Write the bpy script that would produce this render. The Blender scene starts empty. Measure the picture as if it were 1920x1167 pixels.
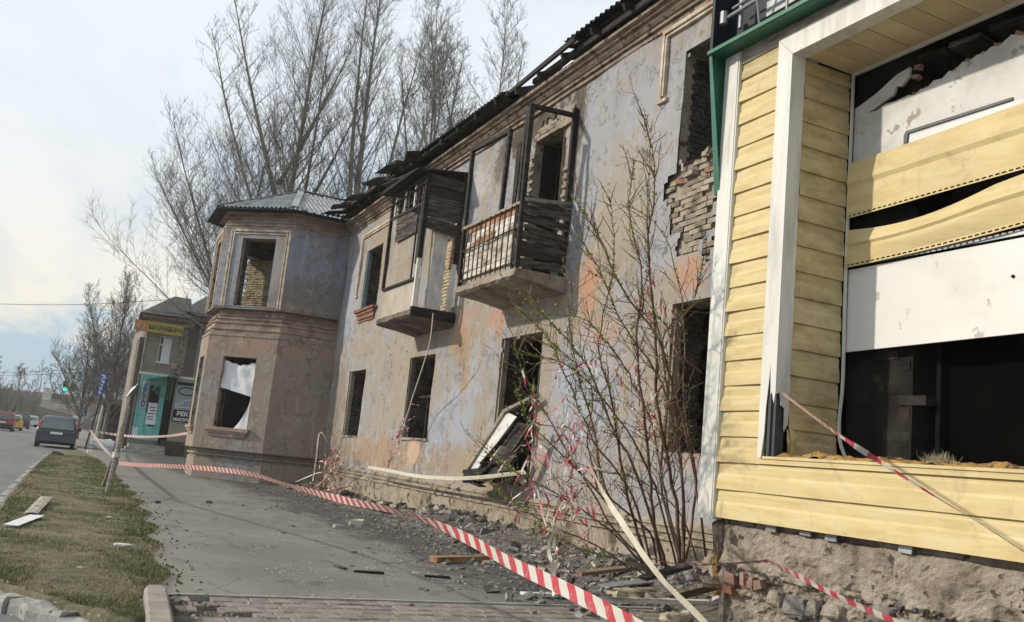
import bpy, math, random
import numpy as np
from mathutils import Vector, Matrix, noise as mn
random.seed(7); np.random.seed(7)
S = bpy.context.scene
C = S.collection
R = math.radians
# ---------------------------------------------------------------- camera
cd = bpy.data.cameras.new('camera'); cam = bpy.data.objects.new('camera', cd); C.objects.link(cam); S.camera = cam
def cam_axes(yaw, pitch, roll):
    f = Vector((math.sin(yaw)*math.cos(pitch), math.cos(yaw)*math.cos(pitch), math.sin(pitch)))
    r = Vector((math.cos(yaw), -math.sin(yaw), 0)); u = r.cross(f)
    c, s = math.cos(roll), math.sin(roll)
    return c*r+s*u, -s*r+c*u, f
r_, u_, f_ = cam_axes(0.43799, 0.16681, 0.09995)
m = Matrix((r_, u_, -f_)).transposed().to_4x4(); m.translation = Vector((0, 0, 1.25)); cam.matrix_world = m
cd.sensor_width = 36; cd.lens = 1704.69/1920*36; cd.clip_end = 3000; cd.clip_start = .05
# ---------------------------------------------------------------- sun, sky, exposure
SUN_AZ = math.atan2(-.6, .275)      # from +Y towards +X
SUN_EL = R(27)
sd = bpy.data.lights.new('sun', 'SUN'); so = bpy.data.objects.new('sun', sd); C.objects.link(so)
sd.energy = 3.5; sd.angle = R(1.4); sd.color = (1.0, .9, .76)
sv = Vector((math.sin(SUN_AZ)*math.cos(SUN_EL), math.cos(SUN_AZ)*math.cos(SUN_EL), math.sin(SUN_EL)))
so.rotation_euler = sv.to_track_quat('Z', 'Y').to_euler(); so.location = (-20, 10, 30)
S.view_settings.view_transform = 'Standard'; S.view_settings.look = 'None'; S.view_settings.exposure = 0.0; S.view_settings.gamma = 1
S.view_settings.use_curve_mapping = False

class NT:
    """small helper for node trees"""
    def __init__(s, tree): s.t = tree; s.n = tree.nodes; s.l = tree.links
    def new(s, typ, **kw):
        n = s.n.new(typ)
        for k, v in kw.items(): setattr(n, k, v)
        return n
    def put(s, sock, v):
        if isinstance(v, bpy.types.NodeSocket): s.l.new(v, sock)
        elif v is not None:
            if sock.type == 'RGBA' and not hasattr(v, '__len__'): v = (v, v, v, 1)
            if sock.type == 'RGBA' and len(v) == 3: v = (*v, 1)
            sock.default_value = v
    def noise(s, vec, scale, detail=6, rough=.6, dist=0):
        n = s.new('ShaderNodeTexNoise'); s.put(n.inputs['Vector'], vec); n.inputs['Scale'].default_value = scale
        n.inputs['Detail'].default_value = detail; n.inputs['Roughness'].default_value = rough; n.inputs['Distortion'].default_value = dist
        return n.outputs[0]
    def mapping(s, vec, scale=(1, 1, 1), loc=(0, 0, 0), rot=(0, 0, 0)):
        n = s.new('ShaderNodeMapping'); s.put(n.inputs[0], vec); n.inputs['Scale'].default_value = scale
        n.inputs['Location'].default_value = loc; n.inputs['Rotation'].default_value = rot; return n.outputs[0]
    def step(s, v, a, b, lo=0., hi=1.):
        n = s.new('ShaderNodeMapRange', interpolation_type='SMOOTHSTEP'); s.put(n.inputs[0], v)
        for i, q in enumerate((a, b, lo, hi)): n.inputs[i+1].default_value = q
        return n.outputs[0]
    def math(s, op, a, b=None, clamp=False):
        n = s.new('ShaderNodeMath', operation=op, use_clamp=clamp); s.put(n.inputs[0], a)
        if b is not None: s.put(n.inputs[1], b)
        return n.outputs[0]
    def mix(s, f, a, b, mode='MIX'):
        n = s.new('ShaderNodeMix', data_type='RGBA', blend_type=mode); s.put(n.inputs[0], f); s.put(n.inputs[6], a); s.put(n.inputs[7], b)
        return n.outputs[2]
    def sep(s, v):
        n = s.new('ShaderNodeSeparateXYZ'); s.put(n.inputs[0], v); return n.outputs
    def ramp(s, v, cols):
        n = s.new('ShaderNodeValToRGB'); s.put(n.inputs[0], v); e = n.color_ramp.elements
        while len(e) < len(cols): e.new(.5)
        for i, (p, c) in enumerate(cols): e[i].position = p; e[i].color = (*c, 1)
        return n.outputs[0]

w = bpy.data.worlds.new('World'); S.world = w; w.use_nodes = True
t = NT(w.node_tree); bg = w.node_tree.nodes['Background']
sk = t.new('ShaderNodeTexSky', sky_type='NISHITA'); sk.sun_disc = False; sk.sun_elevation = SUN_EL; sk.sun_rotation = SUN_AZ
sk.air_density = 1.0; sk.dust_density = 1.5; sk.ozone_density = 1.5
tc = t.new('ShaderNodeTexCoord').outputs['Generated']
x, y, z = t.sep(tc)[:3]
zz = t.math('MAXIMUM', t.math('ADD', z, .10), .03)
# clouds on a far layer: direction divided by height gives the flat-layer perspective
cx = t.new('ShaderNodeCombineXYZ'); t.put(cx.inputs[0], t.math('DIVIDE', x, zz)); t.put(cx.inputs[1], t.math('DIVIDE', y, zz)); cv = cx.outputs[0]
n1 = t.noise(t.mapping(cv, (.60, .15, 1), (3.1, 1.7, 0), (0, 0, R(-58))), 1.0, 8, .52, .35)
n2 = t.noise(t.mapping(cv, (.9, .3, 1), (9, 4, 0), (0, 0, R(-66))), 1.5, 7, .6, .8)
cf = t.math('ADD', t.math('MULTIPLY', n1, .7), t.math('MULTIPLY', n2, .3))
high = t.step(z, .22, .55)
cover = t.step(t.math('ADD', cf, t.math('MULTIPLY', high, .14)), .455, .56, .0, .93)
warm = t.step(z, .02, .34)
ccol = t.mix(warm, (9.0, 8.1, 6.5), (7.5, 8.0, 8.4))
ccol = t.mix(t.step(n2, .44, .62, 0, .36), ccol, (5.2, 6.0, 6.8))
sky = t.mix(cover, t.mix(.7, sk.outputs[0], (3.3, 5.2, 7.0)), ccol)
t.put(bg.inputs[0], sky); bg.inputs[1].default_value = .122

# ---------------------------------------------------------------- materials
def newmat(name):
    m = bpy.data.materials.new(name); m.use_nodes = True
    t = NT(m.node_tree); b = m.node_tree.nodes['Principled BSDF']
    g = t.new('ShaderNodeNewGeometry'); o = t.new('ShaderNodeTexCoord').outputs['Object']
    return m, t, b, g.outputs['Position'], o
def bump(t, b, h, strength, dist=.01, prev=None):
    n = t.new('ShaderNodeBump'); n.inputs['Strength'].default_value = strength; n.inputs['Distance'].default_value = dist
    t.put(n.inputs['Height'], h)
    if prev is not None: t.put(n.inputs['Normal'], prev)
    t.put(b.inputs['Normal'], n.outputs[0]); return n.outputs[0]
def pm(name, cols, scale=3, rough=.85, bmp=.4, bscale=None, stretch=(1, 1, 1), metallic=0, var=.0, lo=.32, hi=.68, bdist=.006, spec=.3, detail=8, speck=None):
    """noise coloured material; var = brightness spread between objects"""
    m, t, b, pos, obj = newmat(name)
    v = t.mapping(pos, stretch)
    n = t.noise(v, scale, detail, .65, .2)
    k = len(cols); c = t.ramp(n, [(lo+(hi-lo)*i/max(1, k-1), q) for i, q in enumerate(cols)])
    if speck: c = t.mix(t.step(t.noise(pos, speck[1], 3, .7), speck[2], speck[2]+.06), c, speck[0])
    if var:
        oi = t.new('ShaderNodeObjectInfo').outputs['Random']
        hs = t.new('ShaderNodeHueSaturation'); t.put(hs.inputs['Color'], c); t.put(hs.inputs['Value'], t.step(oi, 0, 1, 1-var, 1+var))
        t.put(hs.inputs['Saturation'], t.step(t.math('FRACT', t.math('MULTIPLY', oi, 7.3)), 0, 1, 1-var, 1+var*.5)); c = hs.outputs[0]
    t.put(b.inputs['Base Color'], c); b.inputs['Roughness'].default_value = rough; b.inputs['Metallic'].default_value = metallic
    b.inputs['Specular IOR Level'].default_value = spec
    if bmp: bump(t, b, t.noise(v, bscale or scale*6, 6, .7), bmp, bdist)
    return m

def ellip(t, pos, cy, cz, ry, rz, nz, amt=.55):
    """a stain: warped ellipse in the Y-Z plane"""
    s = t.sep(pos)
    dy = t.math('MULTIPLY', t.math('ADD', s[1], -cy), 1/ry); dz = t.math('MULTIPLY', t.math('ADD', s[2], -cz), 1/rz)
    d = t.math('SQRT', t.math('ADD', t.math('MULTIPLY', dy, dy), t.math('MULTIPLY', dz, dz)))
    return t.math('ADD', d, t.math('MULTIPLY', t.math('ADD', nz, -.5), amt*4))

def plaster(name, blue=(.315, .325, .36), beige=(.325, .275, .215), brown=(.17, .13, .10), orange=(.42, .245, .16), bias=.0, stains=(), dirt=.3, orange_th=.64, topgrime=True):
    m, t, b, pos, obj = newmat(name)
    big = t.noise(t.mapping(pos, (1, 1, .8)), .55, 8, .6, .6)
    med = t.noise(pos, 2.2, 8, .66, .5)
    streak = t.noise(t.mapping(pos, (5, 5, .45)), 1.2, 7, .65, .25)
    fine = t.noise(pos, 14, 8, .7)
    f = t.math('ADD', t.math('ADD', t.math('MULTIPLY', big, .55), t.math('MULTIPLY', med, .22)), t.math('MULTIPLY', streak, .28))
    c = t.mix(t.step(f, .455+bias, .575+bias), beige, blue)
    c = t.mix(t.step(t.math('ADD', t.math('MULTIPLY', streak, .6), t.math('MULTIPLY', med, .4)), .54, .64, 0, .7), c, tuple(q*.66 for q in beige))
    # whitish weathered film
    c = t.mix(t.step(t.math('ADD', t.math('MULTIPLY', med, .5), t.math('MULTIPLY', fine, .5)), .50, .60, 0, .35), c, (.50, .46, .40))
    on = t.noise(t.mapping(pos, (1, 1, .7), (5, 3, 9)), .9, 9, .62, 1.0)
    c = t.mix(t.step(on, orange_th, orange_th+.045, 0, .55), c, orange)
    c = t.mix(t.step(t.math('ADD', t.math('MULTIPLY', t.noise(t.mapping(pos, (1, 1, 1), (2, 8, 1)), 1.5, 9, .66, .8), .8), t.math('MULTIPLY', fine, .2)), .60, .66, 0, dirt*2), c, brown)
    for cy, cz, ry, rz, col, a in stains:
        e = ellip(t, pos, cy, cz, ry, rz, t.math('ADD', t.math('MULTIPLY', med, .65), t.math('MULTIPLY', fine, .35)), 1.3)
        c = t.mix(t.step(e, .62, 1.15, a, 0), c, col)
    dr = t.noise(t.mapping(pos, (4.5, 4.5, .30)), 1.0, 9, .68, .5)
    c = t.mix(t.step(t.math('ADD', t.math('MULTIPLY', dr, .7), t.math('MULTIPLY', big, .3)),   .54, .66, 0, .36), c, tuple(q*.5 for q in beige))
    c = t.mix(t.step(t.math('ADD', t.math('MULTIPLY', dr, -.7), t.math('MULTIPLY', med, -.3)), -.45, -.37, 0, .22), c, (.58, .56, .52))
    # chipped flakes: sharp islands of bare render with a dark lip
    fl = t.math('ADD', t.math('MULTIPLY', t.noise(pos, 3.3, 10, .72, .4), .75), t.math('MULTIPLY', big, .25))
    lip = t.math('MULTIPLY', t.step(fl, .555, .563), t.step(fl, .563, .575, 1, 0)); isl = t.step(fl, .563, .568)
    c = t.mix(t.math('MULTIPLY', isl, .3), c, tuple(q*.78 for q in beige)); c = t.mix(t.math('MULTIPLY', lip, .35), c, (.10, .08, .065))
    # hairline cracks
    vo = t.new('ShaderNodeTexVoronoi', feature='DISTANCE_TO_EDGE'); vo.inputs['Scale'].default_value = .9
    wv = t.new('ShaderNodeVectorMath', operation='ADD'); t.put(wv.inputs[0], pos)
    nn = t.new('ShaderNodeTexNoise'); nn.inputs['Scale'].default_value = 2.5; nn.inputs['Detail'].default_value = 5; t.put(nn.inputs['Vector'], pos)
    sc = t.new('ShaderNodeVectorMath', operation='SCALE'); t.put(sc.inputs[0], nn.outputs[1]); sc.inputs['Scale'].default_value = .8
    t.put(wv.inputs[1], sc.outputs[0]); t.put(vo.inputs['Vector'], wv.outputs[0])
    crack = t.math('MULTIPLY', t.step(vo.outputs[0], .0, .012, 1, 0), t.step(big, .48, .56))
    c = t.mix(t.math('MULTIPLY', crack, .6), c, (.09, .07, .055))
    # fine salt-and-pepper wear
    c = t.mix(t.step(t.noise(pos, 45, 4, .7), .56, .70, 0, .22), c, tuple(q*.5 for q in beige))
    t.put(b.inputs['Base Color'], c); b.inputs['Roughness'].default_value = .93; b.inputs['Specular IOR Level'].default_value = .15
    h = t.math('ADD', t.math('MULTIPLY', fine, .6), t.math('MULTIPLY', t.math('ADD', t.math('MULTIPLY', med, 1.2), t.step(on, orange_th, orange_th+.02, 0, -.5)), 1.0))
    h = t.math('ADD', h, t.math('MULTIPLY', t.noise(pos, 60, 4, .8), .25))
    h = t.math('ADD', h, t.math('MULTIPLY', isl, -.45))
    bump(t, b, h, .85, .024)
    return m
BL = (.35, .375, .44); OR = (.47, .26, .17); OC = (.35, .245, .15); BG = (.35, .30, .23); WH = (.56, .57, .60); DK = (.09, .075, .06)
M = {}
M['facade'] = plaster('facade_plaster', stains=(
    (16.6, 2.4, .7, 1.3, BL, .8), (17.9, 1.8, .5, .9, BL, .85), (16.9, 3.35, .45, .4, OC, .85), (16.7, 2.75, .3, .45, OC, .8), (12.0, 2.6, 1.0, .8, BL, .8),
    (12.1, 4.1, .38, .42, OR, .9), (11.6, 3.35, .55, .25, OR, .45), (19.0, 4.0, .35, .45, OR, .55), (17.2, 3.75, .5, .3, OC, .7), (17.3, 4.0, .8, .4, OR, .5), (15.4, 3.9, .6, .35, OR, .6), (9.5, 3.95, .35, .3, OR, .8),
    (20.5, 3.0, 2.6, 1.4, BG, .55), (22.0, 1.2, 4.5, .4, OC, .7), (16.0, 1.15, 4.5, .35, OC, .6), (19.2, 1.25, .5, .3, (.56, .40, .29), .8),
    (26.0, 5.6, .7, 1.6, BL, .7), (11.3, 6.3, 1.6, 1.2, (.36, .37, .40), .7), (11.2, 5.3, .8, 1.3, BG, .6), (9.7, 5.0, .7, .9, BL, .5), (9.3, 2.0, .5, .6, OR, .5),
    (26.0, 2.0, .9, 2.2, (.24, .205, .17), .75), (18.0, 7.0, 1.5, .5, WH, .5),
    (14.6, 7.45, 1.5, .42, DK, .97), (12.95, 7.2, .28, .8, DK, .85), (16.0, 7.3, .5, .5, DK, .7), (19.5, 7.35, 1.2, .2, DK, .6)), dirt=.22)
M['bay'] = plaster('bay_plaster', blue=(.25, .245, .25), beige=(.29, .24, .195), brown=(.17, .13, .10), orange=(.33, .215, .165), bias=.05, dirt=.25, orange_th=.66, stains=(
    (28.0, 3.95, 1.6, .3, (.36, .235, .18), .65), (28.0, 6.2, .95, 1.3, (.33, .34, .40), .8), (27.1, 6.6, .15, 1.0, (.24, .26, .33), .75), (27.1, 5.6, .3, .5, (.17, .15, .135), .6)))
M['cornice'] = pm('cornice_plaster', [(.12, .09, .07), (.27, .21, .165), (.36, .30, .24)], 2.2, .92, .7, 16, (3, 1.0, 3), bdist=.012, speck=((.06, .048, .038), 7, .56))
M['baycornice'] = pm('bay_cornice_plaster', [(.18, .125, .10), (.32, .235, .19), (.42, .345, .285)], 2.2, .92, .7, 16, bdist=.012, speck=((.55, .5, .43), 7, .62))
M['frame_plaster'] = pm('peeling_white_moulding', [(.34, .24, .18), (.48, .40, .31), (.72, .68, .60)], 5, .9, .7, 22, bdist=.012)
M['plinth'] = pm('plinth_plaster', [(.11, .09, .07), (.30, .25, .185), (.38, .325, .255), (.20, .17, .14)], 1.7, .94, .9, 12, bdist=.03, speck=((.08, .07, .055), 4, .56))
M['brick'] = pm('old_grey_brick', [(.15, .125, .10), (.30, .255, .20), (.38, .34, .275)], 3, .94, .9, 30, var=.28, bdist=.01)
M['redbrick'] = pm('red_brick', [(.20, .10, .07), (.32, .165, .115), (.34, .25, .20)], 6, .94, .9, 30, var=.25, bdist=.01)
M['shadedsootbrick'] = pm('shaded_soot_brick', [(.008, .007, .006), (.022, .019, .016), (.045, .039, .033)], 4, .94, .9, 30, var=.5, bdist=.01)  # sooty pier brick, with the room's shade also put into its colour
M['darkbrick'] = pm('sooty_brick', [(.03, .027, .023), (.085, .075, .064), (.16, .14, .12)], 4, .94, .9, 30, var=.4, bdist=.01)
M['yellowbrick'] = pm('lime_washed_brick', [(.17, .13, .08), (.38, .32, .20), (.50, .45, .33)], 4, .9, .8, 20, var=.15)
M['mortar'] = pm('mortar', [(.21, .175, .14), (.40, .345, .275)], 4, .95, 1, 22, bdist=.02)
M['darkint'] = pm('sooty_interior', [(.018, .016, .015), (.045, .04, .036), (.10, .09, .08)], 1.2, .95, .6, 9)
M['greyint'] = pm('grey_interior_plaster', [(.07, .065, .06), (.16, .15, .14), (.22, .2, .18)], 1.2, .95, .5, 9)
M['char'] = pm('charred_wood', [(.008, .007, .006), (.022, .018, .015), (.07, .055, .045)], 4, .8, .9, 30, (1, 1, 6), var=.3, bdist=.008)
M['charh'] = pm('charred_boards', [(.010, .008, .007), (.045, .036, .029), (.15, .12, .095)], 3, .85, .9, 24, (1, 1, 7), var=.45, bdist=.008)
M['greywood'] = pm('weathered_grey_wood', [(.13, .105, .08), (.30, .26, .21), (.44, .40, .34)], 4, .88, .8, 20, (6, 1, 6), var=.25, bdist=.006)
M['whitewood'] = pm('peeling_painted_wood', [(.13, .08, .05), (.40, .34, .27), (.66, .62, .55), (.72, .69, .62)], 3.2, .8, .7, 20, (1, 1, 4), var=.12, bdist=.006)
M['rustboard'] = pm('rust_stained_board', [(.10, .045, .025), (.36, .16, .08), (.52, .38, .28)], 3.2, .85, .7, 20, (1, 1, 3), var=.2)
M['brownwood'] = pm('brown_board', [(.10, .055, .03), (.26, .155, .09), (.36, .24, .15)], 3, .8, .6, 24, (1, 5, 5), var=.2)
M['whitepaint'] = pm('dirty_white_paint', [(.42, .40, .36), (.68, .66, .61), (.76, .74, .70)], 2.4, .7, .3, 14, (1, 1, .6), speck=((.25, .2, .15), 11, .66))
M['iron'] = pm('rusted_iron', [(.02, .016, .013), (.055, .038, .028), (.10, .06, .04)], 6, .75, .5, 30, metallic=.2)
M['concrete'] = pm('balcony_concrete', [(.15, .12, .09), (.30, .25, .20), (.42, .37, .30)], 2.2, .94, .9, 14, bdist=.02, speck=((.10, .08, .065), 6, .60))
M['slab_under'] = pm('sooty_concrete', [(.06, .05, .042), (.15, .12, .10), (.26, .215, .17)], 2.2, .94, .9, 14, bdist=.02)
M['roofburnt'] = pm('burnt_roof_sheet', [(.010, .010, .009), (.025, .023, .021), (.06, .055, .05)], 3, .85, .5, 18)
M['roofgrey'] = pm('asbestos_roof_sheet', [(.19, .20, .20), (.28, .30, .305), (.36, .38, .385)], 1.6, .85, .5, 24, speck=((.16, .17, .16), 12, .62))
M['teal'] = pm('teal_paint', [(.10, .17, .18), (.16, .26, .28), (.22, .32, .32)], 4, .7, .4)
# siding: pale yellow vinyl with light dirt and faint wood emboss
def siding():
    m, t, b, pos, obj = newmat('yellow_vinyl_siding')
    n = t.noise(t.mapping(pos, (2, 1.2, 7)), 2.0, 7, .6, .3); big = t.noise(pos, .9, 5, .6)
    c = t.ramp(n, [(.30, (.54, .42, .20)), (.5, (.63, .51, .265)), (.7, (.68, .57, .325))])
    c = t.mix(t.step(big, .45, .70, 0, .3), c, (.50, .39, .20))
    c = t.mix(t.step(t.noise(t.mapping(pos, (1, 1, 1), (7, 1, 3)), 3.4, 9, .7, .8), .56, .68, 0, .5), c, (.40, .32, .19))
    c = t.mix(t.step(t.noise(t.mapping(pos, (14, 14, 1.2)), 1.2, 8, .7), .58, .74, 0, .35), c, (.36, .28, .17))
    c = t.mix(t.step(t.noise(pos, 34, 3, .6), .70, .76, 0, .5), c, (.2, .15, .09))
    t.put(b.inputs['Base Color'], c); b.inputs['Roughness'].default_value = .62; b.inputs['Specular IOR Level'].default_value = .28
    h = t.math('ADD', t.noise(t.mapping(pos, (8, 3, 90)), 3, 5, .6), t.math('MULTIPLY', t.noise(pos, 2.5, 3, .5), 5))
    bump(t, b, h, .25, .004); return m
M['siding'] = siding()
M['sidingdull'] = pm('dull_yellow_vinyl_siding', [(.36, .285, .15), (.50, .41, .225), (.60, .50, .29)], 2.4, .7, .3, 16, (2, 1, 5), var=.06, bdist=.004)  # darker copy of the siding; the reveal's shade is put into its colour
M['soffit'] = pm('brown_beige_soffit', [(.42, .33, .19), (.56, .46, .28), (.62, .52, .33)], 1.6, .7, .2, 14, var=.1)
M['post'] = pm('white_metal_trim', [(.50, .50, .46), (.66, .655, .61), (.72, .72, .68)], 2.2, .5, .15, 20, (3, 3, .5), spec=.4, speck=((.34, .31, .26), 9, .68))
M['board'] = pm('scuffed_white_board', [(.42, .41, .385), (.62, .61, .585), (.70, .69, .67)], 1.6, .7, .45, 16, speck=((.34, .31, .27), 5, .60))
M['panelwhite'] = pm('smooth_white_panel', [(.56, .55, .525), (.68, .675, .655), (.72, .715, .70)], 1.1, .45, .2, 5, spec=.4, speck=((.46, .43, .38), 5, .635))
M['green'] = pm('green_sheet_metal', [(.008, .075, .045), (.016, .12, .07), (.03, .16, .10)], 2, .45, .2, 12, spec=.5)
M['navy'] = pm('dark_navy_panel', [(.006, .009, .014), (.012, .017, .026)], 2, .5, .1, 12)
M['darkmetal'] = pm('dark_grey_profile', [(.03, .035, .04), (.07, .08, .09)], 3, .5, .2, 12, spec=.5)
M['greymetal'] = pm('galvanised_metal', [(.20, .21, .22), (.38, .39, .40)], 5, .45, .2, 20, metallic=.5)
M['oldplaster'] = pm('crumbling_foundation_plaster', [(.13, .105, .085), (.32, .27, .215), (.43, .375, .31), (.30, .26, .21)], 3.4, .95, 1, 9, bdist=.06, speck=((.10, .085, .07), 7, .60), detail=12)
M['stone'] = pm('rough_foundation_stone', [(.09, .08, .068), (.27, .245, .215), (.44, .41, .37)], 8, .95, 1, 16, bdist=.05, speck=((.07, .06, .05), 11, .58), var=.2, detail=10)
M['foam'] = pm('orange_mounting_foam', [(.20, .12, .055), (.48, .27, .07), (.55, .36, .16)], 9, .95, 1, 40, bdist=.02, speck=((.10, .085, .07), 14, .55))
M['wool'] = pm('mineral_wool', [(.34, .30, .20), (.55, .50, .36)], 20, .95, 0)
M['asphalt'] = None
M['debris'] = pm('slate_debris', [(.12, .12, .115), (.27, .265, .25), (.46, .455, .43)], 3, .9, .4, 20, var=.5)
M['ash'] = pm('charred_rubble', [(.035, .029, .024), (.10, .083, .066), (.22, .18, .14)], 12, .95, .8, 30, var=.4)
M['rubble'] = pm('mortar_rubble', [(.13, .112, .094), (.26, .23, .195), (.42, .385, .34)], 6, .95, .9, 20, var=.4, bdist=.015)
M['bark'] = pm('poplar_bark', [(.09, .08, .065), (.20, .185, .15), (.29, .27, .22)], 3, .9, .6, 8, (3, 3, .6))
M['twig'] = pm('grey_brown_twig', [(.075, .065, .055), (.14, .125, .105)], 2, .9, 0)
M['shrubbark'] = pm('shrub_bark', [(.07, .042, .030), (.15, .095, .070), (.24, .17, .13)], 6, .8, .5, 40, (2, 2, .6), var=.25)
M['bud'] = pm('young_green_leaf', [(.13, .17, .03), (.24, .30, .06), (.34, .38, .12)], 9, .6, 0, var=.2)
M['glass'] = pm('dusty_window_glass', [(.05, .065, .08), (.16, .19, .22)], .8, .12, 0, spec=.6)
M['blackpaint'] = pm('black_metal', [(.006, .006, .006), (.014, .014, .014)], 3, .9, 0, spec=.05)
M['void'] = pm('dark_room_black', [(.002, .002, .002), (.005, .0045, .004)], 3, 1, 0, spec=.0)  # near-black colour stands in for the darkness inside the annex room
M['bluesign'] = pm('blue_sign_face', [(.015, .09, .34), (.03, .14, .45)], 3, .4, 0, spec=.5)
M['white'] = pm('white_lettering', [(.70, .71, .72), (.78, .78, .78)], 3, .5, 0)
M['fabric'] = pm('white_cloth', [(.66, .67, .70), (.76, .77, .80)], 2, .9, .4, 7, bdist=.02)
def tape_mat(name, red=(.60, .045, .06), period=.115, slant=.55, fade=(.78, .74, .70), thr=.25):
    m, t, b, pos, obj = newmat(name)
    uv = t.sep(t.new('ShaderNodeTexCoord').outputs['UV'])
    v = t.math('FRACT', t.math('MULTIPLY', t.math('ADD', uv[0], t.math('MULTIPLY', uv[1], slant)), 1/period))
    k = t.step(t.math('ABSOLUTE', t.math('ADD', v, -.5)), thr-.012, thr+.012)
    wear = t.noise(pos, 25, 5, .7)
    c = t.mix(k, t.mix(t.step(wear, .5, .7, 0, .35), red, fade), t.mix(t.step(wear, .5, .7, 0, .3), fade, (.5, .45, .38)))
    t.put(b.inputs['Base Color'], c); b.inputs['Roughness'].default_value = .42; b.inputs['Specular IOR Level'].default_value = .4
    b.inputs['Transmission Weight'].default_value = 0
    return m
M['tape'] = tape_mat('red_white_barrier_tape', red=(.50, .06, .08), period=.175, slant=1.0, fade=(.62, .60, .54))
M['tapefar'] = tape_mat('faded_barrier_tape', red=(.55, .10, .12), period=.22, thr=.16)
M['tapewhite'] = pm('cream_white_tape', [(.60, .54, .42), (.74, .70, .60)], 8, .5, .3, 30, spec=.4)
M['tapepink'] = tape_mat('weathered_pink_tape', fade=(.58, .54, .48), red=(.50, .06, .09), period=.16, slant=.2)

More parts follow.
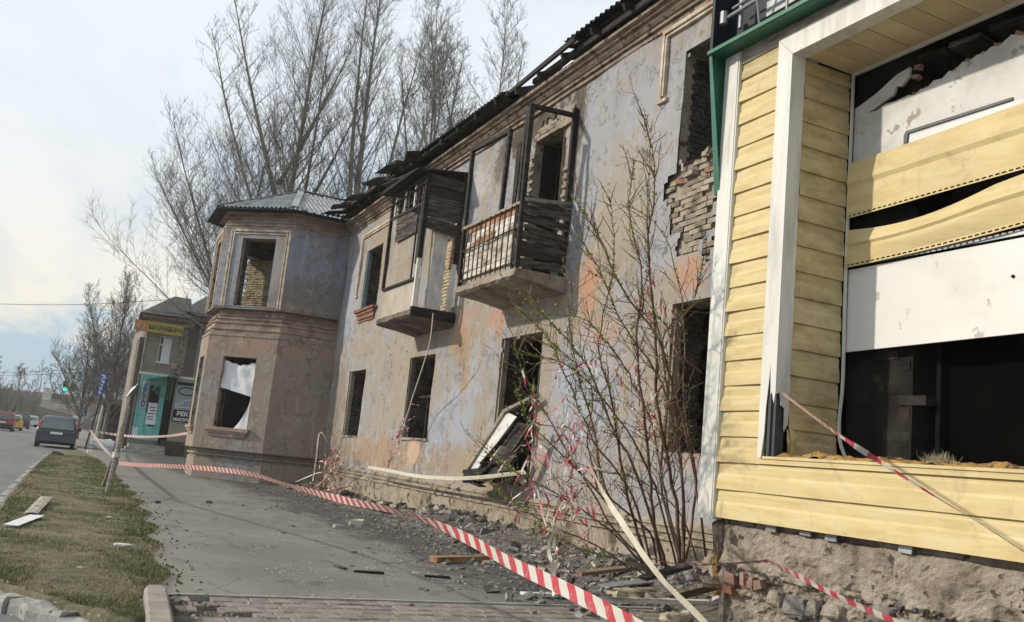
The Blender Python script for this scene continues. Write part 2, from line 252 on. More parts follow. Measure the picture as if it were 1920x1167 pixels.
# ---------------------------------------------------------------- mesh helpers
class MB:
    def __init__(s): s.v = []; s.f = []; s.uv = None; s.smooth = False
    def quad(s, a, b, c, d): i = len(s.v); s.v += [tuple(a), tuple(b), tuple(c), tuple(d)]; s.f.append((i, i+1, i+2, i+3)); return s
    def tri(s, a, b, c): i = len(s.v); s.v += [tuple(a), tuple(b), tuple(c)]; s.f.append((i, i+1, i+2)); return s
    def poly(s, pts): i = len(s.v); s.v += [tuple(p) for p in pts]; s.f.append(tuple(range(i, i+len(pts)))); return s
    def hexa(s, p):   # 8 corners: bottom 4 ccw, top 4 ccw
        i = len(s.v); s.v += [tuple(q) for q in p]
        for f in ((3, 2, 1, 0), (4, 5, 6, 7), (0, 1, 5, 4), (1, 2, 6, 5), (2, 3, 7, 6), (3, 0, 4, 7)): s.f.append(tuple(i+k for k in f))
        return s
    def box(s, x0, x1, y0, y1, z0, z1, j=0):
        p = [(x0, y0, z0), (x1, y0, z0), (x1, y1, z0), (x0, y1, z0), (x0, y0, z1), (x1, y0, z1), (x1, y1, z1), (x0, y1, z1)]
        if j: p = [tuple(c+random.uniform(-j, j) for c in q) for q in p]
        return s.hexa(p)
    def obox(s, c, sx, sy, sz, rot=(0, 0, 0), j=0):
        from mathutils import Euler
        e = Euler(rot).to_matrix(); c = Vector(c); p = []
        for z in (-.5, .5):
            for x, y in ((-.5, -.5), (.5, -.5), (.5, .5), (-.5, .5)):
                q = c+e@Vector((x*sx, y*sy, z*sz))
                if j: q += Vector([random.uniform(-j, j) for _ in range(3)])
                p.append(q)
        return s.hexa(p)
    def beam(s, a, b, wd, ht, up=(0, 0, 1), j=0):
        a = Vector(a); b = Vector(b); d = (b-a).normalized(); u = Vector(up)
        if abs(d.dot(u)) > .95: u = Vector((1, 0, 0))
        r = d.cross(u).normalized(); u = r.cross(d); p = []
        for q in (a, b):
            for i, k in ((-.5, -.5), (.5, -.5), (.5, .5), (-.5, .5)):
                w = q+r*wd*i+u*ht*k
                if j: w += Vector([random.uniform(-j, j) for _ in range(3)])
                p.append(w)
        return s.hexa([p[0], p[1], p[2], p[3], p[4], p[5], p[6], p[7]])
    def tube(s, pts, rad, n=5):
        pts = [Vector(p) for p in pts]
        if not hasattr(rad, '__len__'): rad = [rad]*len(pts)
        i0 = len(s.v); prev = None
        for k, p in enumerate(pts):
            d = (pts[min(k+1, len(pts)-1)]-pts[max(k-1, 0)])
            if d.length < 1e-9: d = Vector((0, 0, 1))
            d.normalize()
            if prev is None: a = d.orthogonal().normalized()
            else: a = (prev-d*prev.dot(d)); a = a.normalized() if a.length > 1e-6 else d.orthogonal().normalized()
            prev = a; b = d.cross(a)
            for q in range(n):
                an = 2*math.pi*q/n; w = p+(a*math.cos(an)+b*math.sin(an))*rad[k]; s.v.append((w.x, w.y, w.z))
        for k in range(len(pts)-1):
            for q in range(n):
                s.f.append((i0+k*n+q, i0+k*n+(q+1) % n, i0+(k+1)*n+(q+1) % n, i0+(k+1)*n+q))
        s.f.append(tuple(i0+q for q in range(n))[::-1]); s.f.append(tuple(i0+(len(pts)-1)*n+q for q in range(n)))
        return s
    def grid(s, rows):
        i0 = len(s.v); m = len(rows[0])
        for r in rows: s.v += [tuple(p) for p in r]
        for a in range(len(rows)-1):
            for b in range(m-1): s.f.append((i0+a*m+b, i0+a*m+b+1, i0+(a+1)*m+b+1, i0+(a+1)*m+b))
        return s
    def prism(s, pts, d):
        """closed polygon pts extruded by vector d"""
        d = Vector(d); n = len(pts); i = len(s.v); P = [Vector(p) for p in pts]
        s.v += [tuple(p) for p in P]+[tuple(p+d) for p in P]
        s.f.append(tuple(range(i, i+n))); s.f.append(tuple(range(i+2*n-1, i+n-1, -1)))
        for k in range(n): s.f.append((i+k, i+n+k, i+n+(k+1) % n, i+(k+1) % n))
        return s
    def build(s, name, mat, parent=None, smooth=False):
        me = bpy.data.meshes.new(name)
        off = Vector((0, 0, 0))
        q = parent
        while q is not None: off += q.location; q = q.parent
        if off.length > 0: vs = [(a-off.x, b-off.y, c-off.z) for a, b, c in s.v]
        else: vs = s.v
        me.from_pydata(vs, [], s.f); me.update()
        if s.uv:
            l = me.uv_layers.new(name='UVMap'); l.data.foreach_set('uv', [c for f in s.f for i in f for c in s.uv[i]])
        if smooth: me.polygons.foreach_set('use_smooth', [True]*len(me.polygons))
        if isinstance(mat, str): mat = M[mat]
        me.materials.append(mat)
        o = bpy.data.objects.new(name, me); C.objects.link(o)
        if parent is not None: o.parent = parent
        return o
def tag(o, label=None, cat=None, group=None, kind=None):
    if label: o['label'] = label
    if cat: o['category'] = cat
    if group: o['group'] = group
    if kind: o['kind'] = kind
    return o
def thing(name, loc, label, cat, group=None):
    o = bpy.data.objects.new(name, None); o.location = loc; C.objects.link(o); o.empty_display_size = .2
    return tag(o, label, cat, group)
def struct(o): o['kind'] = 'structure'; return o
def stuff(o): o['kind'] = 'stuff'; return o
def inst(name, me, parent, mtx, mat=None):
    o = bpy.data.objects.new(name, me); C.objects.link(o); o.parent = parent; o.matrix_local = mtx; return o
def copy_tree(o, parent=None):
    c = o.copy(); C.objects.link(c); c.parent = parent
    for ch in list(o.children): copy_tree(ch, c)
    return c
def fbm(x, y, z, o=4): return mn.fractal(Vector((x, y, z)), 1.0, 2.0, o)
def wall_grid(mb, fn, us, vs, hole, disp=0.0, nrm=(0, 0, 0), dscale=1.5, keep=None):
    """wall surface cells from sorted us x vs, skipping cells whose centre lies in a hole"""
    idx = {}; n = Vector(nrm)
    def vid(i, j):
        if (i, j) not in idx:
            p = Vector(fn(us[i], vs[j]))
            if disp: p += n*disp*fbm(p.x*dscale, p.y*dscale, p.z*dscale)
            idx[(i, j)] = len(mb.v); mb.v.append(tuple(p))
        return idx[(i, j)]
    for i in range(len(us)-1):
        for j in range(len(vs)-1):
            uc = (us[i]+us[i+1])/2; vc = (vs[j]+vs[j+1])/2
            if hole(uc, vc): continue
            mb.f.append((vid(i, j), vid(i+1, j), vid(i+1, j+1), vid(i, j+1)))
def lines(a, b, step, extra):
    n = max(1, round((b-a)/step)); L = [a+(b-a)*i/n for i in range(n+1)]
    L = [q for q in L if all(abs(q-e) > step*.35 for e in extra) or q in (a, b)]
    return sorted(set(L+[e for e in extra if a < e < b]))
def brick_mesh(name, L, D, H, seed):
    """slightly chipped brick, centred"""
    r = random.Random(seed); mb = MB(); p = []
    for z in (-.5, .5):
        for x, y in ((-.5, -.5), (.5, -.5), (.5, .5), (-.5, .5)):
            k = 1-r.random()*.04
            p.append((x*D*k, y*L*(1-r.random()*.05), z*H*(1-r.random()*.06)))
    mb.hexa(p); me = bpy.data.meshes.new(name); me.from_pydata(mb.v, [], mb.f); return me
def cat_rom(P, n=8):
    P = [Vector(p) for p in P]; out = []
    Q = [P[0]*2-P[1]]+P+[P[-1]*2-P[-2]]
    for i in range(1, len(Q)-2):
        for k in range(n):
            t = k/n; a, b, c, d = Q[i-1], Q[i], Q[i+1], Q[i+2]
            out.append(.5*((2*b)+(c-a)*t+(2*a-5*b+4*c-d)*t*t+(3*b-a-3*c+d)*t**3))
    out.append(P[-1]); return out
def ribbon(name, pts, width, mat, tw=None, n=8, parent=None, side=None, wav=0):
    """tape along pts; tw = twist angles (deg) per control point, 0 = upright"""
    P = cat_rom(pts, n); m = len(pts); mb = MB(); mb.uv = []; s = 0; mb.smooth = True
    for k, p in enumerate(P):
        d = (P[min(k+1, len(P)-1)]-P[max(k-1, 0)]).normalized()
        up = Vector((0, 0, 1)); r = d.cross(up)
        if r.length < .1: r = d.cross(Vector((0, 1, 0)))
        r.normalize(); u = r.cross(d)
        a = 0
        if tw:
            q = k/(len(P)-1)*(m-1); i = min(int(q), m-2); a = tw[i]+(tw[i+1]-tw[i])*(q-i)
        a = R(a)+wav*fbm(k*.11, 3, m)
        wv = u*math.cos(a)+r*math.sin(a); nn = u*-math.sin(a)+r*math.cos(a)
        if k: s += (P[k]-P[k-1]).length
        wd = width if not hasattr(width, '__call__') else width(k/(len(P)-1))
        for q in (-.5, 0, .5):
            w = p+wv*wd*q+nn*(0.008*(1-4*q*q)*fbm(k*.3, 1, 2)); mb.v.append(tuple(w)); mb.uv.append((s, q*wd))
        if k:
            i = len(mb.v)-6
            mb.f += [(i, i+3, i+4, i+1), (i+1, i+4, i+5, i+2)]
    return mb.build(name, mat, parent, smooth=True)
# ================================================================= GROUND
def ground_mats():
    m, t, b, pos, obj = newmat('sidewalk_asphalt')
    n = t.noise(pos, .7, 8, .6, .3); f = t.noise(pos, 60, 5, .8); g = t.noise(t.mapping(pos, (1, .35, 1)), 3.2, 8, .65, .4)
    c = t.mix(t.step(n, .36, .64), (.155, .148, .130), (.215, .205, .182))
    c = t.mix(t.step(f, .46, .62, 0, .65), c, (.29, .28, .25)); c = t.mix(t.step(t.noise(pos, 38, 4, .8), .56, .66, 0, .6), c, (.10, .095, .085))
    c = t.mix(t.step(g, .56, .66, 0, .5), c, (.085, .08, .073))
    s = t.sep(pos)
    # soot and crushed slate trodden out from the ruin side
    edge = t.math('ADD', t.math('ADD', s[0], t.math('MULTIPLY', n, 3.2)), t.math('MULTIPLY', g, 1.6))
    far = t.step(s[1], 24, 36, 0, 1.2)
    c = t.mix(t.step(t.math('ADD', edge, far), 6.0, 7.0, 0, .8), c, t.mix(t.step(t.noise(pos, 9, 7, .75), .45, .62), (.03, .028, .026), (.115, .112, .105)))
    vc = t.new('ShaderNodeTexVoronoi', feature='DISTANCE_TO_EDGE'); vc.inputs['Scale'].default_value = .42
    wa = t.new('ShaderNodeVectorMath', operation='ADD'); nz = t.new('ShaderNodeTexNoise'); nz.inputs['Scale'].default_value = 1.4; nz.inputs['Detail'].default_value = 7; t.put(nz.inputs['Vector'], pos); t.put(wa.inputs[0], pos); t.put(wa.inputs[1], nz.outputs[1]); t.put(vc.inputs['Vector'], wa.outputs[0])
    c = t.mix(t.math('MULTIPLY', t.step(vc.outputs[0], .0, .009, .75, 0), t.step(n, .47, .56)), c, (.04, .037, .033))
    # pale dust along the verge side
    vd = t.math('ADD', s[0], t.math('MULTIPLY', t.math('ADD', g, -.5), 1.6))
    c = t.mix(t.step(vd, 1.0, 1.7, .6, 0), c, (.25, .225, .185))
    v = t.new('ShaderNodeTexVoronoi'); v.inputs['Scale'].default_value = 26; t.put(v.inputs['Vector'], pos)
    c = t.mix(t.math('MULTIPLY', t.step(v.outputs[0], .09, .14, 1, 0), t.step(n, .45, .6)), c, (.40, .39, .36))
    t.put(b.inputs['Base Color'], c); b.inputs['Roughness'].default_value = .92; b.inputs['Specular IOR Level'].default_value = .2
    bump(t, b, t.math('ADD', t.math('MULTIPLY', f, .5), t.math('MULTIPLY', t.noise(pos, 7, 6, .7), 1.2)), .8, .012); M['asphalt'] = m
    m, t, b, pos, obj = newmat('road_asphalt')
    n = t.noise(t.mapping(pos, (1, .12, 1)), 1.1, 7, .6); f = t.noise(pos, 50, 4, .8)
    c = t.mix(t.step(n, .36, .64), (.115, .113, .11), (.165, .16, .152)); c = t.mix(t.step(f, .4, .65, 0, .4), c, (.21, .205, .195))
    t.put(b.inputs['Base Color'], c); b.inputs['Roughness'].default_value = .88; bump(t, b, f, .5, .006); M['road'] = m
    m, t, b, pos, obj = newmat('dry_verge_soil')
    n = t.noise(pos, 1.4, 8, .62, .4); f = t.noise(pos, 22, 7, .75); mid = t.noise(t.mapping(pos, (1, 1, 1), (4, 4, 4)), 4.5, 6, .7)
    c = t.mix(t.step(n, .42, .6), (.085, .088, .036), (.20, .165, .10)); c = t.mix(t.step(f, .5, .66, 0, .75), c, (.30, .26, .17))
    c = t.mix(t.step(mid, .55, .66, 0, .6), c, (.06, .05, .035))
    t.put(b.inputs['Base Color'], c); b.inputs['Roughness'].default_value = .96; bump(t, b, f, 1, .03); M['soil'] = m
    M['kerb'] = pm('pale_kerb_concrete', [(.18, .175, .155), (.31, .30, .28), (.40, .39, .36)], 3, .93, .8, 18, bdist=.02)
    M['paver'] = pm('red_grey_paver', [(.17, .145, .125), (.225, .195, .17), (.27, .245, .215)], 7, .92, .7, 40, var=.12, bdist=.006)
    M['sand'] = pm('sand_joint', [(.07, .065, .05), (.14, .13, .10)], 8, .96, .6, 30)
    M['farsoil'] = pm('far_ground', [(.12, .11, .085), (.19, .175, .14)], .05, .95, 0)
ground_mats()
g = MB(); g.quad((-900, -60, -.16), (900, -60, -.16), (900, 1500, -.16), (-900, 1500, -.16)); struct(g.build('ground', 'farsoil'))
# road with its kerb-side edge
kerb_line = [(.95, 5.2), (.62, 6.15), (.36, 6.75), (.06, 7.3), (-.26, 7.72), (-.46, 8.4), (-.58, 9.6), (-.66, 12), (-.70, 15.35), (-.68, 19.8), (-.62, 26), (-.52, 32), (-.42, 37.7), (-.15, 41.2), (.25, 43.2), (.75, 43.9)]
g = MB(); g.quad((-60, -20, -.12), (.9, -20, -.12), (.9, 700, -.12), (-60, 700, -.12)); struct(g.build('road', 'road'))
# pavement on the building side
edge_r = [(.86, 5.0), (.88, 7.7), (.87, 8.3), (1.0, 9.6), (1.02, 10.5), (1.12, 12.1), (1.2, 14), (1.28, 17), (1.25, 20.5), (1.2, 26), (1.15, 32), (1.05, 37), (.95, 40), (.75, 43.9)]
pts = [Vector((a, b, 0)) for a, b in edge_r]
L = cat_rom([(a, b, 0) for a, b in edge_r], 6)
mb = MB(); rows = []
for i, p in enumerate(L):
    if p.y < 7.7: continue
    if not rows: rows.append([(.76+(7.4-.76)*k/14, 7.7, 0) for k in range(15)])
    rows.append([(p.x-.12+(7.4-p.x)*k/14, p.y, .002*fbm(p.x+k*.4, p.y, 0)) for k in range(15)])
rows.append([(.6+6.8*k/14, 44, 0) for k in range(15)]); rows.append([(.7+6.7*k/14, 60, 0) for k in range(15)]); rows.append([(.9+6.5*k/14, 150, 0) for k in range(15)])
mb.grid([list(r) for r in rows]); struct(mb.build('sidewalk', 'asphalt'))
mb = MB(); mb.quad((.9, 44, -.004), (60, 33.2, -.004), (60, 260, -.004), (.9, 260, -.004)); struct(mb.build('yard_ground', 'asphalt'))
# grass verge soil
def at_y(line, y):
    for (a, b), (c, d) in zip(line, line[1:]):
        if b <= y <= d: return a+(c-a)*(y-b)/(d-b)
    return line[-1][0] if y > line[-1][1] else line[0][0]
mb = MB(); rows = []; Y = 5.3
while Y < 43.8:
    xa = at_y(kerb_line, Y)+.05; xb = at_y(edge_r, Y)+.06*math.sin(Y*3.1)+.08*fbm(Y, 2, 2)
    if Y < 7.7: xb = .70
    if Y < 6.3: xa = max(xa, .5)
    if xb <= xa: xb = xa+.02
    rows.append([(xa+(xb-xa)*k/26, Y, .035*max(0, math.sin(math.pi*k/26))**.5+.02*fbm((xa+(xb-xa)*k/26)*3, Y*3, 0)+.006) for k in range(27)]); Y += .08 if Y < 16 else .25
rows = [[(r[0][0]-.03, r[0][1], -.15)]+r+[(r[-1][0]+.015, r[-1][1], -.03)] for r in rows]; rows = [[(p[0], p[1]-.02, -.15) for p in rows[0]]]+rows; mb.grid(rows); VERGE = rows; struct(mb.build('grass_verge_soil', 'soil', smooth=True))
# kerb stones
ks = thing('kerb', (0, 0, 0), None, None); struct(ks)
Ls = cat_rom([(a, b, 0) for a, b in kerb_line], 24)
acc = 0; last = Ls[0]; start = Ls[0]
for p in Ls[1:]:
    acc += (p-last).length; last = p
    if acc >= .62 or p is Ls[-1]:
        a = start; b = p; d = (b-a).normalized()
        broken = a.y < 9
        mb = MB(); zt = -.035+random.uniform(-.02, .015) if not broken else .0+random.uniform(-.05, .03)
        wdt = .15 if not broken else random.uniform(.17, .26)
        A = a+d*.012; B = b-d*random.uniform(.012, .05 if broken else .02)
        n = Vector((d.y, -d.x, 0)); segs = 5 if broken else 2; rowsk = []
        for i in range(segs+1):
            q = A+(B-A)*i/segs; row = []
            for (o, zz_) in ((-.5, -.2), (-.5, zt-.03), (-.42, zt), (0, zt+.004), (.42, zt), (.5, zt-.03), (.5, -.2)):
                w_ = q+n*wdt*o; jj = .03 if broken else .006
                row.append((w_.x+jj*fbm(w_.x*7, w_.y*7, o), w_.y+jj*fbm(w_.y*7, w_.x*7, 3), zz_+(jj*1.2*fbm(w_.x*9, w_.y*9, 7) if zz_ > -.19 else 0)))
            rowsk.append(row)
        mb.grid(rowsk); mb.poly(rowsk[0][::-1]); mb.poly(rowsk[-1])
        mb.build('kerb_stone', 'kerb', ks); acc = 0; start = p
# driveway crossing: pavers, edging, kerbstone beside them
pv = MB(); pv.quad((.70, 3.2, -.035), (7.0, 3.2, -.035), (7.0, 7.72, -.035), (.70, 7.72, -.035)); pav = struct(pv.build('paved_crossing', 'sand'))
pme = []
for k in range(5):
    r = random.Random(k); q = MB(); L_, W_, H_ = .146, .192, .06
    tp = [(sx*L_/2*(.93), sy*W_/2*(.94), H_/2+r.uniform(-.003, .003)) for sx, sy in ((-1, -1), (1, -1), (1, 1), (-1, 1))]
    md = [(sx*L_/2, sy*W_/2, H_/2-.009) for sx, sy in ((-1, -1), (1, -1), (1, 1), (-1, 1))]
    bt = [(a, b, -H_/2) for a, b, c in md]
    q.v = tp+md+bt; q.f = [(0, 1, 2, 3)]+[(4+i, 4+(i+1) % 4, (i+1) % 4, i) for i in range(4)]+[(8+i, 8+(i+1) % 4, 4+(i+1) % 4, 4+i) for i in range(4)]
    me = bpy.data.meshes.new('paver'); me.from_pydata(q.v, [], q.f); me.materials.append(M['paver']); pme.append(me)
np_ = 0
for j in range(9):
    y = 7.56-j*.2; off = .075*(j % 2)
    for i in range(32):
        x = .99+i*.152+off
        if x > 5.75 or np_ >= 290: continue
        if x < 1.5 and random.random() < .12*(1.6-x)*3: continue
        sink = -.018*max(0, fbm(x*1.2, y*1.2, 5))-.01*random.random()*(x < 1.7)
        e = Matrix.Translation((x+random.uniform(-.003, .003), y+random.uniform(-.003, .003), -.028+sink)) @ Matrix.Rotation(random.gauss(0, .012), 4, 'X') @ Matrix.Rotation(random.gauss(0, .012), 4, 'Y')@Matrix.Rotation(random.gauss(0, .012), 4, 'Z')
        inst('paver', random.choice(pme), pav, e); np_ += 1
eg = MB(); eg.box(.95, 6.6, 7.66, 7.715, -.05, .012, .002); e1 = eg.build('edging_strip', 'kerb', pav)
kb = thing('kerbstone', (.78, 6.6, 0), 'pale concrete kerbstone end between the grass verge and the paved crossing', 'kerbstone')
mb = MB(); rk = []
for i in range(9):
    y = 5.6+2.13*i/8; x0 = .60+.13*(y-5.6)/2.1; w_ = .165; zt = .085+.006*fbm(y*3, 1, 1); e_ = 0 if i < 8 else .02
    rk.append([(x0+e_, y, -.1), (x0+e_, y, zt-.02-e_), (x0+.02+e_, y, zt-e_), (x0+w_-.02-e_, y, zt-e_), (x0+w_-e_, y, zt-.02-e_), (x0+w_-e_, y, -.1)])
mb.grid(rk); mb.poly(rk[-1]); mb.poly(rk[0][::-1]); mb.build('stone_body', pm('brownish_kerb_concrete', [(.20, .175, .15), (.29, .26, .23), (.35, .32, .28)], 5, .93, .8, 30, bdist=.01), kb)
# grass blades and straw
def grass(name, n, sel, hts, cols, wid=.004, lean=.6):
    r = np.random.RandomState(11+n % 97); V = []; 
    cnt = 0; arr = []
    ys = 6.4+(r.rand(n*3)**1.9)*30; us = r.rand(n*3)
    for y, u in zip(ys, us):
        xa = at_y(kerb_line, y)+.10; xb = at_y(edge_r, y)+.03+.09*math.sin(y*3.1)
        if y < 7.7: xb = .66
        if xb <= xa: continue
        x = xa+(xb-xa)*u; q = mn.noise(Vector((x*1.3, y*1.1, 2)))+.35*mn.noise(Vector((x*6, y*6, 4)))
        if not sel(q, x, y, r.rand()): continue
        arr.append((x, y)); cnt += 1
        if cnt >= n: break
    a = np.array(arr); n = len(a); h = hts[0]+(hts[1]-hts[0])*r.rand(n)**1.6; th = r.rand(n)*6.283; ln = lean*h*r.rand(n)
    wv = wid*(.7+.6*r.rand(n))*(1+np.maximum(0, a[:, 1]-9)*.10); ph = r.rand(n)*6.283
    z0 = .02*np.ones(n)
    b0 = np.stack([a[:, 0]-np.cos(ph)*wv, a[:, 1]-np.sin(ph)*wv, z0], 1); b1 = np.stack([a[:, 0]+np.cos(ph)*wv, a[:, 1]+np.sin(ph)*wv, z0], 1)
    tp = np.stack([a[:, 0]+np.cos(th)*ln, a[:, 1]+np.sin(th)*ln, z0+h], 1)
    v = np.stack([b0, b1, tp], 1).reshape(-1, 3)
    me = bpy.data.meshes.new(name); me.vertices.add(3*n); me.vertices.foreach_set('co', v.ravel()); me.loops.add(3*n); me.loops.foreach_set('vertex_index', np.arange(3*n))
    me.polygons.add(n); me.polygons.foreach_set('loop_start', np.arange(n)*3); me.update(); me.materials.append(cols)
    o = bpy.data.objects.new(name, me); C.objects.link(o); return o
M['grass'] = pm('spring_grass', [(.055, .085, .022), (.095, .13, .036), (.16, .18, .065)], 7, .8, 0)
M['straw'] = pm('dry_straw', [(.16, .125, .07), (.30, .25, .15), (.42, .36, .24)], 9, .9, 0)
o = grass('green_grass', 90000, lambda q, x, y, k: (q+.28*(x-.3)) > .02+.75*(k-.5), (.012, .05), M['grass'], .0035); tag(o, 'short green grass along the pavement side of the verge', 'grass', kind='stuff')
o = grass('dry_grass', 70000, lambda q, x, y, k: k < .75, (.012, .05), M['straw'], .0035, 2.2); tag(o, 'dry straw-coloured dead grass matted on the verge', 'dry grass', kind='stuff')
# rubble bank under the wall
mb = MB(); rows = []; Y = 6.2
while Y < 27.3:
    row = []
    for k in range(29):
        x = 4.6+2.6*k/28; s_ = max(0, min(1, (x-(5.4+.35*fbm(Y*.6, 1, 1)))/1.3)); amp = .24 if Y < 17 else .14
        z = -.01+amp*s_*s_*(3-2*s_)*(1+.5*fbm(x, Y, 2))+.035*s_*fbm(x*5, Y*5, 1)
        row.append((x, Y, z))
    rows.append(row); Y += .12
def bank_z(x, y):
    s_ = max(0, min(1, (x-(5.4+.35*fbm(y*.6, 1, 1)))/1.3)); amp = .24 if y < 17 else .14
    return max(0, -.01+amp*s_*s_*(3-2*s_)*(1+.5*fbm(x, y, 2))+.035*s_*fbm(x*5, y*5, 1))
mb.grid(rows); struct(mb.build('rubble_bank', pm('sooty_soil', [(.05, .043, .036), (.13, .115, .098), (.24, .22, .19)], 5, .95, .9, 16, bdist=.03), smooth=True))
# chips and crushed slate: uncountable
def chips(name, n, fn, smin, smax, mat, label, cat, flat=.3, seed=1):
    r = random.Random(seed); mb = MB()
    for _ in range(n):
        p = fn(r)
        if p is None: continue
        x, y, z = p; s = smin+(smax-smin)*r.random()**2.6; a = r.random()*6.28; k = r.choice((3, 4, 4, 5)); 
        tilt = r.uniform(-.3, .3)*s; base = []
        for i in range(k):
            q = a+6.283*i/k+r.uniform(-.3, .3); rr = s*(.5+.6*r.random()); base.append((x+math.cos(q)*rr, y+math.sin(q)*rr*.8, z+s*flat*(.6+.6*r.random())+tilt*math.cos(q)))
        i0 = len(mb.v); mb.v += base+[(b[0], b[1], z-.01) for b in base]
        mb.f.append(tuple(range(i0, i0+k)))
        for i in range(k): mb.f.append((i0+i, i0+k+i, i0+k+(i+1) % k, i0+(i+1) % k))
    return tag(mb.build(name, mat), label, cat, kind='stuff')
def near_wall(r):
    y = 7.8+r.random()**1.3*18; x = 6.9-abs(r.gauss(0, 1.15))*(1 if y < 20 else .7)
    if x < 2.5 or (y > 26.6): return None
    return x, y, bank_z(x, y)
def wide(r):
    y = 7.8+r.random()**1.4*17; x = 6.6-r.random()**1.5*4.6
    if mn.noise(Vector((x*1.2, y*.8, 9))) < -.02: return None
    return x, y, bank_z(x, y)
chips('slate_chips', 15000, wide, .006, .026, 'debris', 'grey slate and asbestos chips scattered over the pavement below the ruin', 'slate chips', .12, 3)
chips('plaster_crumbs', 4200, near_wall, .008, .05, 'rubble', 'pale crumbled plaster and mortar bits lying at the foot of the ruined wall', 'plaster crumbs', .5, 5)
chips('charred_bits', 2200, near_wall, .01, .055, 'ash', 'black charred bits mixed in the rubble at the foot of the ruined wall', 'charred bits', .4, 6)
def vscat(r):
    y = 6.6+r.random()**1.6*26; x = r.uniform(-.6, 1.9); return (x, y, .03 if x < 1 else .002)
chips('pale_litter', 700, vscat, .005, .022, pm('pale_chips', [(.3, .28, .25), (.6, .58, .52)], 9, .9, 0), 'pale small chips littering the verge and its pavement edge', 'litter chips', .2, 8)
M['leaf'] = pm('dead_leaf', [(.07, .05, .035), (.15, .12, .08)], 9, .9, 0)
chips('dead_leaves', 520, lambda r: (lambda y: (at_y(edge_r, y)+r.gauss(-.05, .22), y, .015))(6.8+r.random()**1.6*20), .008, .022, 'leaf', 'brown dead leaves and crumbs collected along the verge edge', 'dead leaves', .3, 9)
# ================================================================= MAIN RUIN
FX = 6.94
ruin = thing('ruined_house', (FX, 17, 0), 'long two-storey burnt-out plastered house with balconies, empty windows and a corner bay', 'ruined house')
def B(mb, name, mat, parent=ruin, **k): return mb.build(name, mat, parent, **k)
OPEN = [  # y0, y1, z0, z1
    (23.60, 25.12, 1.60, 3.38), (18.48, 20.10, 1.62, 3.46), (13.50, 15.10, .92, 3.51), (8.1, 9.83, 1.62, 3.55),
    (23.45, 24.92, 5.12, 6.85), (13.42, 14.5, 4.35, 7.15), (8.3, 9.93, 5.5, 7.18)]
DOORSTRIP = (18.0, 18.95, 4.35, 6.45)
OPEN.append(DOORSTRIP)
def ragged(u, v):
    for k, (a, b, c, d) in enumerate(OPEN):
        j = .0 if k in (0, 1, 3, 4) else .045*fbm(u*6, v*6, k)
        if a-j < u < b+j and c-j < v < d+j: return True
    # plaster fallen off round the upper right window
    q = fbm(u*1.3, v*1.3, 4)*.45+fbm(u*5, v*5, 2)*.30
    if ((u-9.62-.35*(v-4.9))/.50)**2+((v-4.9)/.72)**2 < 1+2.6*q: return True
    if 8.6 < u < 9.7 and 5.15+.12*q < v < 5.5: return True
    if 9.9 < u < 9.97+.05*q and 5.5 < v < 6.9: return True
    if ((u-14.0)/.80)**2+((v-5.9)/1.55)**2 < 1+.6*q and (u < 14.74+.3*q): return v > 4.33
    return False
us = lines(3.0, 27.1, .085, [q for o in OPEN for q in o[:2]]); vs = lines(.70, 7.78, .085, [q for o in OPEN for q in o[2:]])
mb = MB(); wall_grid(mb, lambda u, v: (FX, u, v), us, vs, ragged, .035, (1, 0, 0), .8)
B(mb, 'wall_plaster', 'facade', smooth=False)
# masonry core behind the plaster (real openings, 0.5 m thick)
def core_hole(u, v): return any(a < u < b and c < v < d for k, (a, b, c, d) in enumerate(OPEN) if k != 7)
CE = [q for o in OPEN[:7] for q in o[:2]]; CV = [q for o in OPEN[:7] for q in o[2:]]
mb = MB(); cu = lines(3.0, 27.1, .6, CE); cv_ = lines(.0, 7.78, .6, CV)
wall_grid(mb, lambda u, v: (FX+.055, u, v), cu, cv_, core_hole); wall_grid(mb, lambda u, v: (FX+.5, u, v), cu, cv_, core_hole)
B(mb, 'masonry_core', 'mortar')
# reveals: a plaster margin then rough brick inside
for k, (a, b, c, d) in enumerate(OPEN[:7]):
    rv = MB(); rb = MB()
    for (y, s) in ((a, 1), (b, -1)):
        rv.quad((FX-.002, y, c), (FX+.16, y, c), (FX+.16, y, d), (FX-.005, y, d)); rb.quad((FX+.16, y-.012*s*-1*-1, c), (FX+.5, y-.012*s, c), (FX+.5, y-.012*s, d), (FX+.16, y-.012*s, d))
        rb.quad((FX+.16, y, c), (FX+.16, y-.02*s, c), (FX+.16, y-.02*s, d), (FX+.16, y, d))
    rv.quad((FX-.005, a, c), (FX+.5, a, c), (FX+.5, b, c), (FX-.005, b, c)); rv.quad((FX-.005, a, d), (FX+.5, a, d), (FX+.5, b, d), (FX-.005, b, d))
    stuff(B(rv, 'window_reveal', 'plinth')); stuff(B(rb, 'rough_jamb', 'mortar' if k != 5 else 'char'))
# rough brick courses on the far jambs, joined per window
for k in (0, 1, 2, 3, 4, 6):
    a, b, c, d = OPEN[k]; jb = MB(); z = c+.04; row = 0
    while z < d-.04:
        x = FX+.17-(.05 if row % 2 else 0)
        while x < FX+.5:
            L_ = random.uniform(.10, .13) if k != 5 else .12
            jb.obox((x+L_/2, b+.010+random.uniform(-.012, .008), z), L_*.94, .06, .068, (0, 0, random.uniform(-.05, .05)), .006); x += L_+.012
        z += .077; row += 1
    stuff(B(jb, 'jamb_brickwork', {5: 'char', 6: 'darkbrick'}.get(k, 'darkbrick')))
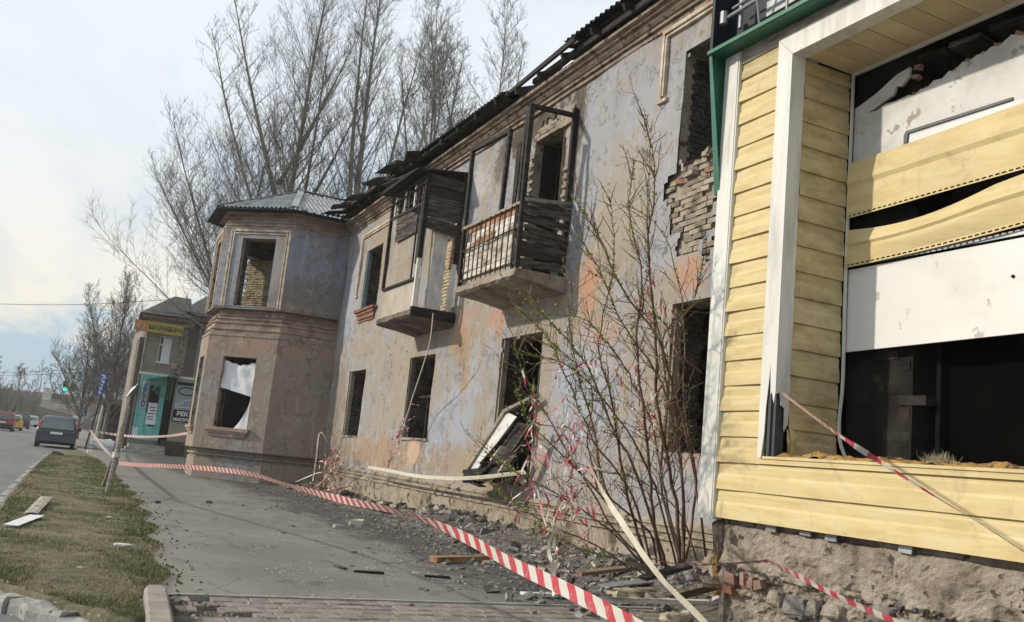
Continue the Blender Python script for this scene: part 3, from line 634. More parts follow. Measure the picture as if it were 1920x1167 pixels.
# exposed bricks round the upper right window (single bricks)
bm = [brick_mesh('brick', .245, .10, .066, i) for i in range(5)]
bmats = ['brick', 'plinth', 'brick', 'redbrick', 'plinth']
for me, q in zip(bm, bmats): me.materials.append(M[q])
nb = 0; z = 3.7; row = 0
while z < 5.47:
    y = 8.45+(.13 if row % 2 else 0)
    while y < 10.7:
        inside = ragged(y, z) and not core_hole(y, z)
        if inside and nb < 240:
            out = .055*fbm(y*2, z*2, 7)
            if random.random() < .88:
                me = bm[3] if (z > 5.15 and y < 9.3 and random.random() < .6) else random.choice((bm[0], bm[1], bm[2], bm[4]))
                if False: me = random.choice(bm) if z > 5.0 or random.random() < .25 else random.choice((bm[0], bm[1], bm[2], bm[4]))
                inst('brick', me, ruin, Matrix.Translation((FX+.066+out*.7-ruin.location.x, y-17, z))@Matrix.Rotation(random.gauss(0, .03), 4, 'Z')@Matrix.Rotation(random.gauss(0, .02), 4, 'X')); nb += 1
        y += .26
    z += .079; row += 1
# sill crumble of the upper window: stepped bricks
for i in range(26):
    y = 8.9+random.random()*1.0; zt = 5.5-.5*max(0, (y-9.3))+random.uniform(-.05, .03)
    inst('brick', random.choice(bm), ruin, Matrix.Translation((FX+random.uniform(.0, .3)-ruin.location.x, y-17, zt+.02))@Matrix.Rotation(random.gauss(0, .3), 4, 'Z'))
# door strip brickwork and second-balcony surround brickwork (joined)
jb = MB(); z = 4.4; row = 0
while z < 6.45:
    y = 18.0+(.12 if row % 2 else 0)
    while y < 18.95: jb.box(FX+.005, FX+.06, y, y+.235, z, z+.064, .008); y += .25
    z += .079; row += 1
stuff(B(jb, 'exposed_brickwork', 'yellowbrick'))
jb = MB(); z = 4.36; row = 0
while z < 7.45:
    y = 13.0+(.12 if row % 2 else 0)
    while y < 15.0:
        if ragged(y+.1, z) and not (13.36 < y+.12 < 14.56 and z < 7.2): jb.obox((FX+.035, y+.12, z), .06, .235, .064, (0, 0, 0), .01)
        y += .25
    z += .079; row += 1
stuff(B(jb, 'exposed_brickwork', 'concrete'))
# interior: floors, back wall, cross walls
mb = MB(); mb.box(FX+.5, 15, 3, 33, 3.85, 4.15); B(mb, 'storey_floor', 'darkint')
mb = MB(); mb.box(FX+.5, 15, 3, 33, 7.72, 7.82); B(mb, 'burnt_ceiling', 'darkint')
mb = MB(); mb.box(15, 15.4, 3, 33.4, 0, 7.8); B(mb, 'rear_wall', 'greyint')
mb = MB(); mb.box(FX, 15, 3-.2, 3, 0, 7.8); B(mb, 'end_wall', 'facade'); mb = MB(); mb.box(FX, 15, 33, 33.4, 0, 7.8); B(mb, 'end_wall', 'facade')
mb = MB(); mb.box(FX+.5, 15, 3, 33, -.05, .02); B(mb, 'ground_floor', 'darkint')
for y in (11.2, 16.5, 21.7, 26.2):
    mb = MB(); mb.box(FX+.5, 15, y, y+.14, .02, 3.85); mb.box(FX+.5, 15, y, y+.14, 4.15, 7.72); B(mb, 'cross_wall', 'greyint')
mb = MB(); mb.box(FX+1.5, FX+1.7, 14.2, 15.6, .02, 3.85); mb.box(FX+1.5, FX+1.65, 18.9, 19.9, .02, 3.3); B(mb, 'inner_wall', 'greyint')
# painted frame board left in some windows
for (y, c, d, mt) in ((24.90, 5.12, 6.85, 'teal'), (25.09, 1.6, 3.38, 'greywood'), (20.07, 1.62, 3.46, 'greyint'), (15.07, .95, 3.51, 'concrete'), (9.80, 1.62, 3.5, 'concrete')):
    mb = MB(); mb.box(FX+.02, FX+.13, y-.03, y, c+.01, d-.01, .004); B(mb, 'jamb_board', mt)
mb = MB(); mb.box(FX+.35, FX+.43, 8.98, 9.06, 1.62, 3.55, .004); B(mb, 'window_post', 'greywood')
mb = MB(); mb.box(FX+.25, FX+.30, 18.5, 20.0, 2.55, 2.6, .004); mb.box(FX+.25, FX+.3, 19.3, 19.36, 1.62, 2.55, .004); B(mb, 'window_post', 'char')
mb = MB(); mb.box(FX+.30, FX+.33, 18.55, 19.28, 1.63, 2.5, .01); B(mb, 'inner_board', 'greyint')
mb = MB(); mb.box(FX+.42, FX+.48, 13.9, 14.35, 1.0, 3.4, .01); B(mb, 'inner_board', 'greyint')
# plinth with a moulded band
def sweep(path, prof, mb, rag=0):
    """profile [(out, z)] swept along plan path [(x, y)], out measured along the outward (left-hand) normal"""
    P = [Vector((a, b, 0)) for a, b in path]; rows = []
    for i, p in enumerate(P):
        n0 = (P[i]-P[i-1]).normalized() if i else None; n1 = (P[i+1]-P[i]).normalized() if i < len(P)-1 else None
        def nm(d): return Vector((-d.y, d.x, 0))
        if n0 is None: n = nm(n1)
        elif n1 is None: n = nm(n0)
        else:
            n = nm(n0)+nm(n1); n = n/max(.3, n.length_squared)*2 if n.length > 0 else nm(n0)
        rows.append([(p.x+n.x*(o+rag*fbm(p.x*3+o*9, p.y*3, z*3)), p.y+n.y*(o+rag*fbm(p.x*3+o*9, p.y*3, z*3)), z+rag*.6*fbm(p.x*4, p.y*4, z*5)) for o, z in prof])
    mb.grid(rows); mb.poly(rows[0]); mb.poly(rows[-1][::-1]); return mb
def dens(path, st):
    out = []
    for (a, b), (c, d) in zip(path, path[1:]):
        n = max(1, round(math.hypot(c-a, d-b)/st)); out += [(a+(c-a)*i/n, b+(d-b)*i/n) for i in range(n)]
    return out+[path[-1]]
a_path = dens([(FX, 3.0), (FX, 27.1)], .22)
mb = MB(); sweep(a_path, [(.0, -.1), (.10, -.1), (.10, .52), (.14, .53), (.14, .57), (.08, .575), (.08, .61), (.12, .615), (.12, .655), (.06, .66), (.06, .69), (.09, .695), (.09, .73), (.02, .77), (-.05, .76)], mb, .014); B(mb, 'plinth', 'plinth')
# cornice of the facade
cprof = [(.0, 7.70), (.035, 7.705), (.035, 7.755), (.0, 7.76), (.0, 7.79), (.06, 7.80), (.06, 7.85), (.09, 7.855), (.14, 7.90), (.14, 7.93), (.20, 7.94), (.20, 7.98), (.27, 7.99), (.27, 8.045), (.23, 8.07), (-.1, 8.07)]
mb = MB(); sweep(a_path, cprof, mb, .007); B(mb, 'cornice', 'cornice')
# moulded window surrounds
def surround(y0, y1, z0, z1, wd, name='window_moulding'):
    mb = MB(); z1 = z1-.11
    for (a, b, c, d) in ((y0-wd, y0-wd+.055, z0, z1+wd), (y0-wd+.085, y0-wd+.115, z0+.04, z1+wd-.04)):
        mb.box(FX-.045, FX+.01, a, b, c, d, .005)
    for (a, b, c, d) in ((y1+wd-.055, y1+wd, z0, z1+wd), (y1+wd-.115, y1+wd-.085, z0+.04, z1+wd-.04)):
        mb.box(FX-.045, FX+.01, a, b, c, d, .005)
    mb.box(FX-.052, FX+.01, y0-wd, y1+wd, z1+wd, z1+wd+.06, .004); mb.box(FX-.04, FX+.01, y0-wd+.09, y1+wd-.09, z1+wd-.06, z1+wd-.03, .004)
    mb.box(FX-.05, FX+.01, y1+wd-.2, y1+wd+.04, z0-.05, z0, .004)
    B(mb, name, 'frame_plaster')
surround(8.3, 9.93, 6.62, 7.18, .56); surround(23.45, 24.92, 5.6, 6.85, .62)
mb = MB(); mb.box(FX-.14, FX, 23.3, 25.1, 5.03, 5.10, .01); mb.box(FX-.09, FX, 23.4, 25.02, 4.95, 5.03, .01); mb.box(FX-.05, FX, 23.45, 24.97, 4.83, 4.95, .01); mb.box(FX-.03, FX, 23.47, 24.95, 4.74, 4.80, .01); B(mb, 'window_sill', 'redbrick')
for (a, b, z) in ((23.6, 25.12, 1.6), (18.48, 20.1, 1.62)):
    mb = MB(); mb.box(FX-.03, FX+.1, a-.03, b+.03, z-.06, z-.003, .012); B(mb, 'window_sill', 'plinth')
# ---------------------------------------------------------------- bay
BAY = [(FX, 27.1), (5.2, 27.1), (3.43, 28.59), (3.43, 30.4), (5.2, 31.9), (FX, 31.9)]
bay = thing('bay', (5.2, 29.5, 0), None, None); bay.parent = ruin; bay.location = Vector((5.2, 29.5, 0))-ruin.location
def facet(i, holes, z0, z1, name, mat):
    (ax, ay), (bx, by) = BAY[i], BAY[i+1]; L = math.hypot(bx-ax, by-ay); dx, dy = (bx-ax)/L, (by-ay)/L; nx, ny = dy, -dx   # inward
    nx, ny = (-dy, dx); nx, ny = -nx, -ny
    mb = MB(); ul = lines(0, L, .12, [q for h in holes for q in h[:2]]); vl = lines(z0, z1, .12, [q for h in holes for q in h[2:]])
    hole = lambda u, v: any(a < u < b and c < v < d for a, b, c, d in holes)
    wall_grid(mb, lambda u, v: (ax+dx*u, ay+dy*u, v), ul, vl, hole)
    cx, cy = 5.2, 29.5; s = 1 if (cx-ax)*nx+(cy-ay)*ny > 0 else -1; nx *= s; ny *= s
    t_ = .42
    wall_grid(mb, lambda u, v: (ax+dx*u+nx*t_, ay+dy*u+ny*t_, v), ul, vl, hole)
    B(mb, name, mat, bay)
    for a, b, c, d in holes:
        r = MB(); P = lambda u, v, o: (ax+dx*u+nx*o, ay+dy*u+ny*o, v)
        for (u0, v0, u1, v1) in ((a, c, a, d), (b, c, b, d), (a, c, b, c), (a, d, b, d)): r.quad(P(u0, v0, .0), P(u0, v0, t_), P(u1, v1, t_), P(u1, v1, .0))
        B(r, 'window_reveal', 'plinth', bay)
        # worn inner stop and rough edge on the jambs
        f = MB()
        for u in (a, b):
            z = c
            sgn = 1 if u == a else -1
            while z < d-.02: f.obox(P(u-sgn*.008, z+.035, .26), .05, .20, .066, (0, 0, math.atan2(ny, nx)+1.57), .01); z += .078
        stuff(B(f, 'jamb_brickwork', 'darkbrick', bay))
    return P if holes else None
ZB = .83
for z0, z1, hB, hA in ((ZB, 4.3, (.62, 1.73, 1.50, 3.60), (.42, 1.38, 1.50, 3.6)), (5.06, 7.6, (.54, 1.67, 5.15, 7.25), (.42, 1.38, 5.15, 7.25))):
    facet(0, [], z0, z1, 'bay_wall', 'bay'); facet(1, [hB], z0, z1, 'bay_wall', 'bay'); facet(2, [hA], z0, z1, 'bay_wall', 'bay')
    facet(3, [(.6, 1.7, hB[2], hB[3])], z0, z1, 'bay_wall', 'bay'); facet(4, [], z0, z1, 'bay_wall', 'bay')
bp = dens(BAY, .3)
RB = [(x, y) for x, y in BAY]
def swb(prof, name, mat, rag=.01):
    mb = MB(); sweep([(x, y) for x, y in RB], prof, mb, 0) if rag == 0 else sweep(RB, prof, mb, 0); return B(mb, name, mat, bay)
# direction: path runs from facade outward, so outward is on the right: mirror by reversing
RB = RB[::-1]
RB = [(x, y) for x, y in RB]
swb([(o, z) for o, z in [(-.1, -.1), (.10, -.1), (.10, .58), (.15, .59), (.15, .65), (.07, .66), (.07, .71), (.14, .72), (.14, .80), (.02, .85), (-.1, .86)]], 'bay_plinth', 'bay')
swb([(o, z) for o, z in [(-.02, 4.22), (.05, 4.23), (.05, 4.30), (.015, 4.305), (.015, 4.335), (.08, 4.34), (.08, 4.42), (.04, 4.425), (.04, 4.455), (.10, 4.46), (.10, 4.62), (.06, 4.625), (.06, 4.66), (.15, 4.67), (.15, 4.75), (.11, 4.755), (.11, 4.785), (.21, 4.79), (.21, 4.86), (.17, 4.865), (.17, 4.895), (.27, 4.90), (.27, 4.99), (.23, 4.995), (.23, 5.02), (.30, 5.025), (.30, 5.075), (-.02, 5.12)]], 'bay_string_course', 'baycornice')
swb([(o, z) for o, z in [(-.02, 7.55), (.05, 7.56), (.05, 7.64), (.02, 7.645), (.02, 7.675), (.10, 7.68), (.10, 7.76), (.06, 7.765), (.06, 7.80), (.16, 7.81), (.16, 7.89), (.12, 7.895), (.12, 7.93), (.22, 7.94), (.22, 8.04), (-.02, 8.06)]], 'bay_cornice', 'baycornice')
def bayP(i, u, v, o):
    (ax, ay), (bx, by) = BAY[i], BAY[i+1]; L = math.hypot(bx-ax, by-ay); dx, dy = (bx-ax)/L, (by-ay)/L
    return Vector((ax+dx*u+dy*o*-1*-1*0+(-dy if False else 0), ay+dy*u, v))+Vector((dy, -dx, 0))*o*(1 if (5.2-ax)*dy-(29.5-ay)*dx < 0 else -1)
def baybox(mb, i, u0, u1, z0, z1, o0, o1):
    p = [bayP(i, u, z, o) for z in (z0, z1) for u, o in ((u0, o0), (u1, o0), (u1, o1), (u0, o1))]
    mb.hexa(p)
# moulding frames on the upper bay facets and sills
for i, (a, b) in ((1, (.06, 2.1)), (2, (.12, 1.7))):
    mb = MB()
    for u0, u1 in ((a, a+.06), (a+.10, a+.14), (b-.06, b), (b-.14, b-.10)): baybox(mb, i, u0, u1, 5.1, 7.46, -.01, .035)
    baybox(mb, i, a, b, 7.46, 7.53, -.01, .04); baybox(mb, i, a+.10, b-.10, 7.38, 7.41, -.01, .03)
    B(mb, 'window_moulding', 'frame_plaster', bay)
for i, (a, b) in ((1, (.5, 1.95)), (2, (.3, 1.5))):
    mb = MB(); baybox(mb, i, a, b, 1.40, 1.50, 0, .12); baybox(mb, i, a+.06, b-.06, 1.33, 1.40, 0, .08); baybox(mb, i, a+.1, b-.1, 1.24, 1.33, 0, .04); B(mb, 'window_sill', 'baycornice', bay)
# bay interior: floor, ceiling, lime-washed back brickwork
mb = MB(); fl = [(FX+.6, 27.3), (5.3, 27.4), (3.75, 28.7), (3.75, 30.3), (5.3, 31.6), (FX+.6, 31.6)]
mb.prism([(x, y, 4.4) for x, y in fl], (0, 0, .15)); B(mb, 'bay_floor', 'darkint', bay)
mb = MB(); mb.prism([(x, y, 7.7) for x, y in fl], (0, 0, .1)); B(mb, 'bay_ceiling', 'greyint', bay)
mb = MB(); z = 4.56; row = 0; W0 = Vector((4.62, 30.9, 0)); W1 = Vector((6.5, 28.6, 0)); du = (W1-W0).normalized(); aw_ = math.atan2(du.y, du.x)
while z < 7.1:
    q = .35*abs(fbm(z, 1, 0))+(.13 if row % 2 else 0)
    while q < 2.9:
        c_ = W0+du*q; mb.obox((c_.x, c_.y, z), .238, .12, .066, (0, 0, aw_), .008); q += .255
    z += .08; row += 1
stuff(B(mb, 'inner_brickwork', 'yellowbrick', bay))
mb = MB(); mb.beam(W0+Vector((.05, .04, 5.85)), W1+Vector((.05, .04, 5.85)), .10, 2.55); B(mb, 'inner_wall', 'darkint', bay)
mb = MB(); mb.box(4.2, 6.9, 29.9, 30.0, .1, 4.3); B(mb, 'inner_wall', 'darkint', bay)
# white cloth in the lower bay window
mb = MB(); rows = []
for i in range(13):
    row = []
    for k in range(13):
        u = .62+1.11*k/12; tz = 3.36+.13*abs(k/12-.5)*2-.02*math.sin(k*2.2); bz = 2.55-.1*(1-k/12)+.12*(k/12)
        row.append(tuple(bayP(1, u, tz+(bz-tz)*i/12, -.12+.02*math.sin(k*1.3+i*.4)+.03*fbm(k*.4, i*.3, 2))))
    rows.append(row)
mb.grid(rows); cl = mb.build('cloth', 'fabric', smooth=True)
tag(cl, 'white cloth hung across the lower window of the corner bay', 'cloth')
mb = MB(); rows = []
for i in range(9):
    a = i/8; z = 2.45-.95*a; w0 = .60; w1 = .64+.42*a*a+.05
    rows.append([tuple(bayP(1, w0+(w1-w0)*k/5, z, -.10+.015*math.sin(k*2+i))) for k in range(6)])
mb.grid(rows); tag(mb.build('cloth_strip', 'fabric', smooth=True), 'torn white cloth strip hanging down the right jamb of the lower bay window', 'cloth')
# ---------------------------------------------------------------- roofs
def corrugated(poly, eave_dir, pitch, amp, rows_len, mb, seed=0):
    """fills a planar convex polygon with a corrugated sheet; waves run up-slope"""
    P = [Vector(p) for p in poly]; n = (P[1]-P[0]).cross(P[2]-P[0]).normalized()
    if n.z < 0: n = -n
    e = Vector(eave_dir).normalized(); e = (e-n*e.dot(n)).normalized(); up = n.cross(e).normalized()
    if up.z < 0: up = -up
    uv = [((p-P[0]).dot(e), (p-P[0]).dot(up)) for p in P]; u0 = min(a for a, b in uv); u1 = max(a for a, b in uv); st = pitch/6
    prev = None; k = 0
    while u0+k*st <= u1+1e-6:
        u = min(u0+k*st+1e-5, u1-1e-5); vs_ = []
        for (a, b), (c, d) in zip(uv, uv[1:]+uv[:1]):
            if (a-u)*(c-u) < 0: vs_.append(b+(d-b)*(u-a)/(c-a))
        if len(vs_) >= 2:
            v0, v1 = min(vs_), max(vs_); nr = max(1, int((v1-v0)/rows_len)+1); col = []
            for i in range(nr+1):
                v = v0+(v1-v0)*i/nr; lap = .012*((i % 2))
                q = P[0]+e*u+up*v+n*(amp*math.cos(2*math.pi*u/pitch)+lap+.006*fbm(u, v, seed)); col.append(q)
            if prev and len(prev) == len(col):
                i0 = len(mb.v); mb.v += [tuple(q) for q in prev]+[tuple(q) for q in col]; m_ = len(col)
                for i in range(m_-1): mb.f.append((i0+i, i0+m_+i, i0+m_+i+1, i0+i+1))
            elif prev:
                mb.quad(prev[0], col[0], col[-1], prev[-1])
            prev = col
        k += 1
    return mb
AP = (5.72, 29.5, 9.42); RE = (9.4, 29.5, 9.42)
E_ = [(7.2, 26.72, 8.13), (5.04, 26.72, 8.13), (3.05, 28.42, 8.13), (3.05, 30.58, 8.13), (5.04, 32.28, 8.13), (7.2, 32.28, 8.13)]
brf = thing('bay_roof', (5.2, 29.5, 8), None, None); brf.parent = bay; brf.location = (0, 0, 8)
for poly, ed in (([E_[0], E_[1], AP, RE, (9.4, 26.72, 8.13)], (1, 0, 0)), ([E_[1], E_[2], AP], Vector(E_[2])-Vector(E_[1])), ([E_[2], E_[3], AP], (0, 1, 0)), ([E_[3], E_[4], AP], Vector(E_[4])-Vector(E_[3])), ([E_[4], E_[5], (9.4, 32.28, 8.13), RE, AP], (1, 0, 0))):
    mb = MB(); corrugated(poly, ed, .15, .026, .9, mb); mb.build('roof_sheet', 'roofgrey', brf, smooth=True)
mb = MB()
for a, b in ((E_[1], AP), (E_[2], AP), (E_[3], AP), (AP, RE)):
    a = Vector(a)+Vector((0, 0, .05)); b = Vector(b)+Vector((0, 0, .05)); mb.beam(a, b, .2, .02)
mb.build('ridge_cap', 'roofgrey', brf)
mb = MB(); mb.prism([(x, y, 8.06) for x, y, z in E_], (0, 0, .03)); mb.build('eave_boards', 'char', brf)
# main roof in three surviving sections, burnt
def eave(y):  # eave height sags between sections
    return 8.12+.10*math.sin(y*.35)+.05*fbm(y*.5, 1, 1)
for (ya, yb, ex, dz, mat) in ((3.0, 12.75, 6.42, .06, 'roofburnt'), (15.1, 20.9, 6.38, .04, 'roofburnt'), (20.9, 26.9, 6.5, .10, 'roofburnt')):
    mb = MB(); z0 = 8.12+dz; rs = .42
    corrugated([(ex, ya, z0), (ex, yb, z0+.10), (12, yb, z0+.1+rs*(12-ex)), (12, ya, z0+rs*(12-ex))], (0, 1, 0), .15, .028, 1.1, mb, ya); B(mb, 'roof_sheet', mat)
    # ragged sheet ends
    mb = MB(); mb.quad((ex+.1, ya, z0-.07), (ex+.1, yb, z0+.03), (FX+.4, yb, z0+.16), (FX+.4, ya, z0+.06)); B(mb, 'eave_boards', 'char')
    y = ya+.3
    while y < yb: 
        mb = MB(); mb.beam((ex+.02, y, z0-.06), (11.5, y, z0-.06+rs*(11.5-ex)), .06, .12, j=.008); B(mb, 'rafter', 'char'); y += .95
for (a, b) in (((6.46, 12.4, 8.22), (6.56, 15.6, 8.20)), ((6.60, 12.2, 8.12), (6.75, 15.4, 8.10)), ((6.46, 20.4, 8.30), (6.5, 27.0, 8.34)), ((6.62, 10.0, 8.11), (6.62, 14.2, 8.14)), ((6.5, 15.0, 8.16), (6.5, 21.2, 8.2))):
    mb = MB(); mb.beam(a, b, .05, .09, j=.015); B(mb, 'roof_batten', 'char')
for y in (12.9, 13.8, 14.7): 
    mb = MB(); mb.beam((6.5, y, 8.10), (10.5, y, 9.8), .06, .12, j=.01); B(mb, 'rafter', 'char')
for (y, x, s) in ((20.8, 6.25, .5), (21.6, 6.2, .8), (25.9, 6.1, .5), (26.7, 6.1, .6), (24.6, 6.2, .7), (22.8, 6.25, .9), (19.9, 6.3, .5)):
    mb = MB(); mb.obox((x+.25, y, 8.26+.1*random.random()), .8, s, .03, (random.uniform(-.1, .1), -.22+random.uniform(-.12, .1), random.uniform(-.2, .2)), .03); B(mb, 'loose_roof_board', 'char')
for i in range(14):
    mb = MB(); y = 24+random.random()*3; mb.obox((6.45+random.random()*.4, y, 8.38+random.random()*.22), .5*random.random()+.2, .25+.3*random.random(), .03, (random.uniform(-.5, .5), random.uniform(-.6, .3), random.random()*3), .02); B(mb, 'loose_roof_board', 'roofburnt')
mb = MB(); mb.box(12, 12.2, 3, 33, 7.8, 10.6); B(mb, 'ridge_wall', 'char')
# ---------------------------------------------------------------- balcony with plank rail (right)
b2 = thing('balcony', (6.0, 14, 4.3), 'balcony with plank rail', None); del b2['label']; b2.parent = ruin; b2.location = Vector((6.0, 14, 4.3))-ruin.location
def slab(y0, y1, zt, mat, par):
    mb = MB(); rows = []; n = 14
    for i in range(n+1):
        y = y0+(y1-y0)*i/n; j = lambda s: .018*fbm(y*5, s, y0)
        rows.append([(FX, y, zt), (5.99+j(1), y, zt+j(4)), (5.98+j(2), y, zt-.11+j(5)), (6.04+j(3), y, zt-.15), (6.5, y, zt-.19+j(6)), (FX, y, zt-.27+j(7))])
    mb.grid(rows); mb.poly(rows[0][::-1]); mb.poly(rows[-1]); return mb.build('balcony_slab', mat, par)
slab(12.82, 15.30, 4.34, 'concrete', b2)
# corner posts and top frame
def post(par, a, b, w=.07, mat='char', nm='balcony_post'): 
    mb = MB(); mb.beam(a, b, w, w, j=.004); return mb.build(nm, mat, par)
post(b2, (6.03, 12.88, 4.3), (6.03, 12.90, 7.12), .075); post(b2, (6.06, 13.06, 4.3), (6.05, 13.08, 7.08), .06)
post(b2, (6.03, 15.25, 4.3), (6.02, 15.27, 5.45), .06); post(b2, (FX-.04, 12.96, 4.3), (FX-.04, 13.0, 7.32), .08)
post(b2, (6.03, 12.9, 7.10), (FX, 12.98, 7.18), .07, nm='top_rail'); post(b2, (6.05, 13.0, 7.05), (6.1, 13.15, 6.2), .10, nm='top_rail')
# open glazing frame on the left half of the balcony
post(b2, (6.03, 15.27, 5.45), (6.03, 15.30, 7.02), .07); post(b2, (6.03, 15.30, 7.0), (6.12, 13.85, 6.98), .07, nm='frame_rail'); post(b2, (6.10, 13.87, 5.45), (6.12, 13.86, 7.0), .075)
post(b2, (6.06, 13.12, 7.5), (6.06, 13.12, 7.5), .01) if False else None
# rails, bars and planks
post(b2, (6.02, 12.9, 5.44), (6.02, 15.3, 5.46), .05, 'greywood', 'hand_rail'); post(b2, (6.02, 12.9, 4.44), (6.02, 15.3, 4.44), .035, 'iron', 'bottom_rail')
post(b2, (6.0, 12.9, 5.02), (6.0, 15.3, 5.0), .02, 'iron', 'mid_rail')
for i in range(12):
    y = 13.0+i*.2; mb = MB(); mb.tube([(5.985, y, 4.36), (5.985+.01*random.uniform(-1, 1), y+.01, 4.9), (5.985, y+random.uniform(-.02, .02), 5.43)], .012, 5); mb.build('baluster', 'iron', b2)
for i in range(7):
    z = 4.46+i*.142; mb = MB(); y0 = 13.02; y1 = 15.25-(.25 if i == 5 else 0)-.1*random.random(); 
    mb.beam((6.05, y0, z+.06), (6.05+.015*random.random(), y1, z+.06+random.uniform(-.01, .02)), .018, .128, j=.008); mb.build('rail_plank', 'whitewood' if i < 6 else 'rustboard', b2)
mb = MB(); mb.beam((6.035, 13.9, 5.1), (6.03, 14.95, 5.06), .012, .12, j=.03); mb.build('torn_sheet', 'rustboard', b2)
for i in range(8):
    z = 4.40+i*.148
    if i == 4: 
        mb = MB(); mb.beam((6.1, 12.87, z+.05), (6.9, 12.87, z-.02), .02, .10, j=.01); mb.build('side_plank', 'charh', b2); continue
    mb = MB(); mb.beam((6.06, 12.87, z+.06+random.uniform(-.015, .015)), (6.9, 12.9, z+.06+random.uniform(-.03, .03)), .02, .132, j=.01); mb.build('side_plank', 'charh', b2)
mb = MB(); mb.beam((6.05, 12.86, 5.50), (6.92, 12.9, 5.60), .03, .07, j=.01); mb.build('side_plank', 'greywood', b2)
mb = MB(); mb.box(FX-.03, FX+.05, 13.1, 13.5, 7.12, 7.42, .02); mb.build('plaster_lump', 'concrete', b2)
mb = MB(); mb.box(FX-.02, FX+.01, 15.15, 15.28, 5.6, 7.35, .02); mb.box(FX-.05, FX+.02, 14.9, 15.0, 4.4, 7.0, .02); mb.build('burnt_frame', 'char', b2)
# ---------------------------------------------------------------- enclosed balcony (left)
b1 = thing('balcony', (6.0, 19, 4.2), None, None); b1.parent = ruin; b1.location = Vector((6.0, 19, 4.2))-ruin.location
slab(17.6, 20.02, 4.22, 'slab_under', b1)
mb = MB(); mb.box(5.93, 6.9, 17.52, 17.62, 4.06, 4.24, .012); mb.build('edge_beam', 'char', b1)
post(b1, (6.02, 17.66, 4.2), (6.03, 17.68, 5.45), .08, 'whitepaint'); post(b1, (6.02, 17.66, 5.3), (6.03, 17.66, 7.15), .10)
post(b1, (6.03, 17.8, 5.2), (6.03, 17.82, 7.1), .08); post(b1, (6.80, 17.68, 4.2), (6.82, 17.68, 5.3), .09, 'whitepaint'); post(b1, (6.84, 17.70, 5.2), (6.86, 17.7, 7.3), .09)
post(b1, (6.8, 17.75, 5.2), (6.83, 17.78, 6.1), .11, 'rustboard')
mb = MB(); mb.box(6.1, 6.13, 17.72, 17.80, 4.24, 6.3, .004); mb.box(6.35, 6.66, 17.80, 17.82, 4.24, 5.95, .004); mb.build('white_panel', 'whitepaint', b1)
post(b1, (6.02, 19.95, 4.9), (6.02, 19.97, 7.1), .07); post(b1, (6.02, 17.7, 4.87), (6.02, 19.95, 4.90), .055, nm='frame_rail'); post(b1, (6.02, 17.7, 6.50), (6.02, 19.95, 6.58), .06, nm='frame_rail')
post(b1, (6.02, 17.7, 7.08), (6.02, 19.97, 7.1), .07, nm='frame_rail'); post(b1, (6.02, 18.05, 4.9), (6.02, 18.05, 6.5), .035)
for i in range(6):
    y = 18.05+i*.33; post(b1, (6.02, y, 6.53), (6.02, y, 7.1), .04 if i % 2 else .06, 'whitepaint' if i in (1, 3, 5) else 'char', 'transom_bar')
post(b1, (6.02, 17.9, 6.68), (6.02, 19.9, 6.7), .025, nm='transom_bar')
for i in range(5):
    z = 5.98+i*.235; a = -.06 if i == 0 else 0
    mb = MB(); mb.beam((6.08, 17.64, z+.1), (6.84, 17.66, z+.1+a), .02, .225, j=.012); mb.build('side_board', 'charh', b1)
mb = MB(); mb.beam((6.05, 17.66, 6.0), (6.8, 17.72, 5.88), .03, .05); mb.build('side_board', 'greywood', b1)
for i in range(4):
    mb = MB(); mb.beam((6.05+.2*i, 17.6, 6.9), (6.05+.2*i, 20.0, 6.9), .19, .02, j=.01); mb.build('ceiling_board', 'charh', b1)
for (z, a) in ((7.34, 0), (7.18, .01), (7.02, 0), (6.86, 0), (6.70, .02)):
    mb = MB(); mb.beam((FX-.04, 20.3, z), (FX-.04, 22.3, z), .03, .17, j=.012); mb.build('wall_board', 'charh', b1)
mb = MB(); mb.hexa([(5.72, 17.52, 7.14), (FX, 17.52, 7.30), (FX, 20.1, 7.30), (5.72, 20.1, 7.14), (5.72, 17.52, 7.17), (FX, 17.52, 7.33), (FX, 20.1, 7.33), (5.72, 20.1, 7.17)]); mb.build('balcony_roof', 'roofburnt', b1)
for (a, b) in (((5.8, 17.9, 7.22), (6.1, 21.2, 7.55)), ((5.95, 18.0, 7.3), (6.2, 21.6, 7.85)), ((6.0, 19.2, 7.4), (6.3, 21.9, 8.1))):
    mb = MB(); mb.beam(a, b, .10, .025, j=.012); mb.build('loose_board', 'char', b1)
# parapet sheet below the glazing frame
mb = MB(); rows = [[(6.045+.006*fbm(i, k, 1), 17.75+2.2*i/10, 4.23+.66*k/4) for k in range(5)] for i in range(11)]; mb.grid(rows); mb.grid([[(x+.012, y, z) for x, y, z in r] for r in rows]); mb.build('parapet_sheet', pm('asbestos_parapet', [(.30, .26, .21), (.43, .38, .31), (.48, .45, .40)], 1.2, .92, .4, 14), b1)
# rope hanging from the enclosed balcony
rp = MB(); rp.tube(cat_rom([(6.00,16.38,3.98), (6.05,16.52,3.45), (6.20,17.19,2.98), (6.40,18.10,2.49), (6.50,18.70,1.95), (6.50,19.15,1.25), (6.50,19.31,0.99)], 6), .011, 4)
tag(rp.build('rope', 'tapewhite'), 'thin pale rope hanging from the enclosed balcony past the ground-floor window', 'rope')
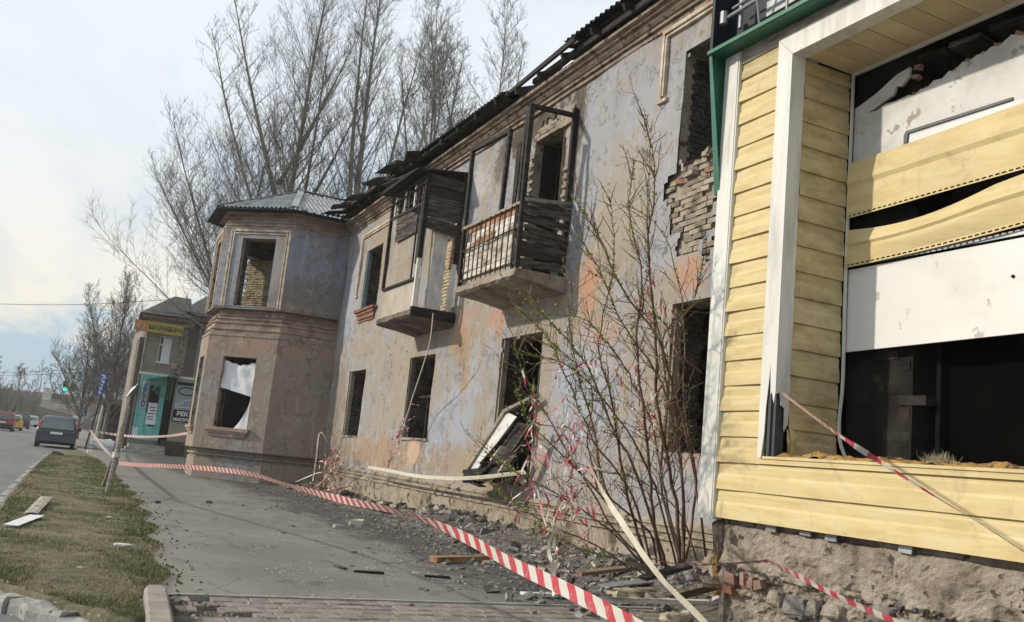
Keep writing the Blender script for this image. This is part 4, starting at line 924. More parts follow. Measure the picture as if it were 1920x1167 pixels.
# ---------------------------------------------------------------- collapsed window frame in the broken opening
fr = thing('fallen_window_unit', (6.6, 14.6, 1), 'collapsed dark window frame with white panels tipping out of the broken ground-floor opening', 'window frame')
def fb(a, b, w_, h_, mat, nm): 
    mb = MB(); mb.beam(a, b, w_, h_, up=(1, 0, 0), j=.012); mb.build(nm, mat, fr)
A = (6.45,15.08,0.97); Bq = (6.72,14.20,2.14); Cq = (6.80,13.25,2.40); D_ = (6.70,13.04,2.02); E1 = (6.38,13.47,1.10); F1 = (6.40,14.36,0.9)
fb(A, Bq, .07, .09, 'greywood', 'frame_rail'); fb(Bq, Cq, .06, .09, 'greywood', 'frame_rail'); fb(E1, (6.62,12.93,1.96), .05, .07, 'whitewood', 'frame_rail'); fb(A, E1, .22, .06, 'char', 'frame_rail')
mb = MB(); mb.prism([A, Bq, (6.74,13.80,2.05), (6.50,14.84,0.99)], (.02, 0, 0)); mb.build('white_panel', 'board', fr)
mb = MB(); mb.prism([(6.56,14.97,0.95), (6.76,13.95,1.98), (6.90,13.36,1.91), (6.60,13.84,0.95)], (.03, 0, 0)); mb.build('dark_backing', 'char', fr)
fb((6.50,14.56,1.21), (6.72,13.80,1.93), .02, .03, 'char', 'glazing_bar')
for (p, q, w_) in ((F1, (6.38,13.65,1.24), .16), ((6.40,14.90,0.93), (6.36,14.04,0.85), .14), ((6.38,13.68,0.94), (6.42,13.30,1.13), .13), ((6.45,13.47,1.17), (6.60,12.87,1.88), .16), ((6.40,14.25,0.91), (6.40,13.97,1.10), .15)):
    fb(p, q, .03, w_, 'char', 'burnt_board')
fb((6.38,13.76,1.28), (6.45,13.55,1.51), .03, .15, 'whitewood', 'burnt_board')
# tapes on the wall and rubble on the broken sill
for k, (x, y, sx) in enumerate(((6.95, 13.7, .2), (7.05, 13.9, .22), (7.0, 14.4, .16), (7.1, 14.7, .2))):
    mb = MB(); mb.obox((x, y, .97+.05*k), sx, .25, .12, (random.random(), random.random(), random.random()), .02)
    tag(mb.build('rubble_chunk', 'rubble'), ['rightmost grey masonry chunk lying in the broken ground-floor opening', 'second grey masonry chunk from the right in the broken opening', 'third grey masonry chunk from the right in the broken opening', 'leftmost grey masonry chunk, nearest the fallen window unit'][k], 'rubble', 'rubble chunks in the broken opening')
# ================================================================= YELLOW SHOP ANNEX (near right)
shop = thing('yellow_annex', (5.3, 4, 0), 'near shop annex clad in pale yellow vinyl siding with torn-out window and green canopy edge', 'shop annex')
def A(mb, name, mat, parent=shop, **k): return mb.build(name, mat, parent, **k)
YX = 5.0; LAP = .2144
prof = [(-.022, 0), (-.021, .055), (-.017, .105), (-.009, .125), (-.010, .18), (.0, LAP)]
def lapstrip(y0, y1, z0, x=YX, name='siding_panel', mat='siding', seed=0, bulge=.006, h=LAP, end=0):
    mb = MB(); n = max(3, int(abs(y1-y0)/.09)); rows = []
    for i in range(n+1):
        y = y0+(y1-y0)*i/n; b = bulge*fbm(y*2.3, z0*3, seed); e_ = end*max(0, 1-abs(y-y1)/.12)
        rows.append([(x+.012, y, z0)]+[(x+o+b*(1-v/LAP)-e_*(1-v/LAP), y, z0+v*h/LAP) for o, v in prof])
    mb.grid(rows); mb.poly(rows[0]); mb.poly(rows[-1][::-1]); return A(mb, name, mat)
for k in range(16):
    lapstrip(5.70, 6.25, 1.45+k*LAP, seed=k, bulge=.010, end=random.choice((0, .012, .02, -.004)))
for k, (z, h) in enumerate(((.99, .235), (1.225, .225))): lapstrip(.6, 6.25, z, seed=20+k, bulge=.012, h=h)
mb = MB(); mb.box(YX-.026, YX+.03, .6, 5.72, 1.452, 1.50, .002); mb.box(YX-.035, YX-.01, .6, 5.70, 1.492, 1.512, .001); A(mb, 'sill_trim', 'siding')
def trim(a, b, w, h, name, mat, par=shop, n=14, jj=.003):
    mb = MB(); a = Vector(a); b = Vector(b)
    return A(mb.beam(a, b, w, h, up=(1, 0, 0), j=0), name, mat, par)
lapstrip(5.70, 6.25, 4.88, seed=61, h=.16, mat='sidingdull')
mb = MB(); mb.box(YX-.02, YX+.03, .8, 6.25, 5.04, 5.20, .004); A(mb, 'eave_board', 'greywood')
# left white corner board with a fold line
mb = MB(); mb.box(YX-.045, YX+.06, 6.245, 6.45, .97, 5.16, 0); mb.box(YX-.052, YX-.044, 6.26, 6.30, .975, 5.15, 0); A(mb, 'corner_board', 'post')
# window corner post: front and inner faces, torn at the foot over a dark profile
mb = MB(); T = .0
front = [(5.735, 1.5), (5.735, 5.06), (5.56, 4.87), (5.56, 2.02), (5.575, 1.93), (5.60, 2.02), (5.615, 2.0), (5.632, 2.25), (5.64, 2.12), (5.66, 1.9), (5.665, 1.7), (5.69, 1.5)]
mb.prism([(YX-.045, y, z) for y, z in front], (.006, 0, 0)); A(mb, 'window_post', 'post')
mb = MB(); inner = [(YX-.04, 2.0), (YX-.04, 4.87), (YX+.10, 4.87), (YX+.10, 1.78), (YX+.06, 1.72), (YX+.055, 1.9), (YX+.02, 1.92), (YX, 2.02)]
mb.prism([(x, 5.56, z) for x, z in inner], (0, .006, 0)); A(mb, 'window_post_return', 'post')
mb = MB(); mb.box(YX-.01, YX+.08, 5.585, 5.69, 1.5, 4.95); mb.box(YX-.03, YX-.005, 5.62, 5.65, 1.5, 3.0); A(mb, 'steel_stud', 'darkmetal')
mb = MB(); mb.prism([(YX+.10, 5.555, 1.78), (YX+.12, 5.53, 1.65), (YX+.1, 5.54, 1.52), (YX+.16, 5.55, 1.52), (YX+.2, 5.55, 1.7)], (.004, .004, 0)); A(mb, 'torn_flap', 'siding')
# head beam: front and underside
mb = MB(); mb.prism([(YX-.045, 5.733, 5.062), (YX-.045, 5.558, 4.872), (YX-.045, .6, 4.84), (YX-.045, .6, 5.03)], (.006, 0, 0)); A(mb, 'head_beam', 'post')
mb = MB(); mb.box(YX-.04, YX+.10, .6, 5.56, 4.872, 4.878); A(mb, 'head_beam_soffit', 'post')
# reveal clad in siding, facing the camera
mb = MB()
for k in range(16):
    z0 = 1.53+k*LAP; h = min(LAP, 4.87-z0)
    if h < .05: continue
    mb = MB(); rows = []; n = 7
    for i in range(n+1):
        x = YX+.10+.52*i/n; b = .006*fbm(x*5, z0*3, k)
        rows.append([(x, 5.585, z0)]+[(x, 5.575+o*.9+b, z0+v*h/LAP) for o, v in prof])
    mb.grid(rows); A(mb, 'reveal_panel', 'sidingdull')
mb = MB(); mb.tube(cat_rom([(YX+.63, 5.54, 4.9), (YX+.63, 5.54, 3.0), (YX+.632, 5.53, 2.2), (YX+.62, 5.54, 1.9), (YX+.615, 5.52, 1.7), (YX+.66, 5.47, 1.52)], 4), .014, 4); A(mb, 'channel_trim', 'post')
# soffit panels
y = 5.56; k = 0
while y > .8:
    mb = MB(); z = 4.885+.006*fbm(y, 1, 1); mb.quad((YX+.10, y, z), (YX+.62, y, z-.006), (YX+.62, y-.206, z-.006), (YX+.10, y-.206, z)); mb.quad((YX+.1, y-.206, z), (YX+.62, y-.206, z-.006), (YX+.62, y-.206, z+.02), (YX+.10, y-.206, z+.02)); mb.quad((YX+.1, y, z), (YX+.62, y, z-.006), (YX+.62, y, z+.02), (YX+.10, y, z+.02)); A(mb, 'soffit_panel', 'soffit'); y -= .2144
mb = MB(); mb.box(YX+.615, YX+.64, .8, 5.55, 4.85, 4.885, .001); A(mb, 'channel_trim', 'post')
# back of the opening: ragged white board
bx = 5.66
up = [(5.54, 3.9), (5.54, 4.56), (5.39, 4.60), (5.30, 4.63), (5.10, 4.72), (4.97, 4.74), (4.975, 4.66), (5.05, 4.60), (5.10, 4.62), (5.13, 4.55), (5.22, 4.53), (5.30, 4.50), (5.40, 4.48), (5.30, 4.47), (5.2, 4.50), (5.10, 4.49), (4.98, 4.50), (4.92, 4.48), (4.86, 4.51), (4.80, 4.50), (4.74, 4.54), (4.66, 4.53), (4.60, 4.57), (4.56, 4.55), (4.48, 4.60), (4.43, 4.58), (4.36, 4.61), (4.30, 4.60), (4.24, 4.63), (4.18, 4.61), (4.08, 4.66), (4.0, 4.62), (3.9, 4.66), (3.7, 4.64), (3.2, 4.7), (2.2, 4.75), (2.2, 3.9)]
mb = MB(); mb.prism([(bx, y, z) for y, z in up], (.025, 0, 0)); A(mb, 'wall_board', 'board')
# broken edge of bricks and lath behind the tear
r = random.Random(4)
for k, (y, z) in enumerate([p for p in up if p[1] > 4.44 and 3.9 < p[0] < 5.0]):
    mb = MB(); mb.obox((bx+.06, y-.03, z-.0), .05, .05+.05*r.random(), .035, (r.random(), r.random()*.5, 0), .012); A(mb, 'brick_fragment', 'redbrick')
mb = MB(); mb.prism([(bx-.014, 5.0, 4.16), (bx-.014, 4.98, 4.19), (bx-.014, 4.06, 4.17), (bx-.014, 4.06, 4.15), (bx-.014, 4.96, 4.165), (bx-.014, 4.97, 4.07), (bx-.014, 5.0, 4.05)], (.012, 0, 0)); A(mb, 'metal_strip', 'darkmetal')
mb = MB(); mb.quad((bx-.004, 4.95, 3.98), (bx-.004, 3.0, 4.05), (bx-.004, 3.0, 4.13), (bx-.004, 4.95, 4.14)); A(mb, 'foil_strip', 'panelwhite')
# two loose yellow double panels with punched nailing hems
def loose(top, bot, bulge, name, ym=5.54, y1=2.4, laps=2):
    """top/bot: functions of t in 0..1 along the length"""
    mb = MB(); n = 60; rows = []; hem = []
    for i in range(n+1):
        t_ = i/n; y = ym+(y1-ym)*t_; a = top(t_); b = bot(t_); row = []
        for s in [q/12 for q in range(13)]:
            seg = (s*laps) % 1 if s < 1 else 1; o = -.020*seg if s > 0 else 0
            row.append((bx-.03+o-bulge(t_)*math.sin(math.pi*s), y, a+(b-a)*s))
        rows.append(row); hem.append((y, b, row[-1][0]))
    mb.grid(rows); o = A(mb, name, 'siding', smooth=False)
    # nailing hem under the bottom edge: strip with dashes left open
    hb = MB()
    for i in range(n):
        y, b, x = hem[i]; y2, b2, x2 = hem[i+1]
        for (q0, q1) in ((0, .012), (.024, .036)): hb.quad((x, y, b-q0), (x2, y2, b2-q0), (x2, y2, b2-q1), (x, y, b-q1))
        ym_ = y+(y2-y)*.35; bm_ = b+(b2-b)*.35; hb.quad((x, y, b-.012), (x, ym_, bm_-.012), (x, ym_, bm_-.024), (x, y, b-.024))
    stuff(A(hb, 'nailing_hem', 'siding'))
loose(lambda t: 4.06+.06*t, lambda t: 3.60+.06*t, lambda t: .015, 'loose_panel')
loose(lambda t: 3.47-.06*math.sin(min(1, t*2.3)*math.pi)*.9+.20*t*t*2 if t < .9 else 3.47+.32, lambda t: 3.175+.02*t+.09*t*t*2, lambda t: .05*math.sin(math.pi*min(1, t*1.6)), 'loose_panel')
mb = MB(); mb.prism([(bx-.002, 5.54, 3.13), (bx-.002, 2.2, 3.12), (bx-.002, 2.2, 2.47), (bx-.002, 3.94, 2.46), (bx-.002, 5.54, 2.435)], (.02, 0, 0)); A(mb, 'white_panel', 'panelwhite')
mb = MB(); mb.quad((bx-.006, 5.5, 3.17), (bx-.006, 2.2, 3.20), (bx-.006, 2.2, 3.14), (bx-.006, 5.5, 3.15)); A(mb, 'grey_hem_strip', 'greymetal')
mb = MB(); mb.tube([(bx-.012, 4.05, 2.86), (bx+.01, 4.05, 2.86)], .012, 8); A(mb, 'bolt_hole', 'blackpaint')
# dark room behind
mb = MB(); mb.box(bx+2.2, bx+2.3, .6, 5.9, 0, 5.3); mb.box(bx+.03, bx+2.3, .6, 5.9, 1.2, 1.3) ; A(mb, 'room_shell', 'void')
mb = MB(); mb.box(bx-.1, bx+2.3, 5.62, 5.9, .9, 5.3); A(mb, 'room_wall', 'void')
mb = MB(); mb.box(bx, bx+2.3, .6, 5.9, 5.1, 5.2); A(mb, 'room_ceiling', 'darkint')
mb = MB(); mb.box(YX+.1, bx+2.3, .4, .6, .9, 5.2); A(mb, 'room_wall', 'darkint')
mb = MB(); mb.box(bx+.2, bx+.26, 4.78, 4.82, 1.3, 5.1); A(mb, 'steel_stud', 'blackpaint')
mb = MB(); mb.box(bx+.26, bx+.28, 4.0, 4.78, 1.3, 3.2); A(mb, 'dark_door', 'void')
# brick pier inside with fallen plaster
z = 1.3; row = 0
ibm = [brick_mesh('brick', .25, .12, .075, 40+i) for i in range(3)]
for me in ibm: me.materials.append(M['shadedsootbrick'])
while z < 2.6:
    y = 5.48-(.12 if row % 2 else 0)
    while y > 4.98-.12*fbm(z*3, 1, 1):
        if r.random() < .9: inst('brick', r.choice(ibm), shop, Matrix.Translation((bx+.16+.02*r.random()-shop.location.x, y-4, z))@Matrix.Rotation(r.gauss(0, .04), 4, 'Z'))
        y -= .262
    z += .092; row += 1
mb = MB(); mb.box(bx+.112, bx+.5, 4.96, 5.62, 1.25, 5.1); A(mb, 'pier_core', 'shadedsootbrick')
# upper burnt structure seen over the board
for k in range(5):
    mb = MB(); mb.obox((bx+.35, 4.9-k*.33, 4.82), .5, .26, .05, (.1*r.random(), .1*r.random(), .2*r.random()), .01); A(mb, 'burnt_board', 'charh')
# sill: foam, dirt, wool
mb = MB(); rows = []
for i in range(121):
    y = 5.62-(5.62-.8)*i/120; rows.append([(YX+.0+.66*k/12, y, 1.498+.030*(k > 0)+.035*max(0, fbm(y*4, k*.5, 3)+.25)+.016*fbm(y*18, k*1.5, 2)+.012*k/12) for k in range(13)])
mb.grid(rows); A(mb, 'foam_sill', 'foam')
# foundation wall: plaster over stones
fm = MB(); rows = []; ny = 200; nz = 56
for i in range(ny+1):
    y = 6.22-5.4*i/ny; row = []
    for k in range(nz+1):
        z = -.25+1.27*k/nz
        x = 5.055
        led = .57+.05*fbm(y*2, 1, 5)
        if z < led: x += .035 if z > .40 else .05
        d = .05*fbm(y*2.2, z*2.2, 3)+.035*fbm(y*6, z*9, 4)+.018*fbm(y*20, z*20, 6); e_ = fbm(y*3.1, z*4, 11)
        d -= .035 if e_ > .12 else 0
        d *= .38 if z > led+.05 else 1.0
        if z > .93: x += .03+.05*max(0, fbm(y*5, z*5, 1))
        row.append((x-d, y, z))
    rows.append(row)
fm.grid(rows); left = [[(p[0]+.45*q/5+.02*fbm(q, p[2]*5, 2), p[1]+.012*fbm(p[2]*6, q, 1), p[2]) for p in rows[0]] for q in range(6)]; fm.grid(left); A(fm, 'foundation_wall', 'oldplaster')
def rock(mb, c, sx, sy, sz, seed, n=4):
    i0 = len(mb.v); N = 12; K = 8
    for a in range(K+1):
        th = math.pi*a/K
        for b_ in range(N):
            ph = 2*math.pi*b_/N; d = Vector((math.sin(th)*math.cos(ph), math.sin(th)*math.sin(ph), math.cos(th)))
            q = Vector([math.copysign(abs(t_)**.55, t_) for t_ in d]); k = 1+.26*fbm(d.x*1.6+seed, d.y*1.6, d.z*1.6)+.10*fbm(d.x*5+seed, d.y*5, d.z*5)
            mb.v.append((c[0]+q.x*sx*k, c[1]+q.y*sy*k, c[2]+q.z*sz*k))
    for a in range(K):
        for b_ in range(N): mb.f.append((i0+a*N+b_, i0+(a+1)*N+b_, i0+(a+1)*N+(b_+1) % N, i0+a*N+(b_+1) % N))
    return mb
for (zc, zh, st, sd_) in ((.455, .075, 5.60, 1), (.30, .07, 5.15, 2), (.13, .07, 5.5, 3)):
    y = st
    while y > 1.0:
        w_ = r.uniform(.07, .24); hh = zh*r.uniform(.65, 1.15); mb = MB()
        rock(mb, (5.065+r.uniform(-.02, .015), y-w_/2, zc+.035*math.sin(y*3+sd_)+r.uniform(-.025, .025)), .055, w_*.54, hh, y+sd_*7)
        if r.random() < .85: A(mb, 'foundation_stone', r.choice(('stone', 'stone', 'oldplaster')), smooth=False)
        y -= w_+r.uniform(.0, .05)
for (y, z, w_, h, rt) in ((6.10, .52, .14, .10, .1), (5.93, .535, .055, .115, -.1), (5.83, .53, .05, .11, .15), (5.75, .52, .10, .09, -.25), (6.12, .42, .14, .06, 0)):
    mb = MB(); mb.obox((5.085, y, z), .10, w_*.9, h*.8, (rt, 0, 0), .012); A(mb, 'brick', 'redbrick')
for (y, h) in ((5.62, .055), (5.0, .06), (4.35, .06), (5.25, .03)):
    mb = MB(); mb.obox((5.04, y, .965), .02, .11, h, (0, 0, 0), .004); A(mb, 'metal_bracket', 'greymetal')
for k in range(60):
    y = 6.1-r.random()*3; z = .55+.05*r.random() if r.random() < .7 else .30+.3*r.random(); mb = MB() if k == 0 else mb
    s_ = r.uniform(.008, .03); mb.obox((5.035+.02*r.random(), y, z), s_, s_*1.5, s_, (r.random()*3, r.random()*3, 0), s_*.2)
stuff(A(mb, 'mortar_crumbs', 'stone'))
# tarry lump and foam drips at the corner
mb = MB(); rock(mb, (5.10, 6.27, .82), .09, .06, .17, 3); A(mb, 'tar_lump', 'ash')
mb = MB(); rock(mb, (5.06, 6.28, .62), .035, .03, .13, 6); rock(mb, (5.07, 6.26, .45), .04, .04, .09, 7); stuff(A(mb, 'foam_drip', 'foam'))
# upper side wall / body of the annex
mb = MB(); mb.box(YX+.07, FX-.15, 6.18, 6.24, 0, 6.6); A(mb, 'side_wall', 'oldplaster')
mb = MB(); mb.box(YX+.06, YX+.10, .6, 6.2, 5.06, 7.2); A(mb, 'upper_wall', 'board')
# green canopy edge: tray, lip, drop strip; navy sign box and brackets above
mb = MB(); mb.hexa([(4.79, .8, 5.06), (5.05, .8, 5.06), (5.05, 6.50, 5.19), (4.79, 6.50, 5.16), (4.79, .8, 5.075), (5.05, .8, 5.075), (5.05, 6.5, 5.205), (4.79, 6.5, 5.175)]); A(mb, 'canopy_tray', 'green')
mb = MB(); mb.hexa([(4.775, .8, 5.06), (4.79, .8, 5.06), (4.79, 6.50, 5.165), (4.775, 6.50, 5.165), (4.775, .8, 5.095), (4.79, .8, 5.095), (4.79, 6.5, 5.20), (4.775, 6.5, 5.20)]); A(mb, 'canopy_lip', pm('bright_green_edge', [(.01, .11, .06), (.02, .17, .10)], 2, .4, .1, 12, spec=.5))
mb = MB(); mb.prism([(4.80, 6.50, 5.20), (5.06, 6.50, 5.20), (5.035, 6.5, 4.6), (5.03, 6.5, 3.86), (4.965, 6.5, 3.85)], (0, .008, 0)); A(mb, 'green_drop_strip', 'green')
mb = MB(); mb.prism([(4.80, 6.50, 3.9+1.3), (4.965, 6.5, 3.85), (4.965, 6.42, 3.85), (4.80, 6.46, 5.2)], (-.006, 0, 0)); A(mb, 'green_drop_strip', 'green')
mb = MB(); mb.box(4.83, 5.2, 6.50, 6.54, 5.20, 7.0); A(mb, 'sign_box_side', 'navy')
mb = MB(); mb.box(5.03, 5.06, .8, 6.5, 5.2, 7.0); A(mb, 'sign_box_back', 'navy')
mb = MB(); mb.box(4.98, 5.02, 1.0, 5.95, 5.38, 6.6); A(mb, 'sign_backing', 'greymetal')
for (a, b, q) in (((4.86, 6.35, 5.50), (4.86, 3.5, 5.52), .018), ((4.90, 6.2, 5.35), (4.90, 6.2, 6.6), .02), ((4.92, 5.95, 5.25), (4.80, 5.9, 5.62), .012), ((4.88, 6.3, 5.58), (4.88, 4.5, 5.62), .012), ((4.9, 5.6, 5.25), (4.9, 5.55, 6.2), .012)):
    mb = MB(); mb.tube([a, b], q, 8); A(mb, 'bracket_pipe', 'greymetal')
mb = MB(); mb.tube([(4.84, 6.37, 5.44), (4.84, 6.37, 5.56)], .035, 8); A(mb, 'pipe_clamp', 'greymetal')
# wool clump on the sill
wl = thing('wool_clump', (5.08, 4.15, 1.51), 'tuft of fibrous mineral wool lying on the torn shop window sill', 'wool clump')
mb = MB()
for k in range(900):
    a = r.random()*6.28; e_ = r.random()*1.3; l_ = .06*(.5+r.random()); c = Vector((5.08+r.gauss(0, .022), 4.15+r.gauss(0, .045), 1.515+abs(r.gauss(0, .015))))
    d = Vector((math.cos(a)*math.cos(e_), math.sin(a)*math.cos(e_), math.sin(e_))); s_ = Vector((-d.y, d.x, 0))*.0016; m_ = c+d*l_*.5+Vector((r.gauss(0, .01), r.gauss(0, .01), 0)); q = c+d*l_
    mb.quad(c-s_, c+s_, m_+s_, m_-s_); mb.tri(m_-s_, m_+s_, q)
stuff(mb.build('wool_fibres', 'wool', wl))
mb = MB(); rock(mb, (5.08, 4.15, 1.52), .04, .075, .03, 2); mb.build('wool_core', 'wool', wl)
for k, (y, x, l_, lb) in enumerate(((4.62, 5.1, .12, 'bent black metal scrap on the torn shop window sill'), (5.32, 5.15, .10, 'pale flake of foam on the sill beside the torn window post'))):
    mb = MB(); mb.tube(cat_rom([(x, y+l_, 1.53), (x, y, 1.545), (x-.02, y-l_*.7, 1.555), (x, y-l_, 1.54)], 3), .009 if k == 0 else .02, 5); tag(mb.build('scrap', 'char' if k == 0 else 'wool'), lb, 'scrap')
# ================================================================= TREES
def branch_pts(p, d, L, n, curl, jit, rr):
    pts = [p.copy()]; d = d.normalized()
    for i in range(n):
        d = (d+Vector((rr.gauss(0, jit), rr.gauss(0, jit), rr.gauss(0, jit)+curl))).normalized(); p = p+d*(L/n); pts.append(p.copy())
    return pts
def make_tree(name, seed, H, r0, label, spread=1.0, first=.22, nprim=34, forks=(), lean=(0, 0), loc=(0, 0, 0), twig=.0085, low=0.0, group='bare poplars behind the ruined house', dens=1.0, ang=(28, 50)):
    rr = random.Random(seed); root = thing(name, loc, label, 'tree', group); L0 = Vector(loc)
    tk = MB(); lim = MB(); tw = MB()
    def twigs(P, rad, L, depth):
        # secondary and tertiary growth along a limb
        n = int(len(P)-1); seglen = L/n; cnt = max(4, int(L*3.3*dens))
        for k in range(cnt):
            q = rr.uniform(.12, 1.0)*n; i = min(int(q), n-1); p = P[i].lerp(P[i+1], q-i); d = (P[i+1]-P[i]).normalized()
            ax = d.orthogonal().normalized(); ax.rotate(Matrix.Rotation(rr.random()*6.28, 3, d)); a = R(rr.uniform(28, 55)); nd = d*math.cos(a)+ax*math.sin(a); nd.z += .22
            l2 = (.45 if depth else .5)*L*rr.uniform(.4, 1)*(1.15-q/n*.75); l2 = max(.5, min(l2, 3.0))
            r2 = max(twig, min(.02+twig*.5, rad*.3*(1-q/n*.6))); s = branch_pts(p, nd, l2, 4, .09, .07, rr); tw.tube(s, [r2, r2*.8, r2*.6, twig*.7, twig*.4], 3)
            if depth: continue
            for m_ in range(max(2, int(l2*4.8*dens))):
                q2 = rr.uniform(.15, 1)*4; i2 = min(int(q2), 3); p2 = s[i2].lerp(s[i2+1], q2-i2); d2 = (s[i2+1]-s[i2]).normalized(); ax = d2.orthogonal().normalized(); ax.rotate(Matrix.Rotation(rr.random()*6.28, 3, d2))
                nd = d2*.75+ax*.65+Vector((0, 0, .15)); l3 = rr.uniform(.25, .8)*min(1.1, l2*.5+.3); s3 = branch_pts(p2, nd, l3, 2, .08, .10, rr); tw.tube(s3, [twig*.8, twig*.6, twig*.35], 3)
                if rr.random() < .8:
                    e_ = s3[1]; nd = (nd.normalized()+Vector((rr.gauss(0, .5), rr.gauss(0, .5), rr.gauss(.1, .4)))).normalized(); tw.tube([e_, e_+nd*l3*.5], [twig*.6, twig*.3], 3)
    def axis(base, d, L, rad, f0, npr):
        npr = int(npr*1.4)
        n = 14; P = branch_pts(base, d, L, n, .012, .02, rr); tk.tube(P, [rad*(1-i/n)**1.05+.012 for i in range(n+1)], 8)
        for k in range(npr):
            t_ = f0+(1-f0)*(k+rr.random())/npr; q = t_*n; i = min(int(q), n-1); p = P[i].lerp(P[i+1], q-i); az = k*2.4+rr.uniform(-.6, .6)
            a = R(rr.uniform(*ang)*(1.25-.5*t_)); Lb = spread*L*(.34*(1-t_)**.7+.05)*rr.uniform(.7, 1.15); dd = Vector((math.cos(az)*math.sin(a), math.sin(az)*math.sin(a), math.cos(a)))
            rb_ = rad*(1-t_)*.22+.011; s = branch_pts(p, dd, Lb, 7, .07, .045, rr); lim.tube(s, [rb_*(1-j/8)**.9 for j in range(8)], 5); twigs(s, rb_, Lb, 0)
        twigs(P[-5:], rad*.3, L*.3, 0)
    b = Vector(loc); axis(b, Vector((lean[0], lean[1], 1)), H, r0, first, nprim)
    for (f, az, a, lf, rf) in forks:
        p = b+Vector((lean[0], lean[1], 1)).normalized()*H*f; dd = Vector((math.cos(R(az))*math.sin(R(a)), math.sin(R(az))*math.sin(R(a)), math.cos(R(a)))); axis(p, dd, H*lf, r0*rf, .12, int(nprim*.55))
    tk.build('trunk', 'bark', root, smooth=True); stuff(lim.build('limbs', 'bark', root, smooth=True)); stuff(tw.build('crown', 'twig', root)); return root
def at(x, y, z=0): return (x, y, z)
# large poplars right behind the bay
make_tree('poplar_tree', 3, 25.5, .27, 'tall bare poplar rising directly behind the grey bay roof', .92, .30, 34, ((.50, 180, 22, .44, .42), (.53, 20, 26, .40, .38), (.40, 185, 30, .42, .32)), loc=(7.3, 43.6, 0))
make_tree('poplar_tree', 8, 24.0, .19, 'thinner bare poplar just right of the one behind the bay roof', .7, .36, 24, ((.50, 10, 20, .40, .5),), loc=(8.75, 45, 0))
make_tree('poplar_tree', 12, 18.0, .19, 'low spreading bare poplar whose branches reach furthest left behind the bay', 1.45, .22, 30, ((.34, 180, 42, .50, .42), (.30, 170, 24, .66, .45)), loc=(6.9, 45.5, 0), ang=(34, 62))
make_tree('poplar_tree', 21, 26.5, .27, 'tall dense bare poplar above the left end of the burnt roof', .62, .30, 36, ((.38, 160, 7, .6, .5),), loc=(10.8, 42, 0), dens=1.2, ang=(18, 34))
make_tree('poplar_tree', 27, 25.0, .22, 'bare poplar leaning right above the burnt roof, beside the densest one', .62, .36, 26, ((.45, 20, 18, .5, .5),), lean=(.13, 0), loc=(11.2, 43.5, 0), ang=(22, 44))
make_tree('poplar_tree', 33, 31.5, .20, 'distant bare poplar seen over the middle of the burnt roof', .75, .4, 26, ((.6, 30, 14, .34, .6),), loc=(19.0, 54, 0), twig=.012)
make_tree('poplar_tree', 35, 30.5, .18, 'distant slender bare poplar over the roof, second from the right', .7, .4, 22, ((.6, 150, 12, .34, .6),), loc=(20.8, 54, 0), twig=.012)
make_tree('poplar_tree', 31, 29.0, .17, 'distant bare poplar over the roof, leftmost of the distant group', .7, .4, 24, ((.6, 150, 12, .34, .6),), loc=(17.0, 53, 0), twig=.012)
make_tree('poplar_tree', 38, 33.5, .19, 'distant bare poplar standing furthest right over the burnt roof', .7, .4, 24, ((.62, 10, 10, .3, .6),), loc=(23.6, 55, 0), twig=.012)
# street trees by the brick shop
tA = make_tree('street_tree', 41, 10.8, .14, 'tall bare street tree beside the brick shop, against the pale sky', 1.25, .10, 34, ((.22, 170, 20, .72, .6),), loc=(2.3, 66, 0), twig=.012, dens=1.3, group='bare street trees on the far side street', ang=(24, 44))
make_tree('street_tree', 44, 7.6, .12, 'bushy bare street tree left of the tallest one by the brick shop', 1.5, .10, 28, ((.2, 180, 28, .7, .7), (.2, 10, 20, .7, .6)), loc=(.8, 72, 0), twig=.013, dens=1.2, group='bare street trees on the far side street')
make_tree('street_tree', 46, 8.6, .12, 'bare street tree standing half behind the brick shop corner', 1.4, .10, 28, ((.2, 180, 24, .7, .7),), loc=(3.2, 76, 0), twig=.013, dens=1.2, group='bare street trees on the far side street')
# far row across the junction: one modest mesh, copied
fars = []
for s, H in ((51, 11), (53, 13)):
    fars.append(make_tree('far_tree', s, H, .2, 'hazy bare tree in the row beyond the junction at the far left', 1.3, .2, 12, ((.25, 180, 24, .7, .7),), loc=(0, 0, 0), twig=.045, group='hazy tree row beyond the junction', dens=.42))
rr = random.Random(5)
lab = ['leftmost hazy bare tree beyond the junction', 'second hazy bare tree from the left beyond the junction', 'third hazy bare tree from the left beyond the junction', 'fourth hazy bare tree from the left beyond the junction', 'fifth hazy bare tree from the left, over the low long building', 'sixth hazy bare tree from the left, over the low long building', 'seventh hazy bare tree from the left, above the traffic light', 'rightmost hazy bare tree of the row beyond the junction']
for k, x in enumerate((-24, -19.5, -15.5, -12, -8.5, -5.0, -1.5, 2.0)):
    o = fars[k % 2] if k < 2 else copy_tree(fars[k % 2]); o.location = (x, 182+rr.uniform(-8, 8), -.1); o.rotation_euler.z = rr.random()*6; s_ = rr.uniform(.75, 1.05); o.scale = (s_*1.2, s_*1.2, s_); o['label'] = lab[k]
